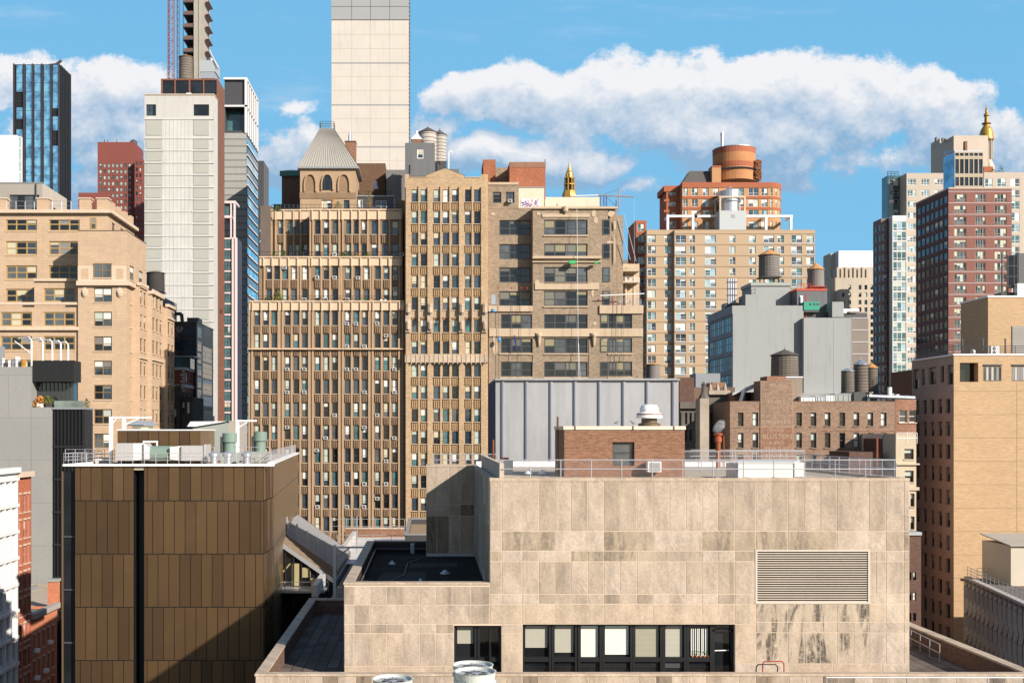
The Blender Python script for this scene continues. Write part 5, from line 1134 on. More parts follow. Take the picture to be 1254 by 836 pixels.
# ---- tan brick apartment block at the right edge
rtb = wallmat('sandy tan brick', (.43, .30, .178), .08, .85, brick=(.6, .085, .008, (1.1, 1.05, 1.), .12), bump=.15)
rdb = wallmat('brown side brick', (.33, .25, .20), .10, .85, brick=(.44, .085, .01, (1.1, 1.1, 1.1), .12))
_R = Bld('tan_apartment_block', 'tan brick apartment block at the right edge with a shaded brown flank of small windows')
YR = 150.; DR = 13.
rrow = [487.5 + 28.2 * i for i in range(11)]
wR = ws(f_dgrey, [g_dark, g_grey, g_dark], n=1, rail=0, fw=.14, rev=.35, blind=.75, bl=[plain('dim beige curtain', (.30, .26, .20), .6), plain('grey curtain', (.2, .2, .2), .6)], near=True)
sd = sidegrid(5, rrow, 18, .55, .04, .05)
sd += [(.02, .14, 446, 470), (.22, .30, 446, 467), (.40, .58, 446, 468), (.68, .76, 447, 468), (.82, .97, 446, 472)]
sd = [(1 - q[1], 1 - q[0], q[2], q[3]) if False else q for q in sd]
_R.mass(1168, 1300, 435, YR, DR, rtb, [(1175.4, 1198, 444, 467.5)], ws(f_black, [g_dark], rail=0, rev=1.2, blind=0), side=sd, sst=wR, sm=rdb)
for px, w_ in ((1204.3, 22), (1239, 23.5), (1275, 22)):
    fr = FF(YR - .01); x0, x1 = X(px, YR), X(px + w_, YR); t = _R.new('loggia_window')
    t.fq(fr, x0, x1, vv(466.5, YR), vv(446, YR), .004, f_brown); t.fbox(fr, x0, x1, vv(447.5, YR), vv(446, YR), .005, .16, f_dgrey)
    for k in range(7): a = x0 + (x1 - x0) * (k + .1) / 7; t.fq(fr, a, a + (x1 - x0) * .115, vv(465.5, YR), vv(449.5, YR), .012, rng.choice([g_grey, _m['grey curtain'], plain('pale curtain', (.4, .38, .34), .6), g_dark]))
jm = plain('dark expansion joint', (.27, .18, .10), .9)
for i in range(12):
    py = 459.5 + 28.6 * i + (19 if i else 19); _R.part('expansion_joint').box(X(1168.3, YR), X(1300, YR), YR - .012, YR - .003, Z(py + .5, YR), Z(py, YR), jm)
_R.part('expansion_joint').box(X(1245, YR), X(1245.5, YR), YR - .014, YR - .004, 0, Z(468, YR), jm)
_R.part('coping').box(X(1168, YR) - .1, X(1300, YR), YR - .1, YR + .5, Z(435, YR) + .003, Z(433.2, YR), white_p); _R.part('coping').box(X(1168, YR) - .1, X(1168, YR) + .4, YR + .503, YR + DR, Z(435, YR) + .003, Z(433.2, YR), white_p)
railing(_R.part('roof_railing'), (X(1170, YR), YR + 1, Z(433, YR)), (X(1300, YR), YR + 1, Z(433, YR)), 1.1, dark_p, 1.4, 4, .035); railing(_R.part('roof_railing'), (X(1168, YR) + .5, YR + 1, Z(433, YR)), (X(1168, YR) + .5, YR + DR, Z(433, YR)), 1.3, dark_p, .6, 4, .035)
_R.part('rooftop_penthouse').box(X(1210, 156), X(1300, 156), 156, 164, Z(434, YR), Z(364, 156), rtb); _R.part('penthouse_coping').box(X(1210, 156) - .1, X(1300, 156), 155.9, 164.1, Z(364, 156) + .003, Z(362, 156), white_p)
_R.part('recess').box(X(1239, 156), X(1270, 156), 155.9, 155.98, Z(434, 156), Z(399, 156), wallmat('shaded grey louvre', (.30, .27, .23), .1, .8)); 
for k in range(12): _R.part('recess').box(X(1239.5, 156), X(1270, 156), 155.84, 155.89, Z(402 + k * 2.6, 156), Z(401.2 + k * 2.6, 156), f_grey)
for px in (1178.5, 1203.5, 1231): _R.part('roof_post', 'rp%s' % px).box(X(px, 152), X(px + 1.2, 152), 152, 152.2, Z(434, YR), Z(414, 152), f_dgrey)
_R.part('steel_frame').box(X(1226, 160), X(1300, 160), 160, 162, Z(364, 156), Z(358, 160), f_black)
for px in (1227, 1234, 1241.5, 1246): _R.part('steel_frame').box(X(px, 160), X(px + .9, 160), 160, 160.2, Z(358, 160), Z(312, 160), f_black)
for py in (312, 325, 338, 350): _R.part('steel_frame').box(X(1227, 160), X(1247, 160), 160.01, 160.19, Z(py + .9, 160), Z(py, 160), f_black)
_R.part('louvre_screen').box(X(1247.5, 160), X(1300, 160), 160, 163, Z(350, 160), Z(310, 160), f_dgrey); _R.part('louvre_screen').box(X(1246, 159), X(1300, 159), 159, 159.9, Z(362, 159), Z(347, 159), galv)
_R.finish()
b = Bld('roof_condenser', 'white condenser unit with two round fans behind the railing of the tan block', 'air conditioner'); Yc = 152.5
b.part('casing').box(X(1213.8, Yc), X(1225, Yc), Yc, Yc + .6, Z(434, Yc), Z(423.5, Yc), white_p)
for py in (426.5, 431.5):
    mb = b.new('fan_grille'); mb.lathe(0, 0, [], dark_p) if False else None
    c = Vector((X(1217.5, Yc), Yc - .005, Z(py, Yc))); mb.face([c + Vector((.23 * math.cos(t), -.003, .23 * math.sin(t))) for t in [k * math.pi / 8 for k in range(16)]], f_dgrey); mb.face([c + Vector((.08 * math.cos(t), -.008, .08 * math.sin(t))) for t in [k * math.pi / 8 for k in range(16)]], white_p)
b.finish()
b = Bld('roof_vent', 'small white drum vent beside the twin fan condenser on the tan block', 'roof vent'); b.part('drum').lathe(X(1191.5, 152.5), 152.5, [(.3, Z(434, YR)), (.3, Z(428.5, 152)), (.1, Z(427.3, 152))], white_p, 12); b.part('flange').lathe(X(1191.5, 152.5), 152.5, [(.4, Z(434, YR)), (.4, Z(433, YR))], galv, 12); b.finish()
# ---- faceted concrete building bottom right
cgr = wallmat('grey precast concrete', (.42, .39, .36), .12, .85, streak=.3); cgd = wallmat('shaded facet precast concrete', (.34, .32, .30), .12, .85, streak=.3)  # second concrete is a darkened copy, facet shade put into the colour
S = Bld('faceted_concrete_building', 'grey precast concrete building with rows of folded hexagonal window shells at bottom right')
pa = (X(1181.5, 140), 140.); pb_ = (X(1300, 107), 107.); ang = math.degrees(math.atan2(pb_[1] - pa[1], pb_[0] - pa[0])); fS = Fr(*pa, ang); LS_ = math.dist(pa, pb_); zS = Z(706, 140)
S.part('wall').fq(fS, 0, LS_, -60, zS - H, -.7, g_dark)
S.part('roof').prism([pa, pb_, (pb_[0] + 40, 107), (pb_[0] + 40, 141), (pa[0] - .1, 141)], zS - .6, zS - .3, roof_g)
S.part('back_wall').prism([pa, (pb_[0] + 40, 107), (pb_[0] + 40, 140.3), (pa[0], 140.3)], 0, zS - .7, cgr)
mw, mh = 1.75, 3.35; nc = int(LS_ / mw)
for i in range(nc + 1):
    for j in range(7):
        u, v = i * mw, zS - H - (j + 1) * mh - .2
        sh = S.part('facade_shell', 'sh%d_%d' % (i, j)) if j < 4 and i < 22 else S.part('facade_shell', 'rest', kind='stuff')
        # folded fin: broad at the floor lines, pinched half way up, so neighbours leave long hexagonal openings
        prof = [(0, .80), (.12, .62), (.32, .24), (.68, .24), (.88, .62), (1, .80)]
        for (a, wa), (c, wc) in zip(prof[:-1], prof[1:]):
            va, vc = v + a * mh, v + c * mh; da, dc = .0 + (1 - wa / .80) * .20, .0 + (1 - wc / .80) * .20
            sh.face([fS.p(u - wa, va, -.22), fS.p(u, va, da), fS.p(u, vc, dc), fS.p(u - wc, vc, -.22)], cgd)
            sh.face([fS.p(u, va, da), fS.p(u + wa, va, -.22), fS.p(u + wc, vc, -.22), fS.p(u, vc, dc)], cgr)
S.part('coping').fbox(fS, 0, LS_, zS - H - .2, zS - H + .1, -.6, .1, cgr)
railing(S.part('roof_railing'), fS.p(0, zS - H + .1, -.3), fS.p(LS_, zS - H + .1, -.3), 1.15, galv, 1.6, 3, .03); railing(S.part('roof_railing'), (pa[0] + 1, 139, zS), (pb_[0] + 10, 139, zS), 1.15, galv, 1.6, 3, .03)
S.part('roof_bulkhead').box(X(1238, 134), X(1300, 134), 134, 141, zS - .4, Z(668, 134), wallmat('pale cream panel', (.48, .43, .35), .08, .7)); S.part('bulkhead_roof').hexa([(X(1235.5, 134), 133.6, Z(668, 134) + .003), (X(1300, 134), 133.6, Z(668, 134) + .003), (X(1300, 134), 141, Z(660.5, 134)), (X(1235.5, 134), 141, Z(660.5, 134)), (X(1235.5, 134), 133.6, Z(667, 134)), (X(1300, 134), 133.6, Z(667, 134)), (X(1300, 134), 141, Z(659, 134)), (X(1235.5, 134), 141, Z(659, 134))], pyrm)
S.finish()

# ---- brick loft with ghost lettering
tbk = wallmat('old brown brick', (.225, .15, .105), .18, .85, brick=(.3, .12, .014, (1.35, 1.4, 1.45), .3), streak=.15, soil=.2)
tbr = wallmat('old red brick', (.25, .13, .085), .18, .85, brick=(.3, .12, .014, (1.3, 1.4, 1.5), .3), soil=.2)
T = Bld('ghost_sign_building', 'brown brick warehouse with faded painted lettering and two rows of arched sash windows')
YT = 149.; cT = [903.6, 921.5, 975.1, 992.7, 1010, 1028, 1045.3, 1062.4, 1078.7]; r0 = [(505, 521.5), (529.8, 548), (556.5, 574), (584, 601)]
wT = ws(f_dgrey, [g_dark], fw=.12, rev=.3, blind=.75, bl=[b_white, b_white, b_green], sill=tbk, near=True)
T.mass(894, 1096, 492.5, YT, 22, tbk, [(c, c + 7, a, q) for c in cT for a, q in r0], wT, par=.5, roof=roof_g)
T.mass(1096.3, 1122, 489, YT + .3, 20, tbr, [(1101, 1110.5, 502, 517), (1113, 1122, 502, 517)], ws(f_white, [g_dark, g_grey], fw=.1, rev=.2, sill=cope), roof=roof_g)
T.part('sign_wall').prism([(X(931, YT), YT - .12), (X(971, YT), YT - .12), (X(971, YT), YT - .004), (X(931, YT), YT - .004)], 20, Z(466, YT), tbk)
T.part('parapet_stack').box(X(931, YT), X(968, YT), YT, YT + 3, Z(493, YT), Z(466, YT), tbk); T.part('parapet_stack').box(X(939, YT), X(962.5, YT), YT - .119, YT + 3.01, Z(466, YT) + .003, Z(460.5, YT), tbr)
T.part('stack_shoulder').box(X(971, YT), X(992, YT), YT + 3, YT + 9, Z(493, YT), Z(461, YT), wallmat('brown ribbed sheet', (.25, .205, .16), .1, .7, grain=3.)); T.part('stack_shoulder').box(X(957, YT), X(992.5, YT), YT + 2.9, YT + 9.1, Z(461, YT) + .002, Z(459.6, YT), white_p)
wp = plain('faded white sign paint', (.38, .29, .215), .9, spec=.1); wp2 = plain('very faded sign paint', (.40, .30, .215), .9, spec=.1)
fadeb = wallmat('redder painted brick patch', (.22, .12, .078), .15, .85, brick=(.3, .12, .014, (1.4, 1.5, 1.5), .3)); T.part('sign_patch').fq(FF(YT - .122), X(931.3, YT), X(970.7, YT), vv(560, YT), vv(523, YT), .0, fadeb)
for q in (931.2, 970.4): T.part('sign_border').fq(FF(YT - .125), X(q, YT), X(q + .5, YT), vv(560, YT), vv(466, YT), .0, wp2)
T.part('sign_border').fq(FF(YT - .126), X(894, YT), X(971, YT), vv(522.8, YT), vv(522.2, YT), 0, wp2)
TY = YT - .13
text(T, 'DAVID', 951.5, 526.6, 4.2, 17, TY, wp); text(T, 'BLUSTEIN', 952, 534.2, 5.6, 35, TY, wp); text(T, '& BRO.', 951.5, 541.8, 4.0, 20, TY, wp); text(T, 'RAW FURS', 951.5, 549, 4.8, 30, TY, wp); text(T, 'FURS', 952, 557.5, 4, 28, TY, wp2)
text(T, 'FELIX', 951, 472, 4.6, 16, TY, wp2); text(T, 'ZIMMERMAN', 950, 479, 4.6, 31, TY, wp2, .42); text(T, 'FURS', 951, 492, 4.4, 22, TY, wp2, key='f2'); text(T, 'COATS', 951, 499, 4, 18, TY, wp2); text(T, 'SUITS & COATS', 951, 509.5, 3.8, 36, TY, wp2); text(T, 'DRESSES', 951, 516.5, 3.6, 34, TY, wp2)
T.band(1000, 1096, 527, 527.8, YT, .05, tbr, 'string_course'); T.part('coping').box(X(894, YT), X(931, YT), YT - .06, YT + .4, Z(492.5, YT) + .15, Z(491, YT), rust); T.part('coping').box(X(971, YT), X(1096, YT), YT - .06, YT + .4, Z(492.5, YT) + .15, Z(491, YT), rust)
# sloping skylight on the roof
T.part('skylight_house').prism([(X(900, 154), 154), (X(928, 154), 154), (X(928, 154), 162), (X(900, 154), 162)], Z(493, YT), Z(480, 154), tbr); T.part('skylight').hexa([(X(897, 152), 152, Z(484, 152)), (X(930, 152), 152, Z(470, 152)), (X(930, 160), 160, Z(470, 152)), (X(897, 160), 160, Z(484, 152)), (X(897, 152), 152, Z(481, 152)), (X(930, 152), 152, Z(467, 152)), (X(930, 160), 160, Z(467, 152)), (X(897, 160), 160, Z(481, 152))], galv)
T.part('skylight_door').box(X(913, 154), X(919, 154), 153.8, 153.99, Z(492, 154), Z(481, 154), g_dark); T.part('skylight_frame').tube((X(907, 152), 152, Z(492, 152)), (X(911, 152), 152, Z(477, 152)), .25, white_p)
T.finish()
# rooftop clutter of the ghost sign building
for i, (a, c, t, m, lb) in enumerate(((981, 998, 486, white_p, 'white ribbed roof air unit nearest the painted sign'), (999, 1011, 485, galv, 'grey metal roof air unit second from the painted sign'), (1012, 1022, 484, white_p, 'white wedge roofed air unit, third from the painted sign'), (1023, 1042, 482.5, gl_, 'pale green roof air unit left of the steel tank stands'))):
    b = Bld('roof_air_unit', lb, 'air handler', 'roof air units on the brick warehouse'); Yq = 151.
    b.part('casing').box(X(a, Yq), X(c, Yq), Yq, Yq + 3, Z(493, YT), Z(t, Yq), m)
    for k in range(3): q = a + (c - a) * (k + .5) / 3; b.part('panel_seam', 's%d' % k).box(X(q, Yq), X(q + .4, Yq), Yq - .03, Yq - .003, Z(492, YT), Z(t + 1, Yq), f_dgrey)
    b.part('cap').box(X(a, Yq) - .1, X(c, Yq) + .1, Yq - .1, Yq + 3.1, Z(t, Yq) + .003, Z(t - .8, Yq), galv); b.finish()
b = Bld('duct_cluster', 'tangle of grey ducts and pipes at the right end of the warehouse roof', 'ductwork'); Yq = 152.
b.part('duct').box(X(1046, Yq), X(1060, Yq), Yq, Yq + 2, Z(493, YT), Z(480, Yq), f_dgrey)
for i in range(9): q = 1062 + i * 6; b.part('unit', 'u%d' % i).box(X(q, Yq), X(q + rng.uniform(3, 5), Yq), Yq, Yq + 1.5, Z(491, YT), Z(rng.uniform(480, 486), Yq), rng.choice([galv, white_p, f_dgrey, gl_]))
b.part('pipe').tube((X(1062, Yq), Yq - .5, Z(485, Yq)), (X(1118, Yq), Yq - .5, Z(487, Yq)), .25, galv, 10); b.part('pole').tube((X(1089.5, Yq), Yq, Z(490, Yq)), (X(1089.5, Yq), Yq, Z(474, Yq)), .3, white_p, 8); b.finish()
tank('water_tank', 'brown wooden water tank with dark lid in front of the blank grey walls', 966, 434, 461, 33, 174, cone_d, wood, False, 426.5)
tank('water_tank', 'left hand one of three small dark water tanks on steel stands', 1041, 454, 488, 15.5, 155, cone_g, wood, True, 450)
tank('water_tank', 'tallest of three dark water tanks on steel stands, in the middle with a metal lid', 1057.5, 446, 489, 17.5, 158, cone_g, wood, True, 439.5)
tank('water_tank', 'orange lidded water tank behind the other two small dark tanks', 1070, 450, 486, 15, 163, cone_o, wood, True, 444)
b = Bld('cream_building', 'narrow cream building with green blinds between the warehouse and the tan block'); Yx = 138.; crm = wallmat('cream masonry', (.50, .42, .31), .1, .85, streak=.3)
b.mass(1097, 1122, 531, Yx, 14, crm, [(1107.5, 1119, 549.5, 562), (1108, 1119, 576, 590), (1115, 1120, 604, 620), (1115, 1120, 632, 648)], ws(f_black, [g_dark], fw=.1, rev=.3, blind=1, bl=[b_green], sill=crm)); b.band(1097, 1125, 567, 569, Yx, .3, crm, 'ledge'); b.band(1097, 1125, 596, 600, Yx, .2, crm, 'ledge'); railing(b.part('roof_railing'), (X(1098, Yx), Yx, Z(543, Yx)), (X(1123, Yx), Yx, Z(543, Yx)), 1.3, white_p, 1, 2, .04)
b.part('dark_shed').box(X(1080, 142), X(1097, 142), 142, 148, 0, Z(537, 142), brk_d); b.part('shed_roof').box(X(1079, 142), X(1110, 142), 141.8, 148, Z(537, 142) + .003, Z(531, 142), galv); b.part('low_wing').box(X(1040, 140), X(1080, 140), 140, 147, 0, Z(553, 140), brk_d); b.finish()
b = Bld('low_dark_building', 'low dark red building seen in the gap left of the tan block'); b.mass(1100, 1128, 655, 125, 30, brk_d, grid([1112, 1118], [700, 725, 750], 4, 10), ws(f_black, [g_dark])); b.part('roof_edge').box(X(1100, 125), X(1128, 125), 124.8, 155, Z(655, 125) + .01, Z(651, 125), galv); b.finish()
# ---- dim church-like row behind the flue
chs = wallmat('dark grey stone', (.13, .115, .10), .3, .9, streak=.4, fine=2); cht = wallmat('pale quoin stone', (.34, .29, .23), .25, .9, fine=1.5)  # wall stone darker than the corner pier
b = Bld('gothic_building', 'dim gothic stone building with tall pointed windows and a pale corner pier behind the flue'); Yg = 150.
b.mass(833, 856, 498, Yg + 4, 25, chs, grid([839, 844.5, 850], [505, 526], 2.6, 14), ws(f_dgrey, [g_dark], rev=.4, fw=.1)); b.mass(856.3, 893.5, 500, Yg + 8, 20, chs, [(868, 884, 505, 560)], ws(f_brown, [g_dark], n=5, rail=3, rev=.5, fw=.12, blind=.0))
b.band(832, 857, 492, 500, Yg + 4, .5, chs, 'parapet'); b.part('corner_pier').box(X(855, Yg), X(866, Yg), Yg - 1, Yg + 1.5, 0, Z(488, Yg), cht); b.part('pinnacle').lathe(X(862, Yg), Yg, [(.8, Z(488, Yg)), (.35, Z(481, Yg)), (.3, Z(472, Yg)), (.4, Z(471, Yg)), (.05, Z(467, Yg))], chs, 8)
b.band(867, 893, 478, 483, Yg + 8, .6, cht, 'cornice'); b.part('gable').prism([(X(868, Yg + 8), Yg + 8), (X(892, Yg + 8), Yg + 8), (X(892, Yg + 8), Yg + 10), (X(868, Yg + 8), Yg + 10)], Z(501, Yg + 8), Z(483, Yg + 8), chs)
for px in (871, 880, 889): b.part('finial', 'f%s' % px).lathe(X(px, Yg + 8), Yg + 8.5, [(.3, Z(478, Yg + 8)), (.2, Z(472, Yg + 8)), (.05, Z(468, Yg + 8))], cht, 6)
b.finish()
b = Bld('dark_rear_block', 'dark block with a rooftop bulkhead between the grey metal building and the pale grey walls'); b.mass(832, 850, 462, 172, 20, brk_d); b.mass(850, 900, 474, 178, 18, wallmat('dusky brown brick', (.16, .11, .085), .2, .9)); b.part('gable_house').prism([(X(872, 178), 178), (X(887, 178), 178), (X(887, 178), 184), (X(872, 178), 184)], Z(474, 178), Z(468, 178), tbr); b.finish()
# ================================================================= LEFT SIDE
ob_ = wallmat('sand coloured brick', (.47, .345, .235), .09, .85, streak=.18, fine=4, brick=(1.2, .48, .025, (.86, .85, .83), .05), bump=.15)
oc = wallmat('cream stone trim', (.55, .44, .33), .12, .85, streak=.3)
wO = ws(f_tan, [g_dark, g_dark, g_blue, g_grey], n=3, fw=.22, rev=.22, blind=.3, bl=[plain('grey drawn shade', (.20, .21, .20), .5), b_cream], sill=oc, near=True, mid=.5)
wO2 = dict(wO, n=2, fm=plain('bronze window frame', (.22, .15, .07), .5), fw=.14, bl=[b_white, plain('taupe shade', (.18, .17, .15), .5), b_green], blind=.7)
O = Bld('sand_brick_building', 'sand coloured brick building with triple ochre framed windows, stone medallions and a stepped roofline')
YO = 184.
O.mass(-60, 132.5, 261, 190, 17, ob_, [(7.2, 45.3, r, r + 17) for r in (266, 295.3, 325)] + [(59.8, 97.4, r, r + 17) for r in (266, 295.3, 325)] + [(-45, -8, r, r + 17) for r in (266, 295.3, 325)] + [(7.2, 45.3, 353.7, 370)], wO, side=sidegrid(3, [267], 15, .4), sst=dict(wO2, n=1), par=1.)
O.win(FF(189.98), [(X(110.5, 190), X(118.5, 190), vv(281.5, 190), vv(266, 190))], dict(wO, n=1, rev=0.))
O.band(-60, 133, 257.5, 261.5, 190, .7, oc, 'cornice', 17)
for a, c in ((-8, 7), (45, 59), (97, 110.5), (118.5, 132)): O.part('parapet_block', 'pb%s' % a).box(X(a, 190), X(c, 190), 190.05, 191.6, Z(257.5, 190), Z(243.5, 190), ob_); O.part('parapet_block', 'pb%s' % a).box(X(a, 190) - .15, X(c, 190) + .15, 189.9, 191.8, Z(243.5, 190) + .002, Z(242, 190), oc)
for k in range(4): y = 193 + k * 4; O.part('parapet_block', 'ps%s' % k).box(X(132, 190) - 1.2, X(132, 190), y, y + 1.6, Z(257.5, 190), Z(243, 190), ob_)
railing(O.part('roof_railing'), (X(7, 190), 190.5, Z(257.5, 190)), (X(97, 190), 190.5, Z(257.5, 190)), 1.6, galv, 1.5, 2, .03)
O.mass(95.5, 155, 283, YO, 12.8, ob_, [(115, 137, r, r + 18) for r in (322.3, 352, 381.6, 411.8, 441.5, 471.2, 500.8, 530.6, 560)], wO2, side=sidegrid(2, [322.3, 352, 381.6, 411.8, 441.5, 471.2, 500.8, 530.6], 18, .5, .05, .05), sst=dict(wO2, n=1), par=.8, parm=f_brown)
O.mass(-60, 95.2, 376, YO + .4, 10, ob_, [(q, q + 38, r, r + 17.5) for q in (-50, 1, 53.5) for r in (382, 411.5, 441, 470.5, 500, 530)], wO)
O.mass(42, 95.3, 343, 187, 6, ob_, [(53.5, 92, 353, 369.5)], wO, pyb=376)
for a, c, t, b_ in ((-60, 95, 370.3, 373.5), (-60, 97, 400.5, 404.5)): O.band(a, c, t, b_, YO + .4, .5, oc, 'belt_course')
O.band(42, 95.3, 341.2, 344.5, 187, .35, oc, 'belt_course'); O.band(94.5, 155.5, 344.3, 349.8, YO, .55, oc, 'belt_course', 12.8); O.band(95.5, 155, 325.5, 344.2, YO, .1, oc, 'stone_panel')
for a, c in ((100, 108.5), (143, 151.5)): O.new('brick_inset').box(X(a, YO), X(c, YO), YO - .13, YO - .102, Z(341.5, YO), Z(329, YO), ob_)
O.win(FF(YO - .12), [(X(115, YO), X(137, YO), vv(340.3, YO), vv(322.3, YO))], dict(wO2, rev=-.01))
for px in (104, 147):
    m_ = O.new('medallion'); k = YO / F; c = Vector((X(px, YO), YO - .05, Z(358, YO)))
    for rr, d in ((5.4, 0), (4.2, .12), (2.5, .25)):
        P0 = [c + Vector((rr * .72 * k * math.cos(t), -d - .12, rr * 1.1 * k * math.sin(t))) for t in [q * math.pi / 9 for q in range(18)]]; m_.face(P0, oc)
        for q in range(18): a, b_ = P0[q], P0[(q + 1) % 18]; m_.face([a, b_, b_ + Vector((0, .12, 0)), a + Vector((0, .12, 0))], oc)
# lower wing running back along the side street
xs = X(155, YO); fr = FRt(xs + .6)
rr_ = [352 + 29.6 * i for i in range(7)]
O.mass(155.3, 160, 349, 186.5, 3.4, ob_, side=sidegrid(1, rr_, 18, .35), sst=dict(wO2, n=1), z0=0)
xw = X(163, 190)
def wing(x1, y0, y1, pt, yr, n, rows):
    mb = O.part('side_wing_wall'); f = FRt(x1); zt = vv(pt, yr)
    R_ = [(y0 + (y1 - y0) * (i + .18) / n, y0 + (y1 - y0) * (i + .78) / n, vv(r + 17, yr), vv(r, yr)) for i in range(n) for r in rows]
    mb.wall(f, y0, y1, -60, zt, R_, ob_, .3); O.win(f, R_, dict(wO2, n=1)); x0 = x1 - 6
    mb.face([(x0, y0, 0), (x1, y0, 0), (x1, y0, H + zt), (x0, y0, H + zt)], ob_); O.part('roof').face([(x0, y0, H + zt), (x1, y0, H + zt), (x1, y1, H + zt), (x0, y1, H + zt)], roof_g)
    mb.face([(x1, y1, 0), (x0, y1, 0), (x0, y1, H + zt), (x1, y1, H + zt)], ob_)
    O.new('belt_course').box(x1 - .3, x1 + .35, y0 - .3, y1, H + zt, H + zt + .5, oc)
    for r in rows[::3]: O.new('belt_course').box(x1 + .003, x1 + .25, y0, y1, H + vv(r - 4, yr), H + vv(r - 6, yr), oc)
wing(X(164, YO), YO + 3.6, YO + 8.5, 346, YO, 2, rr_); wing(X(164, YO) + .8, YO + 8.6, YO + 16.5, 352, YO, 3, rr_[0:]); wing(X(164, YO) + 1.6, YO + 16.6, YO + 22, 362, YO, 2, rr_[1:])
O.finish()
b = Bld('roof_pavilion', 'grey stucco roof pavilion with a wide dark window on the sand brick building', 'penthouse'); gs = wallmat('grey stucco', (.30, .28, .25), .08, .85, streak=.15); gs2 = wallmat('light stucco', (.42, .38, .32), .06, .85, streak=.15)
b.mass(-40, 52, 224.5, 193, 13, gs, [(11.5, 48, 238.5, 257)], ws(f_dgrey, [g_grey, g_dark], n=4, rail=0, rev=.3, blind=0), side=[(.08, .25, 244, 257), (.42, .6, 246, 257), (.75, .93, 247, 257)], sst=ws(f_white, [g_grey], rev=.25, n=1), sm=gs2, z0=Z(261, 190)); b.part('coping').box(X(-40, 193), X(52, 193) + .1, 192.9, 193.4, Z(224.5, 193) + .003, Z(223.3, 193), f_grey); b.part('drainpipe').tube((X(52, 193) - 1, 192.8, Z(242, 193)), (X(52, 193) - 1, 192.8, Z(225, 193)), .12, f_dgrey); b.finish()
# grey concrete and black-fin building
cg = wallmat('smooth grey concrete', (.265, .265, .25), .06, .75, streak=.08, brick=(14., 6.2, .03, (.7, .7, .7), .03), scale=.2)
fin = wallmat('black steel fin', (.016, .017, .018), .2, .45, spec=.5)
P_ = Bld('concrete_black_fin_building', 'smooth grey concrete building with a black finned facade and a glazed terrace'); YP = 166.
P_.mass(-60, 38, 449, YP, 14, cg); P_.mass(38.3, 64, 498.5, YP, 14, cg, roof=roof_g); 
P_.part('black_facade').box(X(64, YP) + .02, X(103, YP), YP + .3, YP + 4.3, 0, Z(501, YP), fin)
for i in range(9): px = 66 + i * 4.4; P_.part('fin', 'fin%d' % i).box(X(px, YP), X(px, YP) + .1, YP - .1, YP + .295, 0, Z(501, YP), fin)
for k in range(8): P_.part('floor_band', 'fb%d' % k).box(X(64.2, YP), X(103, YP), YP - .02, YP + .28, Z(548 + 40 * k, YP), Z(545.5 + 40 * k, YP), fin)
P_.part('black_canopy').box(X(38.3, YP), X(89, YP), YP + .5, YP + 4, Z(467, YP), Z(441, YP), wallmat('black ribbed cladding', (.02, .021, .022), .2, .5, grain=3.)); P_.part('glass_room').box(X(38.3, YP), X(84, YP), YP + 2.5, YP + 4, Z(498, YP), Z(467, YP) - .01, glassmat('terrace glass', (.02, .03, .035), spec=1.))
for i in range(9): px = 39 + i * 5; P_.part('glass_room_mullion', 'gm%d' % i).box(X(px, YP), X(px, YP) + .1, YP + 2.38, YP + 2.49, Z(498, YP), Z(467, YP), f_dgrey)
P_.part('terrace_edge').box(X(64, YP), X(103.5, YP), YP - .1, YP + 4.3, Z(501, YP) + .002, Z(498.8, YP), f_grey)
gp = glassmat('pale terrace balustrade', (.16, .20, .18), spec=.9)
P_.part('balustrade').box(X(66, YP), X(102, YP), YP + .2, YP + .26, Z(498.7, YP), Z(490.5, YP), gp); bush(P_.new('terrace_plant'), X(47, YP), YP + 1, Z(498, YP), 1.2, 1.6, lf_o, 200); bush(P_.new('terrace_plant'), X(56, YP), YP + 1, Z(498, YP), 1., 1.6, lf_y); bush(P_.new('terrace_plant'), X(101, YP), YP + 2, Z(498.5, YP), .6, 1.3, lf_g)
P_.part('terrace_sofa').box(X(44, YP), X(51, YP), YP + .4, YP + 1.2, Z(498.4, YP), Z(494, YP), white_p); P_.part('terrace_sofa', 's2').box(X(55, YP), X(62, YP), YP + .4, YP + 1.2, Z(498.4, YP), Z(492, YP), f_dgrey)
P_.finish()
pw = Bld('white_pipe_array', 'row of bent white pipes on the roof of the grey concrete building', 'pipes'); Yp = 169.
for i, px in enumerate((38.5, 52.5, 64, 74.5, 83.5)):
    t = pw.new('pipe'); z0 = Z(449 if px < 39 else 441, YP); z1 = Z(416.5 + i * 1.4, Yp); t.tube((X(px, Yp), Yp, z0), (X(px, Yp), Yp, z1), .13, white_p, 8); t.tube((X(px, Yp), Yp, z1), (X(px - 4, Yp), Yp + .5, z1 + .45), .09, white_p, 8); t.tube((X(px - 4, Yp), Yp + .5, z1 + .45), (X(px - 22, Yp), Yp + 2, z1 + .4), .13, white_p, 8)
pw.part('cross_brace').tube((X(15, Yp), Yp + 1, Z(417, Yp)), (X(37, Yp), Yp, Z(432, Yp)), .08, white_p); pw.finish()
b = Bld('roof_machinery', 'jumble of small grey machines with an orange barrel on the concrete roof edge', 'machinery'); Yp = 167.
for i in range(8): a = -4 + i * 4.6; b.part('cabinet', 'c%d' % i).box(X(a, Yp), X(a + rng.uniform(2, 3.6), Yp), Yp, Yp + 1, Z(449, YP) - .0, Z(rng.uniform(436, 445), Yp), rng.choice([galv, f_dgrey, f_grey, white_p]))
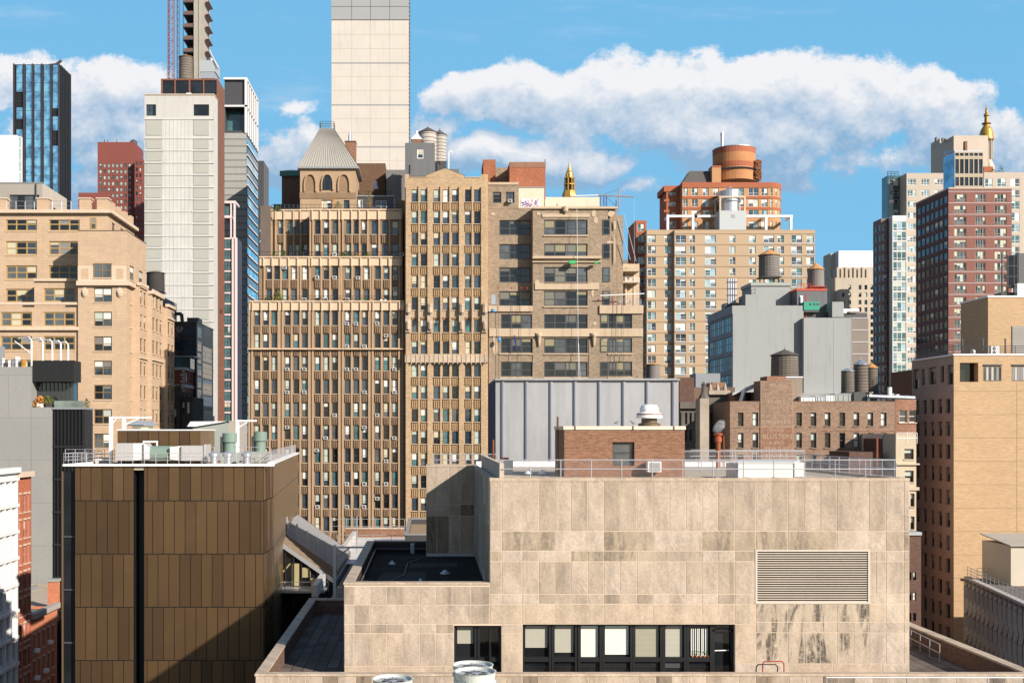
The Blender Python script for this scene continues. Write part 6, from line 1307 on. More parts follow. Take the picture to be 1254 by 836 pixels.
b.part('barrel').lathe(X(30, Yp), Yp - .3, [(.38, Z(449, YP)), (.38, Z(441, Yp)), (.1, Z(440.5, Yp))], plain('orange barrel', (.6, .30, .02), .5), 12); b.part('tall_cabinet').box(X(-2, Yp), X(3, Yp), Yp - .2, Yp + 1, Z(449, YP), Z(424, Yp), galv); railing(b.part('rail'), (X(-10, YP), YP + .1, Z(449, YP)), (X(38, YP), YP + .1, Z(449, YP)), 1., f_dgrey, 1., 2, .03); b.finish()
# street row bottom left (its flank faces right)
XQ = -46.; QS = 1.15; wht = wallmat('white painted cast iron', (.66, .66, .65), .05, .6); rdq = wallmat('bright red brick', (.34, .11, .06), .12, .85, brick=(.22, .085, .011, (1.4, 1.5, 1.6), .2)); orq = wallmat('orange brick', (.44, .16, .085), .12, .85, brick=(.22, .085, .011, (1.4, 1.5, 1.6), .2))
def rowhouse(name, lb, y0, y1, zt, m, cols, rows, st, cor, w_=9):
    y0, y1, zt = y0 * QS, y1 * QS, zt * QS; cols = [(a * QS, c * QS) for a, c in cols]; rows = [(v * QS, h_ * QS) for v, h_ in rows]
    b = Bld(name, lb); f = FRt(XQ); mb = b.part('wall'); R_ = [(a, c, v - h_, v) for a, c in cols for v, h_ in rows]
    mb.wall(f, y0, y1, -60, zt, R_, m, st['rev']); b.win(f, R_, st); mb.face([(XQ - w_, y0, 0), (XQ, y0, 0), (XQ, y0, H + zt), (XQ - w_, y0, H + zt)], m); mb.face([(XQ, y1, 0), (XQ - w_, y1, 0), (XQ - w_, y1, H + zt), (XQ, y1, H + zt)], m)
    b.part('roof').face([(XQ - w_, y0, H + zt - .3), (XQ, y0, H + zt - .3), (XQ, y1, H + zt - .3), (XQ - w_, y1, H + zt - .3)], roof_g); b.part('cornice').fbox(f, y0 + .01, y1 - .01, zt - .1, zt + .5, -.3, .45, cor)
    return b
pit = 2.55
b = rowhouse('white_row_building', 'white painted loft building with slim arched bays at the left edge', 98, 111.2, -3.9, wht, [(98.7 + i * 1.55, 99.5 + i * 1.55) for i in range(8)], [(-4.9 - k * pit, 1.7) for k in range(9)], ws(f_white, [g_grey], rev=.25, blind=.2), wht)
for k in range(10): b.part('belt', 'b%d' % k).fbox(FRt(XQ), 98 * QS, 111.1 * QS, (-4.75 - k * pit) * QS, (-4.45 - k * pit) * QS, .003, .3, wht)
for i in range(9): b.part('pilaster', 'p%d' % i).fbox(FRt(XQ), (98.1 + i * 1.55) * QS, (98.45 + i * 1.55) * QS, -60, -4.8 * QS, .003, .22, wht)
b.finish()
b = rowhouse('red_row_building', 'bright red brick row building squeezed between the white one and the grey concrete wall', 111.3, 115.0, -4.4, rdq, [(111.7, 112.2), (112.9, 113.6), (114.1, 114.6)], [(-6.2 - k * pit, 1.75) for k in range(9)], ws(f_white, [g_grey, g_dark], rev=.2, blind=.5, lint=oc, sill=oc), oc); b.finish()
b = rowhouse('orange_row_building', 'lower orange brick row building with a grey cornice, window air conditioners and a satellite dish', 115.1, 123, -18.8, orq, [(115.6 + i * 1.45, 116.2 + i * 1.45) for i in range(5)], [(-20.6 - k * 2.7, 1.7) for k in range(4)], ws(f_white, [g_dark, g_grey], rev=.2, blind=.5, lint=oc, sill=oc), wallmat('grey cornice', (.36, .33, .31), .1, .8))
b.part('rear_wing').prism([(XQ - .01, 141.6), (-54.5, 165), (-66, 165), (XQ - 17, 141.6)], 0, H - 21.95, orq, roof_t); b.part('roof_curb').box(XQ - 9, XQ - 8.7, 142, 160, H - 21.94, H - 21.4, f_grey); b.part('rear_parapet').box(XQ - 1.2, XQ, 141.6, 142.6, H - 22., H - 18.6, orq); b.part('rear_parapet').box(XQ - 1.3, XQ + .1, 141.5, 142.7, H - 18.597, H - 18.3, gl_)
for y, v in ((116.1, -22.2), (120.2, -22.1), (118.9, -24.8), (116.2, -25.), (119, -27.6)): b.new('air_conditioner').fbox(FRt(XQ), y * QS - .3, y * QS + .35, v * QS - .25, v * QS + .2, .01, .5, white_p)
b.finish()
b = Bld('satellite_dish', 'round grey satellite dish on the roof of the orange brick building', 'satellite dish'); c = Vector((-53, 148, H - 20.6)); n_ = Vector((.4, -.8, .5)).normalized(); a_ = n_.orthogonal().normalized(); b2 = n_.cross(a_)
mb = b.part('dish'); R1 = [c + (a_ * math.cos(t) + b2 * math.sin(t)) * .75 for t in [k * math.pi / 10 for k in range(20)]]; R0 = [c - n_ * .18 + (a_ * math.cos(t) + b2 * math.sin(t)) * .4 for t in [k * math.pi / 10 for k in range(20)]]
for i in range(20): mb.face([R1[i], R1[(i + 1) % 20], R0[(i + 1) % 20], R0[i]], f_grey)
mb.face(R0, f_grey); b.part('mast').tube((-53, 148.1, H - 21.9), c - n_ * .2, .06, f_dgrey); b.part('feed_arm').tube(c - n_ * .15 - b2 * .6, c + n_ * .6, .03, f_dgrey); b.finish()
# ---- shaded side-street cluster
al_r = wallmat('maroon brick', (.22, .065, .045), .15, .85, brick=(.22, .085, .011, (1.3, 1.5, 1.6), .2)); al_w = plain('white stone band', (.45, .45, .46), .7)
b = Bld('maroon_brick_building', 'maroon brick building with white stone bands and quoins in the shaded side street'); Yl = 216.
b.mass(180, 226, 451, Yl, 14, al_r, [(192, 197, 456, 467), (204, 209, 456, 467)], ws(f_white, [g_dark]), side=sidegrid(4, [456, 478, 498], 11, .5), sst=ws(f_white, [g_dark])); b.mass(180, 209, 426, Yl + 2, 10, al_r); b.band(180, 226.3, 449.5, 453, Yl, .2, al_w, 'stone_band', 14); b.band(180, 226.3, 470.5, 474, Yl, .12, al_w, 'stone_band', 14); b.band(180, 209.3, 424.5, 427.5, Yl + 2, .2, al_w, 'stone_band')
for i in range(12): b.part('quoin', 'q%d' % i).box(X(226, Yl) - (.75 if i % 2 else .45), X(226, Yl) + .04, Yl - .06, Yl - .003, Z(456 + i * 4, Yl), Z(453.4 + i * 4, Yl), al_w)
b.part('glass_penthouse').box(X(210, Yl), X(229, Yl), Yl + 3, Yl + 8, Z(450, Yl), Z(436, Yl), g_teal); b.part('glass_penthouse_roof').box(X(209, Yl), X(234, Yl), Yl + 2.5, Yl + 9, Z(436, Yl) + .003, Z(434.5, Yl), f_grey); b.mass(188, 201, 401, Yl + 6, 8, al_r, z0=Z(426, Yl)); b.part('chimney').tube((X(193, Yl), Yl + 4, Z(426, Yl)), (X(193, Yl), Yl + 4, Z(418, Yl)), .25, al_w); b.finish()
b = Bld('dark_blue_glass_block', 'dark blue glass block with black bands and a rooftop duct in the side street'); Yl = 224.
b.mass(211, 241, 395, Yl, 17, f_black, [(213, 240, r, r + 14.5) for r in (399, 416, 431, 446, 461, 476, 491)], ws(f_dgrey, [g_nav], n=4, rail=0, rev=.05, fw=.06, blind=0), side=[(.05, .3, r, r + 13) for r in (399, 416, 431, 446, 461, 476)] + [(.35, .95, r, r + 20) for r in (420, 441, 462, 483)], sst=ws(f_grey, [g_grey, g_nav], n=1, rail=2, rev=.05, fw=.08, blind=.5, bl=[b_white])); b.mass(201, 210.8, 398, Yl + 2, 12, plain('slate blue panel', (.13, .17, .22), .5))
b.part('duct').tube((X(203, Yl), Yl + 1, Z(383.5, Yl)), (X(221, Yl), Yl + 1, Z(383.5, Yl)), .35, f_black, 10); b.part('duct').tube((X(221, Yl), Yl + 1, Z(383.5, Yl)), (X(222, Yl), Yl + 1, Z(395, Yl)), .35, f_black, 10); b.part('rooftop_unit').box(X(225, Yl), X(239, Yl), Yl + 3, Yl + 7, Z(395, Yl), Z(387, Yl), f_dgrey); b.part('coping').box(X(211, Yl) - .1, X(241, Yl) + .1, Yl - .1, Yl + 17.1, Z(395, Yl) + .004, Z(393.5, Yl), f_dgrey); b.finish()
b = Bld('tank_plinth_building', 'grey rendered roof block carrying a dark water tank, beside the sand brick building'); Yl = 229.
b.mass(168, 203, 365, Yl, 10, plain('grey lilac render', (.19, .19, .22), .8)); b.mass(178, 196, 382, Yl - 4, 4, plain('pale blue render', (.24, .29, .34), .7)); b.mass(165, 188, 398, 214, 10, al_r); b.finish()
tank('water_tank', 'dark water tank with a shingled lid in front of the pale slab tower', 188, 333, 363, 22, 230, wallmat('brown lid shingles', (.17, .115, .075), .2, .8), wood_d, True, 330)
tank('water_tank', 'lower dark water tank half hidden by the sand brick building', 183, 366, 392, 20, 221, _m['brown lid shingles'], wood_d, True, 362)
b = Bld('ornate_gabled_building', 'dark ornate gabled facade at the foot of the side street'); Yl = 207.; drk = wallmat('dark carved stone', (.065, .06, .055), .3, .9, fine=2, bump=.5)  # mottled near-black carved stone
b.mass(186, 206, 480, Yl + 2, 10, drk); b.mass(206, 220, 478, Yl, 10, drk, [(210, 216, 500, 520)], ws(f_black, [g_dark])); b.mass(220, 236, 486, Yl + 1.5, 10, drk, grid([223, 229], [492], 3, 14), ws(f_black, [g_dark]))
b.part('gable').prism([(X(208, Yl), Yl), (X(218, Yl), Yl), (X(218, Yl), Yl + 1), (X(208, Yl), Yl + 1)], Z(478, Yl), Z(472, Yl), drk)
for px, t in ((206.5, 470), (213, 466), (219.5, 470), (224, 480), (229, 481), (234, 482), (199, 470)): b.part('finial', 'f%s' % px).lathe(X(px, Yl), Yl + .6, [(.4, Z(486, Yl)), (.35, Z(t + 5, Yl)), (.12, Z(t + 2, Yl)), (.22, Z(t + 1, Yl)), (.03, Z(t, Yl))], drk, 6)
b.finish()

# ================================================================= FAR LEFT TOWERS
cs = wallmat('pale board marked concrete', (.47, .47, .44), .10, .85, streak=.3, scale=.15); cgp = wallmat('grey green infill panel', (.37, .375, .335), .06, .7); cwh = wallmat('whitish concrete', (.50, .50, .475), .12, .85, streak=.3, scale=.3)
J = Bld('pale_slab_tower', 'tall pale concrete slab tower with grey infill panels and two small windows at the top'); YJ = 280.
J.mass(177, 262, 116.5, YJ, 5, cs, [(179, 191, 128, 142), (237, 256, 128, 142)], ws(f_black, [g_dark, g_blue], n=3, rev=.3, blind=0, fw=.1))
for i in range(27):
    t = 147 + 14.93 * i + (6 if i == 0 else 0) * 0; h_ = 12 if i else 13
    if i == 0: t = 147.5; h_ = 19
    else: t = 171 + 14.93 * (i - 1)
    for a, c in ((179, 197.5), (237, 256)): J.part('infill_panel', 'ip%d_%s' % (i, a)).box(X(a, YJ), X(c, YJ), YJ - .12, YJ - .004, Z(t + h_ - .6, YJ), Z(t, YJ), cgp)
    J.part('floor_line').box(X(177, YJ), X(262, YJ), YJ - .2, YJ - .004, Z(t - .7, YJ), Z(t - 2.1, YJ), cwh)
J.part('core_strip').box(X(198.5, YJ), X(236, YJ), YJ - .09, YJ - .004, 0, Z(145, YJ), cwh)
for k in range(1, 8): J.part('core_strip').box(X(198.5 + 4.7 * k, YJ), X(198.9 + 4.7 * k, YJ), YJ - .14, YJ - .092, 0, Z(145, YJ), cs)
J.part('coping').box(X(176.5, YJ), X(262.5, YJ), YJ - .2, YJ + 5.1, Z(116.5, YJ) + .003, Z(115.3, YJ), oc); J.part('roof_vents').box(X(227, YJ), X(233, YJ), YJ + 1, YJ + 2, Z(115, YJ), Z(112.5, YJ), white_p); J.finish()
rs = wallmat('rust brown cladding', (.19, .085, .055), .10, .7, brick=(3., 1.45, .06, (.7, .7, .7), .06))
b = Bld('rust_framed_tower', 'rust brown framed dark glass tower standing directly behind the pale slab'); Yj = 286.
b.mass(197, 266.6, 96.5, Yj, 9.5, rs, [(199, 213.5, 98.5, 116), (215, 231, 98.5, 116), (233, 248.5, 98.5, 116), (250, 265.3, 98.5, 116)], ws(f_black, [g_dark], rail=0, rev=.3, blind=0), pyb=118, side=None)
b.mass(197, 266.6, 118.3, Yj, 9.5, rs, [(262, 266, r, r + 13.2) for r in [127 + 14.93 * i for i in range(27)]], ws(f_black, [g_dark, g_teal], rail=1, rev=.3, fw=.1, blind=.25, bl=[b_green]), side=[(.35, .65, r, r + 5) for r in (377,)], sst=ws(f_black, [g_dark])); b.finish()
tank('water_tank', 'wooden water tank with an orange lid on top of the rust framed tower', 226, 68, 96, 17, 290, cone_o, wood, False, 64.5)
b = Bld('rooftop_chiller', 'grey boxed chiller with a round fan cap on the rust framed tower', 'chiller'); Yq = 290.
b.part('cabinet').box(X(245, Yq), X(264, Yq), Yq, Yq + 6, Z(88, Yq), Z(74, Yq), plain('pale blue grey metal', (.33, .37, .39), .5)); b.part('base').box(X(246, Yq), X(263, Yq), Yq, Yq + 6, Z(96, Yq), Z(88.5, Yq), galv); b.part('fan_cap').lathe(X(256, Yq), Yq + 2, [(1.1, Z(74, Yq)), (1.1, Z(69.5, Yq)), (.6, Z(69, Yq))], galv, 16); b.part('side_pipe').tube((X(256, Yq), Yq, Z(62, Yq)), (X(267, Yq), Yq, Z(84, Yq)), .3, galv); b.finish()
b = Bld('grey_striped_tower', 'grey concrete tower with a white framed top and diagonal looking glass bands on its flank'); Yk = 335.; kc = wallmat('grey concrete bands', (.30, .30, .28), .06, .8, streak=.15, brick=(400., 2.05, .22, (.55, .55, .55), .08)); kp = plain('white frame', (.62, .60, .60), .6)
b.mass(274.5, 302, 163, Yk, 22, kc, sm=f_black); b.mass(275, 301.7, 98, Yk + .5, 21, f_dgrey, [(276, 300, 132.5, 160)], ws(f_dgrey, [g_teal, g_blue], n=3, rail=2, rev=3.5, blind=0), pyb=163, sm=plain('mauve grey panel', (.16, .145, .155), .6), side=[(.04 + i * .165, .15 + i * .165, 130, 162) for i in range(6)], sst=ws(f_white, [g_blue, g_sky], rail=0, rev=.3, blind=0))
for q in ((273.8, 302.3, 97.8, 95.3), (299.8, 302.3, 163, 97.9), (273.8, 302.3, 131.2, 129)): b.part('white_frame').box(X(q[0], Yk), X(q[1], Yk), Yk - .3, Yk + .49, Z(q[2], Yk), Z(q[3], Yk), kp)
fr = FRt(X(302.3, Yk))
b.part('white_frame').fbox(fr, Yk, Yk + 22, vv(97.8, Yk), vv(95.3, Yk), -.5, .1, kp); b.part('white_frame').fbox(fr, Yk, Yk + 22, vv(131.2, Yk), vv(129, Yk), -.2, .1, kp)
for k in range(7): b.part('white_frame').fbox(fr, Yk + k * 3.6, Yk + k * 3.6 + .5, vv(163, Yk), vv(97.8, Yk), -.2, .1, kp)
fr = FRt(X(302, Yk) + .02)
for k in range(31):
    v = vv(168 + 12.2 * k, Yk); b.part('glass_band', 'gb%d' % k).fbox(fr, Yk + .3, Yk + 21.8, v - 1.9, v, .0, .15, (g_sky, g_nav, g_grey, g_blue, g_pale)[(k * 7 + k // 3) % 5]); b.part('pale_sill', 'ps%d' % k).fbox(fr, Yk + .3, Yk + 21.8, v - 2.35, v - 2.0, .0, .3, kp)
b.finish()
b = Bld('pink_column_building', 'narrow teal glazed building with tall pale pink columns and an open lantern top'); Yn = 296.; pk = plain('pale pink pilaster', (.60, .52, .52), .7)
b.mass(274, 290, 291, Yn, 8, pk, [(274.6, 283, r, r + 11.5) for r in [293 + 13.3 * i for i in range(18)]], ws(f_black, [g_teal], n=2, rail=1, rev=.2, fw=.08, blind=.1)); 
for px in (284.3, 288): b.part('pilaster', 'p%s' % px).box(X(px, Yn), X(px + 1.7, Yn), Yn - .4, Yn - .003, 0, Z(291, Yn), pk)
b.part('lantern').box(X(282, Yn), X(283.5, Yn), Yn, Yn + 1, Z(291, Yn), Z(249, Yn), pk); b.part('lantern').box(X(286, Yn), X(288, Yn), Yn, Yn + 1, Z(291, Yn), Z(249, Yn), pk); b.part('lantern').box(X(274, Yn), X(288.5, Yn), Yn - .1, Yn + 6, Z(249, Yn) + .002, Z(246, Yn), pk); b.part('lantern').box(X(274, Yn), X(284, Yn), Yn - .1, Yn + 6, Z(267, Yn), Z(264, Yn), pk); b.part('lantern_glass').box(X(274.5, Yn), X(281, Yn), Yn + .5, Yn + 5, Z(264, Yn) + .01, Z(252, Yn), g_teal); b.finish()
# tower under construction with hoists
b = Bld('tower_under_construction', 'raw concrete tower core under construction rising out of the top of the view'); Yv = 520.; cc_ = wallmat('raw concrete', (.33, .31, .27), .12, .9, streak=.3); 
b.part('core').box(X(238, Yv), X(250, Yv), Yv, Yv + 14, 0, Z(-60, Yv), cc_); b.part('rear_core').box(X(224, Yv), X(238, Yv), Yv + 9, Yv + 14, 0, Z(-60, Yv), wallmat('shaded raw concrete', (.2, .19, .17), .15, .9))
for i in range(10): z = Z(2 + 15.2 * (i - 3) + 0, Yv); b.new('floor_slab').box(X(224, Yv), X(238, Yv) - .02, Yv, Yv + 9, z - .5, z, f_dgrey); b.new('guard_panel').box(X(225, Yv), X(237, Yv), Yv + .2, Yv + .4, z + .02, z + 1.4, plain('rusty guard mesh', (.14, .08, .06), .8)); b.new('balcony_bracket').hexa([(X(250, Yv) + .02, Yv, z - 1), (X(252, Yv), Yv, z - .2), (X(252, Yv), Yv + 10, z - .2), (X(250, Yv) + .02, Yv + 10, z - 1), (X(250, Yv) + .02, Yv, z + .4), (X(256, Yv), Yv, z + 0), (X(256, Yv), Yv + 10, z + 0), (X(250, Yv) + .02, Yv + 10, z + .4)], plain('pinkish formwork', (.36, .24, .22), .8))
for px in (224, 237.4, 243.5): b.part('column', 'c%s' % px).box(X(px, Yv), X(px + .8, Yv), Yv - .3, Yv - .01, 0, Z(-60, Yv), cc_ if px > 230 else f_dgrey)
b.finish()
def mast(name, lb, px0, px1, Y, m, seg=5.2, pyt=-60, pyb=100):
    b = Bld(name, lb, 'crane mast'); x0, x1 = X(px0, Y), X(px1, Y); w_ = x1 - x0; mb = b.part('leg_frame'); br = b.part('lattice')
    for x in (x0, x1):
        for y in (Y, Y + w_): mb.tube((x, y, 0), (x, y, Z(pyt, Y)), .22, m, 4)
    z = 0; k = 0; ztop = Z(pyt, Y); st = seg / F * Y; z = Z(pyb + 20, Y)
    while z < ztop:
        a, c = (x0, x1) if k % 2 else (x1, x0); br.tube((a, Y, z), (c, Y, z + st), .13, m, 4); br.tube((x0, Y, z), (x1, Y, z), .13, m, 4); br.tube((x0, Y, z), (x0, Y + w_, z + st), .13, m, 4); z += st; k += 1
    b.finish()
mast('hoist_mast', 'rust red lattice crane mast beside the unfinished concrete tower', 205.5, 212, 515, plain('rust red crane steel', (.24, .085, .065), .6), 7)
mast('hoist_mast', 'blue lattice hoist mast between the red mast and the concrete core', 216.5, 219.5, 517, plain('blue grey hoist steel', (.10, .17, .28), .6), 4)
# glass tower far left
L_ = Bld('blue_glass_tower', 'slim blue mirrored glass tower with dark vertical fins and punched dark terraces'); YL = 420.
L_.mass(17, 73, 79, YL, 13.5, f_black); fr = FF(YL)
def bay(a, c, rows_, m): 
    for t, b_ in rows_: L_.new('glass_strip').box(X(a, YL), X(c, YL), YL - .25, YL - .003, Z(b_, YL), Z(t, YL), m)
bay(20.5, 28, [(80, 113), (132, 146), (159, 240)], g_sky); bay(32, 39, [(80, 240)], g_sky); bay(42.5, 50, [(80, 240)], g_sky); bay(54, 61.5, [(80, 240)], g_sky); bay(65, 72, [(80, 133), (143, 160), (179, 240)], g_sky)
for px in (17, 29.5, 40, 51.3, 62.5, 72.2): L_.part('fin', 'f%s' % px).box(X(px, YL), X(px + 1.4, YL), YL - 1., YL - .26, 0, Z(79, YL), wallmat('dark bronze fin', (.04, .035, .05), .1, .5))
for i in range(13): L_.part('floor_line').box(X(20, YL), X(72, YL), YL - .29, YL - .26, Z(90.4 + 11.4 * i, YL), Z(90 + 11.4 * i, YL), f_dgrey)
f2 = FRt(X(73, YL)); 
for i in range(7): L_.part('side_fin', 'sf%d' % i).fbox(f2, YL + 1.8 * i + .4, YL + 1.8 * i + .8, -60, vv(79.5, YL), .003, .6, f_black)
L_.part('side_glass').fbox(f2, YL + .2, YL + 13.3, -60, vv(80, YL), .002, .1, g_nav)
L_.part('roof_crane').tube((X(50, YL), YL + 3, Z(78, YL)), (X(66, YL), YL + 3, Z(75.5, YL)), .4, f_dgrey); L_.part('roof_crane').tube((X(66, YL), YL + 3, Z(75.5, YL)), (X(72, YL), YL + 3, Z(71, YL)), .5, f_dgrey); L_.finish()
b = Bld('white_blank_building', 'plain white blank building with a narrow glazed edge at the left border'); b.mass(-60, 20.5, 165.5, 350, 3, plain('clean white render', (.70, .70, .69), .8, var=.03)); b.mass(21.7, 25.5, 167, 351, 1.5, f_white, [(22.2, 25.2, r, r + 13.5) for r in (168, 182.5, 197, 211.5)], ws(f_white, [g_pale], rev=.1, rail=0, blind=0)); b.finish()
mr = wallmat('matt maroon brick', (.20, .062, .05), .08, .85, scale=.1)
b = Bld('maroon_housing_tower', 'maroon brick housing tower with rows of tiny pale green windows and a roof tank'); Yn = 390.; rN = [200.5 + 7.35 * i for i in range(12)]
b.mass(119.5, 164.5, 174, Yn, 12, mr, [(c, c + 3.2, r, r + 4.6) for c in [121.5 + 5.1 * i for i in range(8)] for r in rN], ws(f_dgrey, [g_grey, plain('pale green pane', (.25, .33, .28), .3)], rail=0, n=1, fw=.12, rev=.15, blind=.4, bl=[b_green])); b.mass(164.8, 175, 195, Yn - 3, 12, mr, [(c, c + 2.6, r, r + 4.6) for c in (166, 170.5) for r in [198 + 7.35 * i for i in range(24)]], ws(f_dgrey, [g_grey, g_dark], rail=0, fw=.12, rev=.15, blind=.3, bl=[b_green])); b.mass(96, 131, 236, Yn - 20, 12, mr); b.part('roof_tank').lathe(X(160, Yn), Yn + 4, [(1.2, Z(174, Yn)), (1.2, Z(169.5, Yn)), (.1, Z(167, Yn))], f_dgrey, 12)
for px in (128, 132, 143): b.part('antenna', 'a%s' % px).tube((X(px, Yn), Yn, Z(174, Yn)), (X(px, Yn), Yn, Z(171, Yn)), .12, dark_p)
b.finish()
# huge pale blank tower
tw_ = wallmat('pale cream concrete panel', (.52, .485, .435), .09, .85, scale=.14, streak=.2); tg_ = wallmat('grey concrete panel', (.30, .315, .32), .05, .85, scale=.1)
b = Bld('blank_cream_tower', 'very tall blank cream tower ruled with fine panel joints and a grey upper band'); Yh = 400.
b.mass(406, 500.5, -80, Yh, 20, tw_); b.part('grey_band').box(X(405.8, Yh), X(500.7, Yh), Yh - .3, Yh - .004, Z(24.5, Yh), Z(-80, Yh), tg_)
jl = plain('panel joint', (.38, .33, .27), .9)
for px in (430.5, 453.5, 477): b.part('vertical_joint', 'v%s' % px).box(X(px, Yh), X(px + .45, Yh), Yh - .02, Yh - .003, Z(24.5, Yh), Z(26, Yh) , jl) if False else b.part('vertical_joint', 'v%s' % px).box(X(px, Yh), X(px + .5, Yh), Yh - .012, Yh - .003, 0, Z(24.6, Yh), jl)
for i in range(13):
    py = 26 + 17.1 * i - .6
    if i % 3: b.part('horizontal_joint', 'h%d' % i).box(X(406, Yh), X(500.5, Yh), Yh - .016, Yh - .004, Z(py + .4, Yh), Z(py, Yh), jl)
    elif i: b.part('grey_course', 'g%d' % i).box(X(406, Yh), X(500.5, Yh), Yh - .05, Yh - .004, Z(py + 1.4, Yh), Z(py - .2, Yh), plain('grey course', (.26, .27, .28), .8))
for px in (430.5, 453.5, 477): b.part('upper_joint', 'u%s' % px).box(X(px, Yh), X(px + .5, Yh), Yh - .32, Yh - .303, Z(24.5, Yh), Z(-80, Yh), f_dgrey)
b.part('upper_joint', 'uh').box(X(406, Yh), X(500.5, Yh), Yh - .32, Yh - .303, Z(9, Yh), Z(8.4, Yh), f_dgrey)
for i in range(46): b.part('balcony_edge', 'be%d' % i).box(X(500.5, Yh) + .01, X(501.4, Yh), Yh + 1, Yh + 19, Z(-20 + 5 * i, Yh) - .5, Z(-20 + 5 * i, Yh), f_grey)
b.finish()
gold = plain('gilded metal', (.50, .29, .055), .4, metal=.45, var=.25); goldd = plain('dull gilded metal', (.36, .21, .06), .5, metal=.4, var=.3)
b = Bld('gilded_spire', 'gilded octagonal spire rising behind the loft building roof', 'spire'); Yg = 700.; k = Yg / F; x = X(697.3, Yg)
g1 = b.part('base'); g1.lathe(x, Yg, [(24 * k, 0), (24 * k, Z(262, Yg)), (15 * k, Z(246, Yg)), (9 * k, Z(241, Yg)), (8.8 * k, Z(238, Yg)), (7.2 * k, Z(234, Yg))], gold, 8, [oc, oc, goldd, gold, gold])
b.part('lantern_core').lathe(x, Yg, [(4.2 * k, Z(234, Yg)), (4.2 * k, Z(217, Yg))], dark_p, 8)
for i in range(8): t = math.pi / 8 + i * math.pi / 4; b.part('lantern_post', 'lp%d' % i).tube((x + 6.2 * k * math.cos(t), Yg + 6.2 * k * math.sin(t), Z(234, Yg)), (x + 5.6 * k * math.cos(t), Yg + 5.6 * k * math.sin(t), Z(219, Yg)), .85 * k, gold, 6)
b.part('upper_tier').lathe(x, Yg, [(6.6 * k, Z(227, Yg)), (6.9 * k, Z(226.5, Yg)), (6.6 * k, Z(225.6, Yg))], gold, 8); b.part('upper_tier').lathe(x, Yg, [(6.4 * k, Z(219, Yg)), (6.6 * k, Z(218, Yg)), (4.6 * k, Z(217, Yg)), (3.9 * k, Z(212, Yg)), (4.1 * k, Z(211, Yg)), (3. * k, Z(209.5, Yg)), (2. * k, Z(206, Yg))], gold, 8)
for i in range(8): t = i * math.pi / 4; b.part('dormer', 'd%d' % i).box(x + 4.3 * k * math.cos(t) - .5 * k, x + 4.3 * k * math.cos(t) + .5 * k, Yg + 4.3 * k * math.sin(t) - .5 * k, Yg + 4.3 * k * math.sin(t) + .5 * k, Z(217, Yg), Z(213, Yg), goldd)
b.part('tip').lathe(x, Yg, [(2. * k, Z(206, Yg)), (.7 * k, Z(200, Yg)), (.9 * k, Z(199.3, Yg)), (.2 * k, Z(197.5, Yg))], oc, 8); b.finish()
# ================================================================= RIGHT SIDE, MIDDLE AND FAR
# ---- pale grey blank walls with the strip-glazed flank
uw = wallmat('pale grey render', (.30, .315, .31), .07, .8, streak=.22, scale=.12, soil=.12); uwb = wallmat('bluish grey metal', (.24, .26, .28), .06, .6)
U_ = Bld('grey_rendered_building', 'large pale grey rendered blank walls with a strip glazed flank and rooftop machinery'); YU = 230.
amber = glassmat('glass with painted amber reflection', (.20, .125, .06), spec=.08)  # amber stands in for reflections of sunlit walls, put into the base colour
zf = YU
U_.mass(897.5, 984, 374, YU, 20.5, uw, side=[(.02, .98, r, r + 19.5) for r in (386, 410.5, 434)] + [(.02, .98, 458, 470)], sst=ws(f_brown, [amber, amber, g_dark], n=11, rail=1, fw=.2, rev=.15, blind=.1, bl=[b_cream]), sm=uwb)
U_.part('step_wall').box(X(913, YU), X(950, YU), YU + .01, YU + 5, Z(374, YU), Z(360.5, YU), uw); U_.part('grey_fascia').box(X(897.5, YU) - .15, X(897.5, YU) - .01, YU, YU + 20.4, Z(384, YU), Z(374, YU), wallmat('ribbed lilac grey fascia', (.28, .28, .30), .05, .6, grain=2))
U_.part('stair_block').box(X(920, 236), X(968, 236), 236, 243, Z(376, YU), Z(350, 236), uw); U_.part('stair_block_roof').box(X(919, 236), X(969, 236), 235.7, 243.4, Z(350, 236) + .003, Z(346, 236), gl_)
U_.mass(984.3, 1043, 389, YU - 1.5, 22, uw); U_.part('step_wall').box(X(1016, YU), X(1030, YU), YU - 1.48, YU + 3, Z(389, YU), Z(370.5, YU), uw); U_.part('roof_kerb').box(X(984, YU), X(1016, YU), YU + 1, YU + 2, Z(389, YU), Z(382, YU), f_dgrey)
U_.mass(1043.3, 1063.5, 389, YU - .8, 20, wallmat('grey brown side brick', (.22, .19, .165), .1, .85)); 
for i in range(8): U_.band(1043.4, 1063.5, 389 + 14.6 * i, 390 + 14.6 * i, YU - .8, .1, al_w, 'white_course')
U_.part('roof_kerb').box(X(1030, YU), X(1063, YU), YU + .5, YU + 2, Z(389, YU), Z(382.5, YU), f_dgrey)
for px in (912.8, 950): U_.part('control_joint', 'j%s' % px).box(X(px, YU), X(px + .35, YU), YU - .012, YU - .003, 0, Z(374, YU), f_grey)
for py in (404, 436): U_.part('control_joint', 'h%s' % py).box(X(898, YU), X(984, YU), YU - .014, YU - .004, Z(py + .35, YU), Z(py, YU), f_grey)
for px in (1017.5, 1038): U_.part('control_joint', 'k%s' % px).box(X(px, YU), X(px + .5, YU), YU - 1.53, YU - 1.503, 0, Z(389, YU), f_grey)
railing(U_.part('roof_railing'), (X(906, YU), YU + 3, Z(374, YU)), (X(930, YU), YU + 3, Z(360, YU)), 1.5, f_dgrey, 1., 2, .05)
U_.part('lower_apron').box(X(880, 224), X(1040, 224), 226, 229.9, 0, Z(481, 226), uw); U_.part('lower_apron').box(X(852, 224), X(882, 224), 224, 229, 0, Z(457, 224), uwb)
U_.finish()
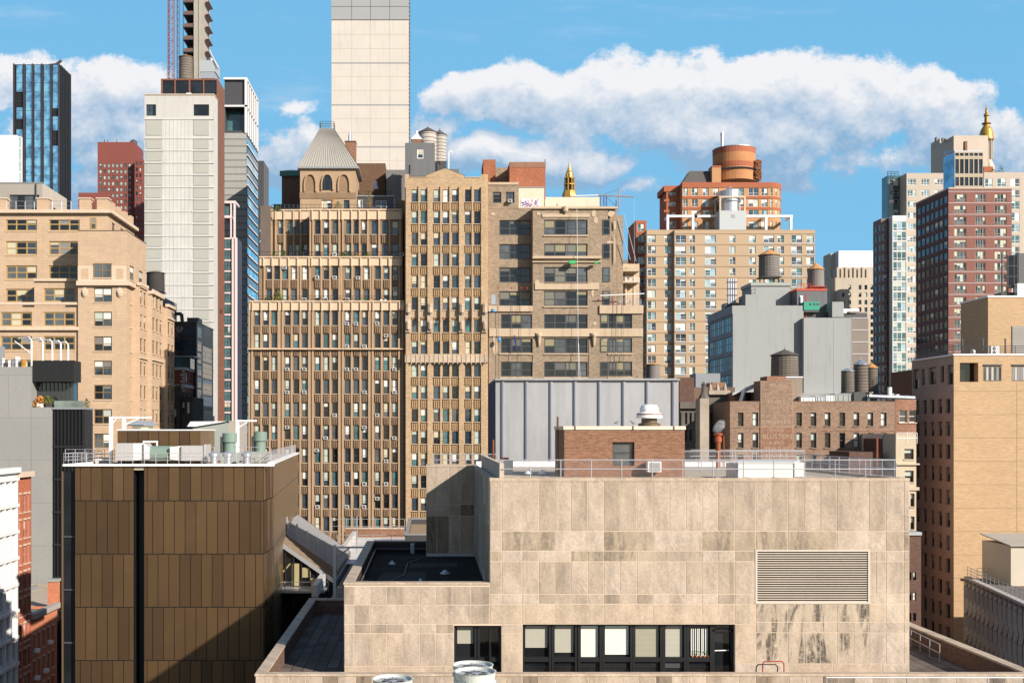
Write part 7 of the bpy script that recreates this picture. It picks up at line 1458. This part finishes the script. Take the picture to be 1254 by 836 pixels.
b = Bld('exhaust_pipe_bundle', 'upright bundle of silver exhaust pipes on the grey rendered building', 'exhaust pipes'); Yq = 236.
for i in range(4): b.new('pipe').tube((X(892 + i * 2.8, Yq), Yq, Z(372, Yq)), (X(892 + i * 2.8, Yq), Yq, Z(341, Yq)), .24, galv, 8)
for py in (345, 353, 361): b.part('bracket', 'k%s' % py).box(X(890, Yq), X(902.5, Yq), Yq - .3, Yq + .3, Z(py + 1, Yq), Z(py, Yq), f_dgrey)
b.part('base').box(X(888, Yq), X(906, Yq), Yq, Yq + 3, Z(376, YU), Z(371, Yq), f_dgrey); b.finish()
tank('water_tank', 'large grey wooden water tank with an orange lid on the grey rendered building', 945.5, 311, 345.5, 25, 238, cone_o, wallmat('grey brown staves', (.20, .185, .17), .2, .9, grain=5), True, 303)
tank('water_tank', 'grey wooden water tank with an orange lid on a red steel frame', 1002.5, 329, 356, 20, 236, cone_o, wallmat('silver grey staves', (.24, .225, .21), .2, .9, grain=5), True, 320.5, frame=plain('red steel', (.45, .05, .02), .6))
b = Bld('red_steel_platform', 'red steel beams above a dark grey plant box on the roof', 'platform'); Yq = 232.; rds = _m['red steel']
b.part('plant_box').box(X(976, Yq), X(1013, Yq), Yq, Yq + 6, Z(389, YU), Z(356, Yq), wallmat('dark grey plant cladding', (.13, .135, .145), .08, .6, grain=1.2)); b.part('beam').box(X(975, Yq), X(1013, Yq), Yq - .1, Yq + 6, Z(356, Yq) + .01, Z(353.5, Yq), rds)
railing(b.part('guard_rail'), (X(976, Yq), Yq, Z(353.5, Yq)), (X(993, Yq), Yq, Z(353.5, Yq)), 1., rds, .8, 2, .05); b.part('post').tube((X(985, Yq), Yq - 1, Z(389, YU)), (X(985, Yq), Yq - 1, Z(360, Yq)), .12, rds); b.part('white_door').box(X(979.5, Yq), X(983, Yq), Yq - .1, Yq - .003, Z(372, Yq), Z(362, Yq), white_p); b.finish()
b = Bld('green_generator', 'bright green generator housing beside the dark plant box', 'generator'); Yq = 229.8; grn = plain('bright green enamel', (.01, .26, .17), .5)
b.part('housing').box(X(984.5, Yq), X(1003.5, Yq), Yq, Yq + 2.5, Z(379.5, Yq), Z(369.5, Yq), grn)
for px in (991, 996, 1000): b.part('vent', 'v%s' % px).box(X(px, Yq), X(px + 2.5, Yq), Yq - .03, Yq - .003, Z(373.5, Yq), Z(371.5, Yq), f_black)
b.part('skid').box(X(985, Yq), X(1003, Yq), Yq + .1, Yq + 2.4, Z(382, Yq), Z(379.6, Yq), f_dgrey); b.finish()
b = Bld('roof_duct', 'low white duct lying on the right end of the grey rendered roof', 'duct'); b.part('duct').tube((X(1034, 229), 230, Z(379.5, 229)), (X(1054, 229), 230, Z(379.5, 229)), .35, white_p, 8); b.part('box').box(X(1033, 229), X(1038, 229), 229.5, 231, Z(383, 229), Z(377.5, 229), white_p); b.finish()
tank('water_tank', 'small water tank with an orange lid peeping over the grey metal cladding', 801.5, 446, 475, 17, 215, cone_o, _m['silver grey staves'], True, 443)
# ---- sand coloured apartment slab with orange crown
vb = wallmat('sand beige brick', (.42, .315, .21), .06, .85, scale=.1); vo = wallmat('orange ochre brick', (.44, .24, .12), .08, .85, scale=.1); vr = wallmat('terracotta band', (.33, .11, .06), .08, .85, scale=.1)
wV = ws(f_white, [g_grey, g_pale, g_blue, g_teal], n=2, rail=1, fw=.1, rev=.18, blind=.55, bl=[b_white, b_green, b_white], mid=.35)
V1 = Bld('beige_apartment_slab', 'broad beige brick apartment slab with many white framed windows and thin floor lines'); YV = 300.; rV = [288 + 13.42 * i for i in range(14)]
cv = [(827, 840), (844.5, 851), (863.5, 876.8), (893.5, 900.5), (917.5, 925.5), (935, 948), (952, 960), (969, 982), (987.5, 996.8)]
V1.mass(826, 998, 282, YV, 12, vb, [(a, c, r, r + 9) for a, c in cv for r in rV], wV, roof=roof_g, par=.5); V1.mass(792, 825.7, 282, YV + 1.5, 12, vb, [(a, c, r, r + 9) for a, c in ((793, 803), (813.5, 822)) for r in rV], wV, side=[(.2, .45, r, r + 9) for r in rV], roof=roof_g, par=.5); V1.mass(778.5, 791.7, 270, YV + 6, 12, vr, [(781, 789, r, r + 9) for r in [274 + 13.42 * i for i in range(14)]], wV, roof=roof_g)
for r in rV: V1.part('floor_line').box(X(826, YV), X(998, YV), YV - .05, YV - .003, Z(r - 1.5, YV), Z(r - 2.2, YV), rtb if False else wallmat('brown floor line', (.25, .17, .11), .1, .9) if 'brown floor line' not in _m else _m['brown floor line'])
for r in rV: V1.part('floor_line').box(X(792, YV), X(825.7, YV), YV + 1.45, YV + 1.497, Z(r - 1.5, YV), Z(r - 2.2, YV), _m['brown floor line'])
for a, c in cv: 
    if c - a > 8: 
        for r in rV: V1.part('under_window_panel').box(X(a, YV), X(c, YV), YV - .06, YV - .003, Z(r + 11.2, YV), Z(r + 9.3, YV), f_grey)
V1.finish()
V2 = Bld('orange_crown_block', 'orange brick penthouse storeys with terracotta bands and a rounded right end above the beige slab'); Yv = 306.; rv = [230.5, 244, 257.3, 271]
cw = [(836.5, 842), (847, 854.5), (860.5, 868), (873, 880), (898, 911), (916.5, 929), (932.3, 940)]
V2.mass(835.5, 943, 229, Yv, 12, vo, [(a, c, r, r + 9) for a, c in cw for r in rv], wV, pyb=283); V2.mass(816, 835.3, 232, Yv + 3, 9, vr, [(819, 827.5, r, r + 8.5) for r in rv], wV, pyb=283)
cxr, rad = X(943, Yv), X(961, Yv) - X(943, Yv); arc = [(cxr + rad * math.sin(t), Yv + rad * (1 - math.cos(t))) for t in [i * math.pi / 16 for i in range(9)]]
for i in range(8):
    a, c = arc[i], arc[i + 1]; an = math.degrees(math.atan2(c[1] - a[1], c[0] - a[0])); f = Fr(*a, an); L = math.dist(a, c); RR = [(.12 * L, .88 * L, vv(r + 9, Yv), vv(r, Yv)) for r in rv] if i % 2 == 0 or i > 3 else []
    V2.part('rounded_end').wall(f, 0, L, vv(283, Yv), vv(229, Yv), RR, vo, .15); V2.win(f, RR, dict(wV, n=1))
    for t, b_ in ((223.5, 229.8), (240.5, 243.2), (253.6, 256.5)): V2.part('terracotta_band').fbox(f, 0, L, vv(b_, Yv), vv(t, Yv), .01, .12, vr)
V2.part('roof').prism([(X(835.5, Yv), Yv)] + arc + [(X(961, Yv), Yv + 14), (X(835.5, Yv), Yv + 14)], Z(229, Yv), Z(223.2, Yv), vr, roof_g)
for t, b_ in ((223.6, 229.8), (240.5, 243.2), (253.6, 256.5)): V2.part('terracotta_band').box(X(835.3, Yv), cxr, Yv - .14, Yv - .003, Z(b_, Yv), Z(t, Yv), vr); V2.part('terracotta_band').box(X(815.8, Yv), X(835.2, Yv), Yv + 2.85, Yv + 2.997, Z(b_ + 1, Yv), Z(t + 1, Yv), vr)
V2.part('left_roof').box(X(815.8, Yv), X(835.2, Yv), Yv + 2.8, Yv + 12, Z(232, Yv), Z(225, Yv), vr)
V2.part('dark_bulkhead').hexa([(X(832, 312), 311, Z(223, Yv)), (X(873, 312), 311, Z(223, Yv)), (X(873, 312), 316, Z(223, Yv)), (X(832, 312), 316, Z(223, Yv)), (X(845, 312), 312, Z(209.5, 312)), (X(870, 312), 312, Z(209.5, 312)), (X(870, 312), 316, Z(209.5, 312)), (X(845, 312), 316, Z(209.5, 312))], wallmat('dark grey ribbed roof sheet', (.09, .085, .08), .1, .7, grain=2))
V2.part('link_block').box(X(872, 310), X(883, 310), 310, 314, Z(223, Yv), Z(205, 310), vo); V2.part('link_block').box(X(871.8, 310), X(883.2, 310), 309.9, 314, Z(205, 310) + .002, Z(203, 310), vr); V2.finish()
b = Bld('round_drum_penthouse', 'round copper coloured brick drum with a climbing plant on its right side', 'drum tower'); Yd = 318.; k = Yd / F; x = X(898.8, Yd); vd_ = wallmat('copper brown brick', (.42, .20, .09), .25, .8, scale=.3, streak=.3)
b.part('drum').lathe(x, Yd, [(25.5 * k, Z(224, Yd)), (25.5 * k, Z(191, Yd)), (25.6 * k, Z(190.9, Yd)), (25.6 * k, Z(184.5, Yd))], vd_, 40, [vd_, vr, vr]); b.part('lower_band').lathe(x, Yd, [(25.6 * k, Z(208, Yd)), (25.9 * k, Z(207.9, Yd)), (25.9 * k, Z(202.5, Yd)), (25.6 * k, Z(202.4, Yd))], vr, 40); b.part('roof').lathe(x, Yd, [(25.6 * k, Z(184.4, Yd)), (26 * k, Z(184.3, Yd)), (26 * k, Z(183.4, Yd)), (.1, Z(183.4, Yd))], galv, 40)
for i in range(24): t = -math.pi + i * math.pi / 24 + .06; b.part('small_opening', 'so%d' % i).box(x + 25.9 * k * math.cos(t) - .25, x + 25.9 * k * math.cos(t) + .25, Yd + 25.9 * k * math.sin(t) - .25, Yd + 25.9 * k * math.sin(t) + .25, Z(212, Yd), Z(210, Yd), g_dark)
b.part('chimney').lathe(X(882, Yd), Yd - 2, [(.42, Z(184, Yd)), (.42, Z(168.5, Yd)), (.5, Z(168.4, Yd)), (.45, Z(165, Yd))], galv, 12); b.part('roof_cone').lathe(X(892, Yd), Yd, [(1.8, Z(183.3, Yd)), (.05, Z(180.7, Yd))], cone_o, 12); b.part('roof_unit').box(X(900, Yd), X(914, Yd), Yd - 2, Yd + 1, Z(183.3, Yd), Z(182, Yd), white_p); b.finish()
b = Bld('climbing_plant', 'brown leafless climber hanging on the right of the round brick drum', 'climber'); mb = b.part('foliage'); ivy = wallmat('russet vine leaves', (.22, .09, .04), .3, .8)
for i in range(900):
    t = rng.uniform(-.75, .25); q = rng.uniform(0, 1); z = Z(222 - q * 24 * (.4 + .6 * math.cos((t + .2) * 1.3)), Yd); r = 25.9 * k + rng.uniform(0, .9) + (.6 if t > -.25 else 0); c = Vector((x + r * math.cos(t), Yd + r * math.sin(t), z)); a = Vector((rng.uniform(-1, 1), rng.uniform(-1, 1), rng.uniform(-1, 1))).normalized() * .33; o2 = a.orthogonal() * .6; mb.face([c - a, c + o2, c + a, c - o2], ivy)
b.finish()
b = Bld('white_roof_pergola', 'white steel roof pergola wrapping the top terrace of the beige slab', 'pergola'); Yp = 302.
for a, c, t, q in ((818, 854, 263.3, 265.8), (850.5, 880, 263.3, 265.8), (913, 971, 263.3, 265.8)): b.part('beam', 'b%s' % a).box(X(a, Yp), X(c, Yp), Yp, Yp + .8, Z(q, Yp), Z(t, Yp), white_p)
for a in (816.5, 847.5, 937, 967.5): b.part('post', 'p%s' % a).box(X(a, Yp), X(a + 2.8, Yp), Yp - .02, Yp + .78, Z(283, Yp), Z(263.2, Yp), white_p)
for a in (818, 848, 937, 968): b.part('cross_beam', 'c%s' % a).box(X(a, Yp), X(a + 2.5, Yp), Yp + .8, Yp + 5, Z(266, Yp), Z(263.5, Yp), white_p)
b.finish()
b = Bld('steel_tank_tower', 'silver steel tank in an open frame on a pale grey block above the beige slab', 'tank tower'); Yp = 301.; pg_ = plain('pale blue grey render', (.42, .45, .46), .7)
b.part('block').box(X(880, Yp), X(912.5, Yp), Yp - 1, Yp + 5, Z(283, Yp), Z(258.8, Yp), pg_); b.part('window').box(X(894.5, Yp), X(899, Yp), Yp - 1.06, Yp - 1.003, Z(267.5, Yp), Z(263.5, Yp), f_grey); stl = plain('brushed silver tank', (.50, .52, .54), .35, metal=.7); x = X(893.5, Yp + 2)
b.part('tank').lathe(x, Yp + 2.2, [(2.6, Z(258, Yp)), (2.6, Z(246, Yp)), (3., Z(245.9, Yp)), (3., Z(233, Yp)), (1., Z(230, Yp)), (.1, Z(226, Yp))], stl, 24)
for a in (880, 910): 
    for y in (Yp - .9, Yp + 4.2): b.part('frame_post', 'fp%s%s' % (a, y)).box(X(a, Yp), X(a + 2, Yp), y, y + .5, Z(258.8, Yp), Z(243, Yp), oc)
b.part('frame_beam').box(X(879.5, Yp), X(912.5, Yp), Yp - .95, Yp - .35, Z(243, Yp) + .01, Z(241, Yp), oc); b.part('frame_beam').box(X(879.5, Yp), X(881.5, Yp), Yp - .34, Yp + 4.7, Z(243, Yp) + .01, Z(241, Yp), oc); b.finish()
# ---- setback stone tower with white shroud
wst = wallmat('pale weathered stone', (.46, .40, .32), .1, .85, streak=.25, scale=.1)
b = Bld('setback_stone_building', 'pale stone setback building with its top wrapped in white sheeting'); Yw = 430.
b.mass(1027, 1069, 307, Yw + 5, 12, plain('white sheeting', (.74, .75, .77), .7, var=.04), pyb=330, sm=plain('shaded white sheeting', (.5, .52, .55), .7)); b.mass(1017, 1027.5, 310, Yw + 9, 8, wst); b.mass(1026, 1069, 327, Yw + 3, 12, wst, pyb=345)  # flank sheeting is a greyed copy, its shade put into the colour
for i in range(8): b.part('buttress', 'bt%d' % i).box(X(1027 + i * 5.2, Yw), X(1030 + i * 5.2, Yw), Yw + 1.8, Yw + 2.99, Z(345, Yw), Z(326.5 + (i % 2) * 1.5, Yw), wst)
b.mass(1017, 1069, 340, Yw, 14, wst, [(c, c + 3.4, r, r + 5.5) for c in (1039, 1051.5, 1058.7, 1066) for r in [349 + 9.1 * i for i in range(14)]], ws(f_dgrey, [g_dark, g_blue], rev=.3, fw=.1, blind=.2)); b.mass(1029, 1044, 354, Yw - 4, 8, wst, [(c, c + 3.4, r, r + 5) for c in (1031, 1038.8) for r in [358.5 + 9.1 * i for i in range(8)]], ws(f_dgrey, [g_blue], rev=.3, fw=.1)); b.finish()
# ---- glass and cream apartment tower on the right
crx = wallmat('cream precast panel', (.46, .40, .33), .05, .85, scale=.1); mvg = wallmat('mauve grey panel', (.20, .16, .15), .06, .8)
wX = ws(f_white, [g_teal, g_pale, g_grey, g_teal], n=3, rail=1, fw=.14, rev=.12, blind=.35, bl=[b_green, b_white], mid=.35)
Xt = Bld('teal_glass_apartment_tower', 'apartment tower mixing teal glass bays, cream panels and a dark recessed corner'); Yx = 345.; rX = [274.5 + 12.35 * i for i in range(17)]
Xt.mass(1087, 1110, 215, Yx + 6, 4.5, glassmat('dark teal curtain wall', (.05, .10, .11), spec=1., metal=.2), [(1089, 1100, r, r + 7) for r in [220 + 12.3 * i for i in range(4)]] + [(1102, 1109, r, r + 7) for r in [220 + 12.3 * i for i in range(4)]], ws(f_white, [g_teal, g_dark], n=2, rev=.1, fw=.08)); 
Xt.mass(1079, 1092.5, 267.5, Yx, 6.2, mvg, [(1080, 1086, r, r + 7.5) for r in rX], ws(f_white, [g_grey, g_dark, g_blue], n=2, rail=0, rev=.2, fw=.12, blind=.15), sm=mvg, side=[(.1, .45, r, r + 7.5) for r in rX] + [(.6, .95, r, r + 7.5) for r in rX]); Xt.part('dark_recess').box(X(1086, Yx), X(1093, Yx), Yx - .3, Yx - .01, 0, Z(268, Yx), f_dgrey)
Xt.mass(1093, 1110, 264, Yx - 3, 10, f_white, [(1093.4, 1109.6, r - 3.5, r + 8) for r in rX], ws(f_white, [g_teal, g_pale, g_teal], n=3, rail=1, fw=.16, rev=.15, blind=.3, bl=[b_green], mid=.3))
Xt.mass(1110.2, 1175, 212, Yx + 1, 14, crx, [(a, c, r, r + 7.6) for a, c in ((1111, 1121.7), (1128, 1138), (1144.5, 1154.5)) for r in [219 + 13.6 * i for i in range(5)]] + [(1111, 1121.7, r, r + 7.6) for r in [289 + 12.35 * i for i in range(15)]], wX)
railing(Xt.part('glass_parapet'), (X(1087, Yx + 6), Yx + 6, Z(215, Yx + 6)), (X(1110, Yx), Yx + 6, Z(215, Yx + 6)), 1.2, g_teal, 1., 2, .1); Xt.part('rounded_bulkhead').lathe(X(1140, Yx), Yx + 14, [(5.5, Z(213, Yx)), (5.5, Z(206, Yx))], vb, 24); Xt.finish()
b = Bld('cream_corner_tower', 'cream apartment tower at the right border with teal windows and a roof garden'); Yr = 352.
b.mass(1205, 1300, 211, Yr, 14, crx, [(a, c, r, r + 10) for a, c in ((1206, 1215.5), (1221, 1231.8), (1237.5, 1248.5), (1254, 1264)) for r in [218.5 + 13.9 * i for i in range(10)]], dict(wX, n=2)); b.mass(1205, 1216, 204, Yr + 4, 6, vr); bush(b.new('roof_tree'), X(1231.5, Yr), Yr + 3, Z(211, Yr), 1.2, 2.6, lf_g, 120); bush(b.new('roof_shrub'), X(1222, Yr), Yr + 3, Z(211, Yr), 1.5, 1.6, lf_y, 90); b.finish()
b = Bld('cream_stone_block', 'plain cream stone block high above the red brick tower, in front of the gilded cupola'); Yc = 380.; stn = wallmat('pinkish cream stone', (.50, .43, .35), .05, .85, scale=.1, brick=(9., 4.5, .05, (.85, .85, .85), .03))
b.mass(1168, 1210, 166, Yc, 17, stn); b.mass(1151, 1167.8, 169.5, Yc + 11, 7, stn)
for px, h_ in ((1151, 4), (1159, 3), (1162.5, 2.5), (1175, 2), (1188, 1.5), (1196, 2)): b.part('roof_fitting', 'rf%s' % px).box(X(px, Yc), X(px + 2, Yc), Yc + 3, Yc + 4, Z(170, Yc), Z(166 - h_ + (3 if px < 1165 else 0), Yc), f_dgrey)
b.finish()
b = Bld('gilded_cupola_tower', 'slender stone tower with a gilded dome and finial behind the cream block', 'tower'); Yu = 620.; k = Yu / F; x = X(1208, Yu)
b.part('shaft').lathe(x, Yu, [(9.5 * k, 0), (9.5 * k, Z(205, Yu)), (7.5 * k, Z(200, Yu)), (6 * k, Z(196, Yu)), (6 * k, Z(172, Yu))], wst, 8)
for i in range(8): t = i * math.pi / 4 + .39; b.part('column', 'c%d' % i).tube((x + 6.6 * k * math.cos(t), Yu + 6.6 * k * math.sin(t), Z(196, Yu)), (x + 6.6 * k * math.cos(t), Yu + 6.6 * k * math.sin(t), Z(173, Yu)), .9 * k, wst, 8)
b.part('cornice').lathe(x, Yu, [(7.6 * k, Z(173, Yu)), (8.6 * k, Z(171.5, Yu)), (8.4 * k, Z(169.5, Yu))], goldd, 16)
b.part('dome').lathe(x, Yu, [(8 * k, Z(169.5, Yu)), (7.9 * k, Z(164, Yu)), (6.5 * k, Z(159, Yu)), (4 * k, Z(155, Yu)), (3 * k, Z(152, Yu))], gold, 20); b.part('lantern').lathe(x, Yu, [(5.2 * k, Z(152, Yu)), (5.4 * k, Z(150.8, Yu)), (2.5 * k, Z(150, Yu)), (2.2 * k, Z(143, Yu)), (3.4 * k, Z(142, Yu)), (2.8 * k, Z(140, Yu)), (1.6 * k, Z(138.5, Yu)), (1.2 * k, Z(135, Yu))], goldd, 12); b.part('finial').lathe(x, Yu, [(1.2 * k, Z(135, Yu)), (1.5 * k, Z(133.5, Yu)), (.4 * k, Z(132, Yu)), (.15 * k, Z(127.5, Yu))], gold, 8); b.finish()
b = Bld('slanted_glass_penthouse', 'dark gridded glass box with a blue left face on top of the red brick tower'); Yz = 302.; tanf = plain('tan mullion', (.34, .28, .19), .6)
b.mass(1169, 1204, 186, Yz, 6.6, tanf, [(1169.8 + 5.8 * i, 1174.3 + 5.8 * i, t, q) for i in range(6) for t, q in ((187.5, 191), (195, 212.5), (217, 227.5))] , ws(f_black, [g_nav, g_dark], rail=0, fw=.08, rev=.2, blind=0), sm=glassmat('steel blue mirror glass', (.16, .32, .46), metal=.7, wave=.02), z0=Z(235, Yz))
b.part('roof_slab').hexa([(X(1169, Yz), Yz, Z(186, Yz) + .01), (X(1204.2, Yz), Yz, Z(186, Yz) + .01), (X(1204.2, Yz), Yz + 6.7, Z(183, Yz)), (X(1169, Yz), Yz + 6.7, Z(183, Yz)), (X(1169, Yz), Yz, Z(184.5, Yz)), (X(1204.2, Yz), Yz, Z(184.5, Yz)), (X(1204.2, Yz), Yz + 6.7, Z(178.5, Yz)), (X(1169, Yz), Yz + 6.7, Z(176.5, Yz))], f_grey); b.part('chimney').box(X(1186, Yz), X(1189, Yz), Yz + 2, Yz + 3, Z(184, Yz), Z(170.5, Yz), brk_o)
for py in (196, 213): b.part('blue_face_joint', 'j%s' % py).fbox(FL(X(1169, Yz)), -(Yz + 6.6), -Yz, vv(py + .6, Yz), vv(py, Yz), .003, .05, f_grey)
b.finish()
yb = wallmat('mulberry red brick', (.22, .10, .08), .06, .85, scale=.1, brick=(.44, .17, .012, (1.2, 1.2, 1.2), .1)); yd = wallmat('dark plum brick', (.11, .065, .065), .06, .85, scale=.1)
Y_ = Bld('red_brick_tower', 'mulberry red brick tower with thin white floor lines and a shaded glassy left flank'); Yy = 285.; rY = [237.5 + 14.0 * i for i in range(18)]
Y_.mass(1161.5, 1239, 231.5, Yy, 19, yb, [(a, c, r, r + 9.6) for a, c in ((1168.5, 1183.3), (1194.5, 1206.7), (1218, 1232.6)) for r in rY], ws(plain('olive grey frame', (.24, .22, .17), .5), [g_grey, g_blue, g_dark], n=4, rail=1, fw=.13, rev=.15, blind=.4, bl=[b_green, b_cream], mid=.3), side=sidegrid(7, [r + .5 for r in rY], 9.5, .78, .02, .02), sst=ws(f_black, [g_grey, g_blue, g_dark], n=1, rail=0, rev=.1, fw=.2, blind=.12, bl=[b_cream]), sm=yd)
for r in rY: Y_.part('floor_line').box(X(1161.5, Yy) - .04, X(1239, Yy), Yy - .06, Yy - .003, Z(r - 2.6, Yy), Z(r - 3.2, Yy), al_w)
Y_.part('coping').box(X(1161.3, Yy), X(1239.2, Yy), Yy - .15, Yy + .5, Z(231.5, Yy) + .004, Z(229.6, Yy), crx); Y_.part('coping').box(X(1161.3, Yy), X(1161.3, Yy) + .5, Yy + .51, Yy + 19, Z(231.5, Yy) + .004, Z(229.6, Yy), crx)
Y_.mass(1122, 1150, 452, 255, 14, brk_d); Y_.finish()
# ---- distant filler so that no empty plain shows between the towers
def filler(px0, px1, pyt, Y, D, m, lb, cols, rows, wd, ht):
    b = Bld('distant_building', lb); b.mass(px0, px1, pyt, Y, D, m, grid(cols, rows, wd, ht), ws(f_dgrey, [g_dark, g_blue], rail=0, fw=.1, rev=.2, blind=.2)); b.finish()
filler(28, 120, 262, 470, 30, _m['dim brown stucco'], 'dim brown distant building glimpsed left of the pale slab tower', [125 + 6 * i for i in range(2)], [280], 3, 4)
filler(1062, 1072, 400, 500, 30, wst, 'sliver of a distant stone building right of the grey side brick', [1064], [410, 420, 430], 3, 5)
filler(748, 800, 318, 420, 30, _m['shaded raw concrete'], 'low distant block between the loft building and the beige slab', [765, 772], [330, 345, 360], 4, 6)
filler(262, 310, 300, 480, 30, kc, 'distant grey block seen between the striped tower and the terraced tower', [290, 296], [310, 322, 334], 3, 6)

# ================================================================= ground
g_as = wallmat('asphalt', (.05, .05, .052), .25, .9, soil=.3)
mb = MB(); mb.face([(-9000, -2000, 0), (9000, -2000, 0), (9000, 20000, 0), (-9000, 20000, 0)], g_as); struct('ground', mb)
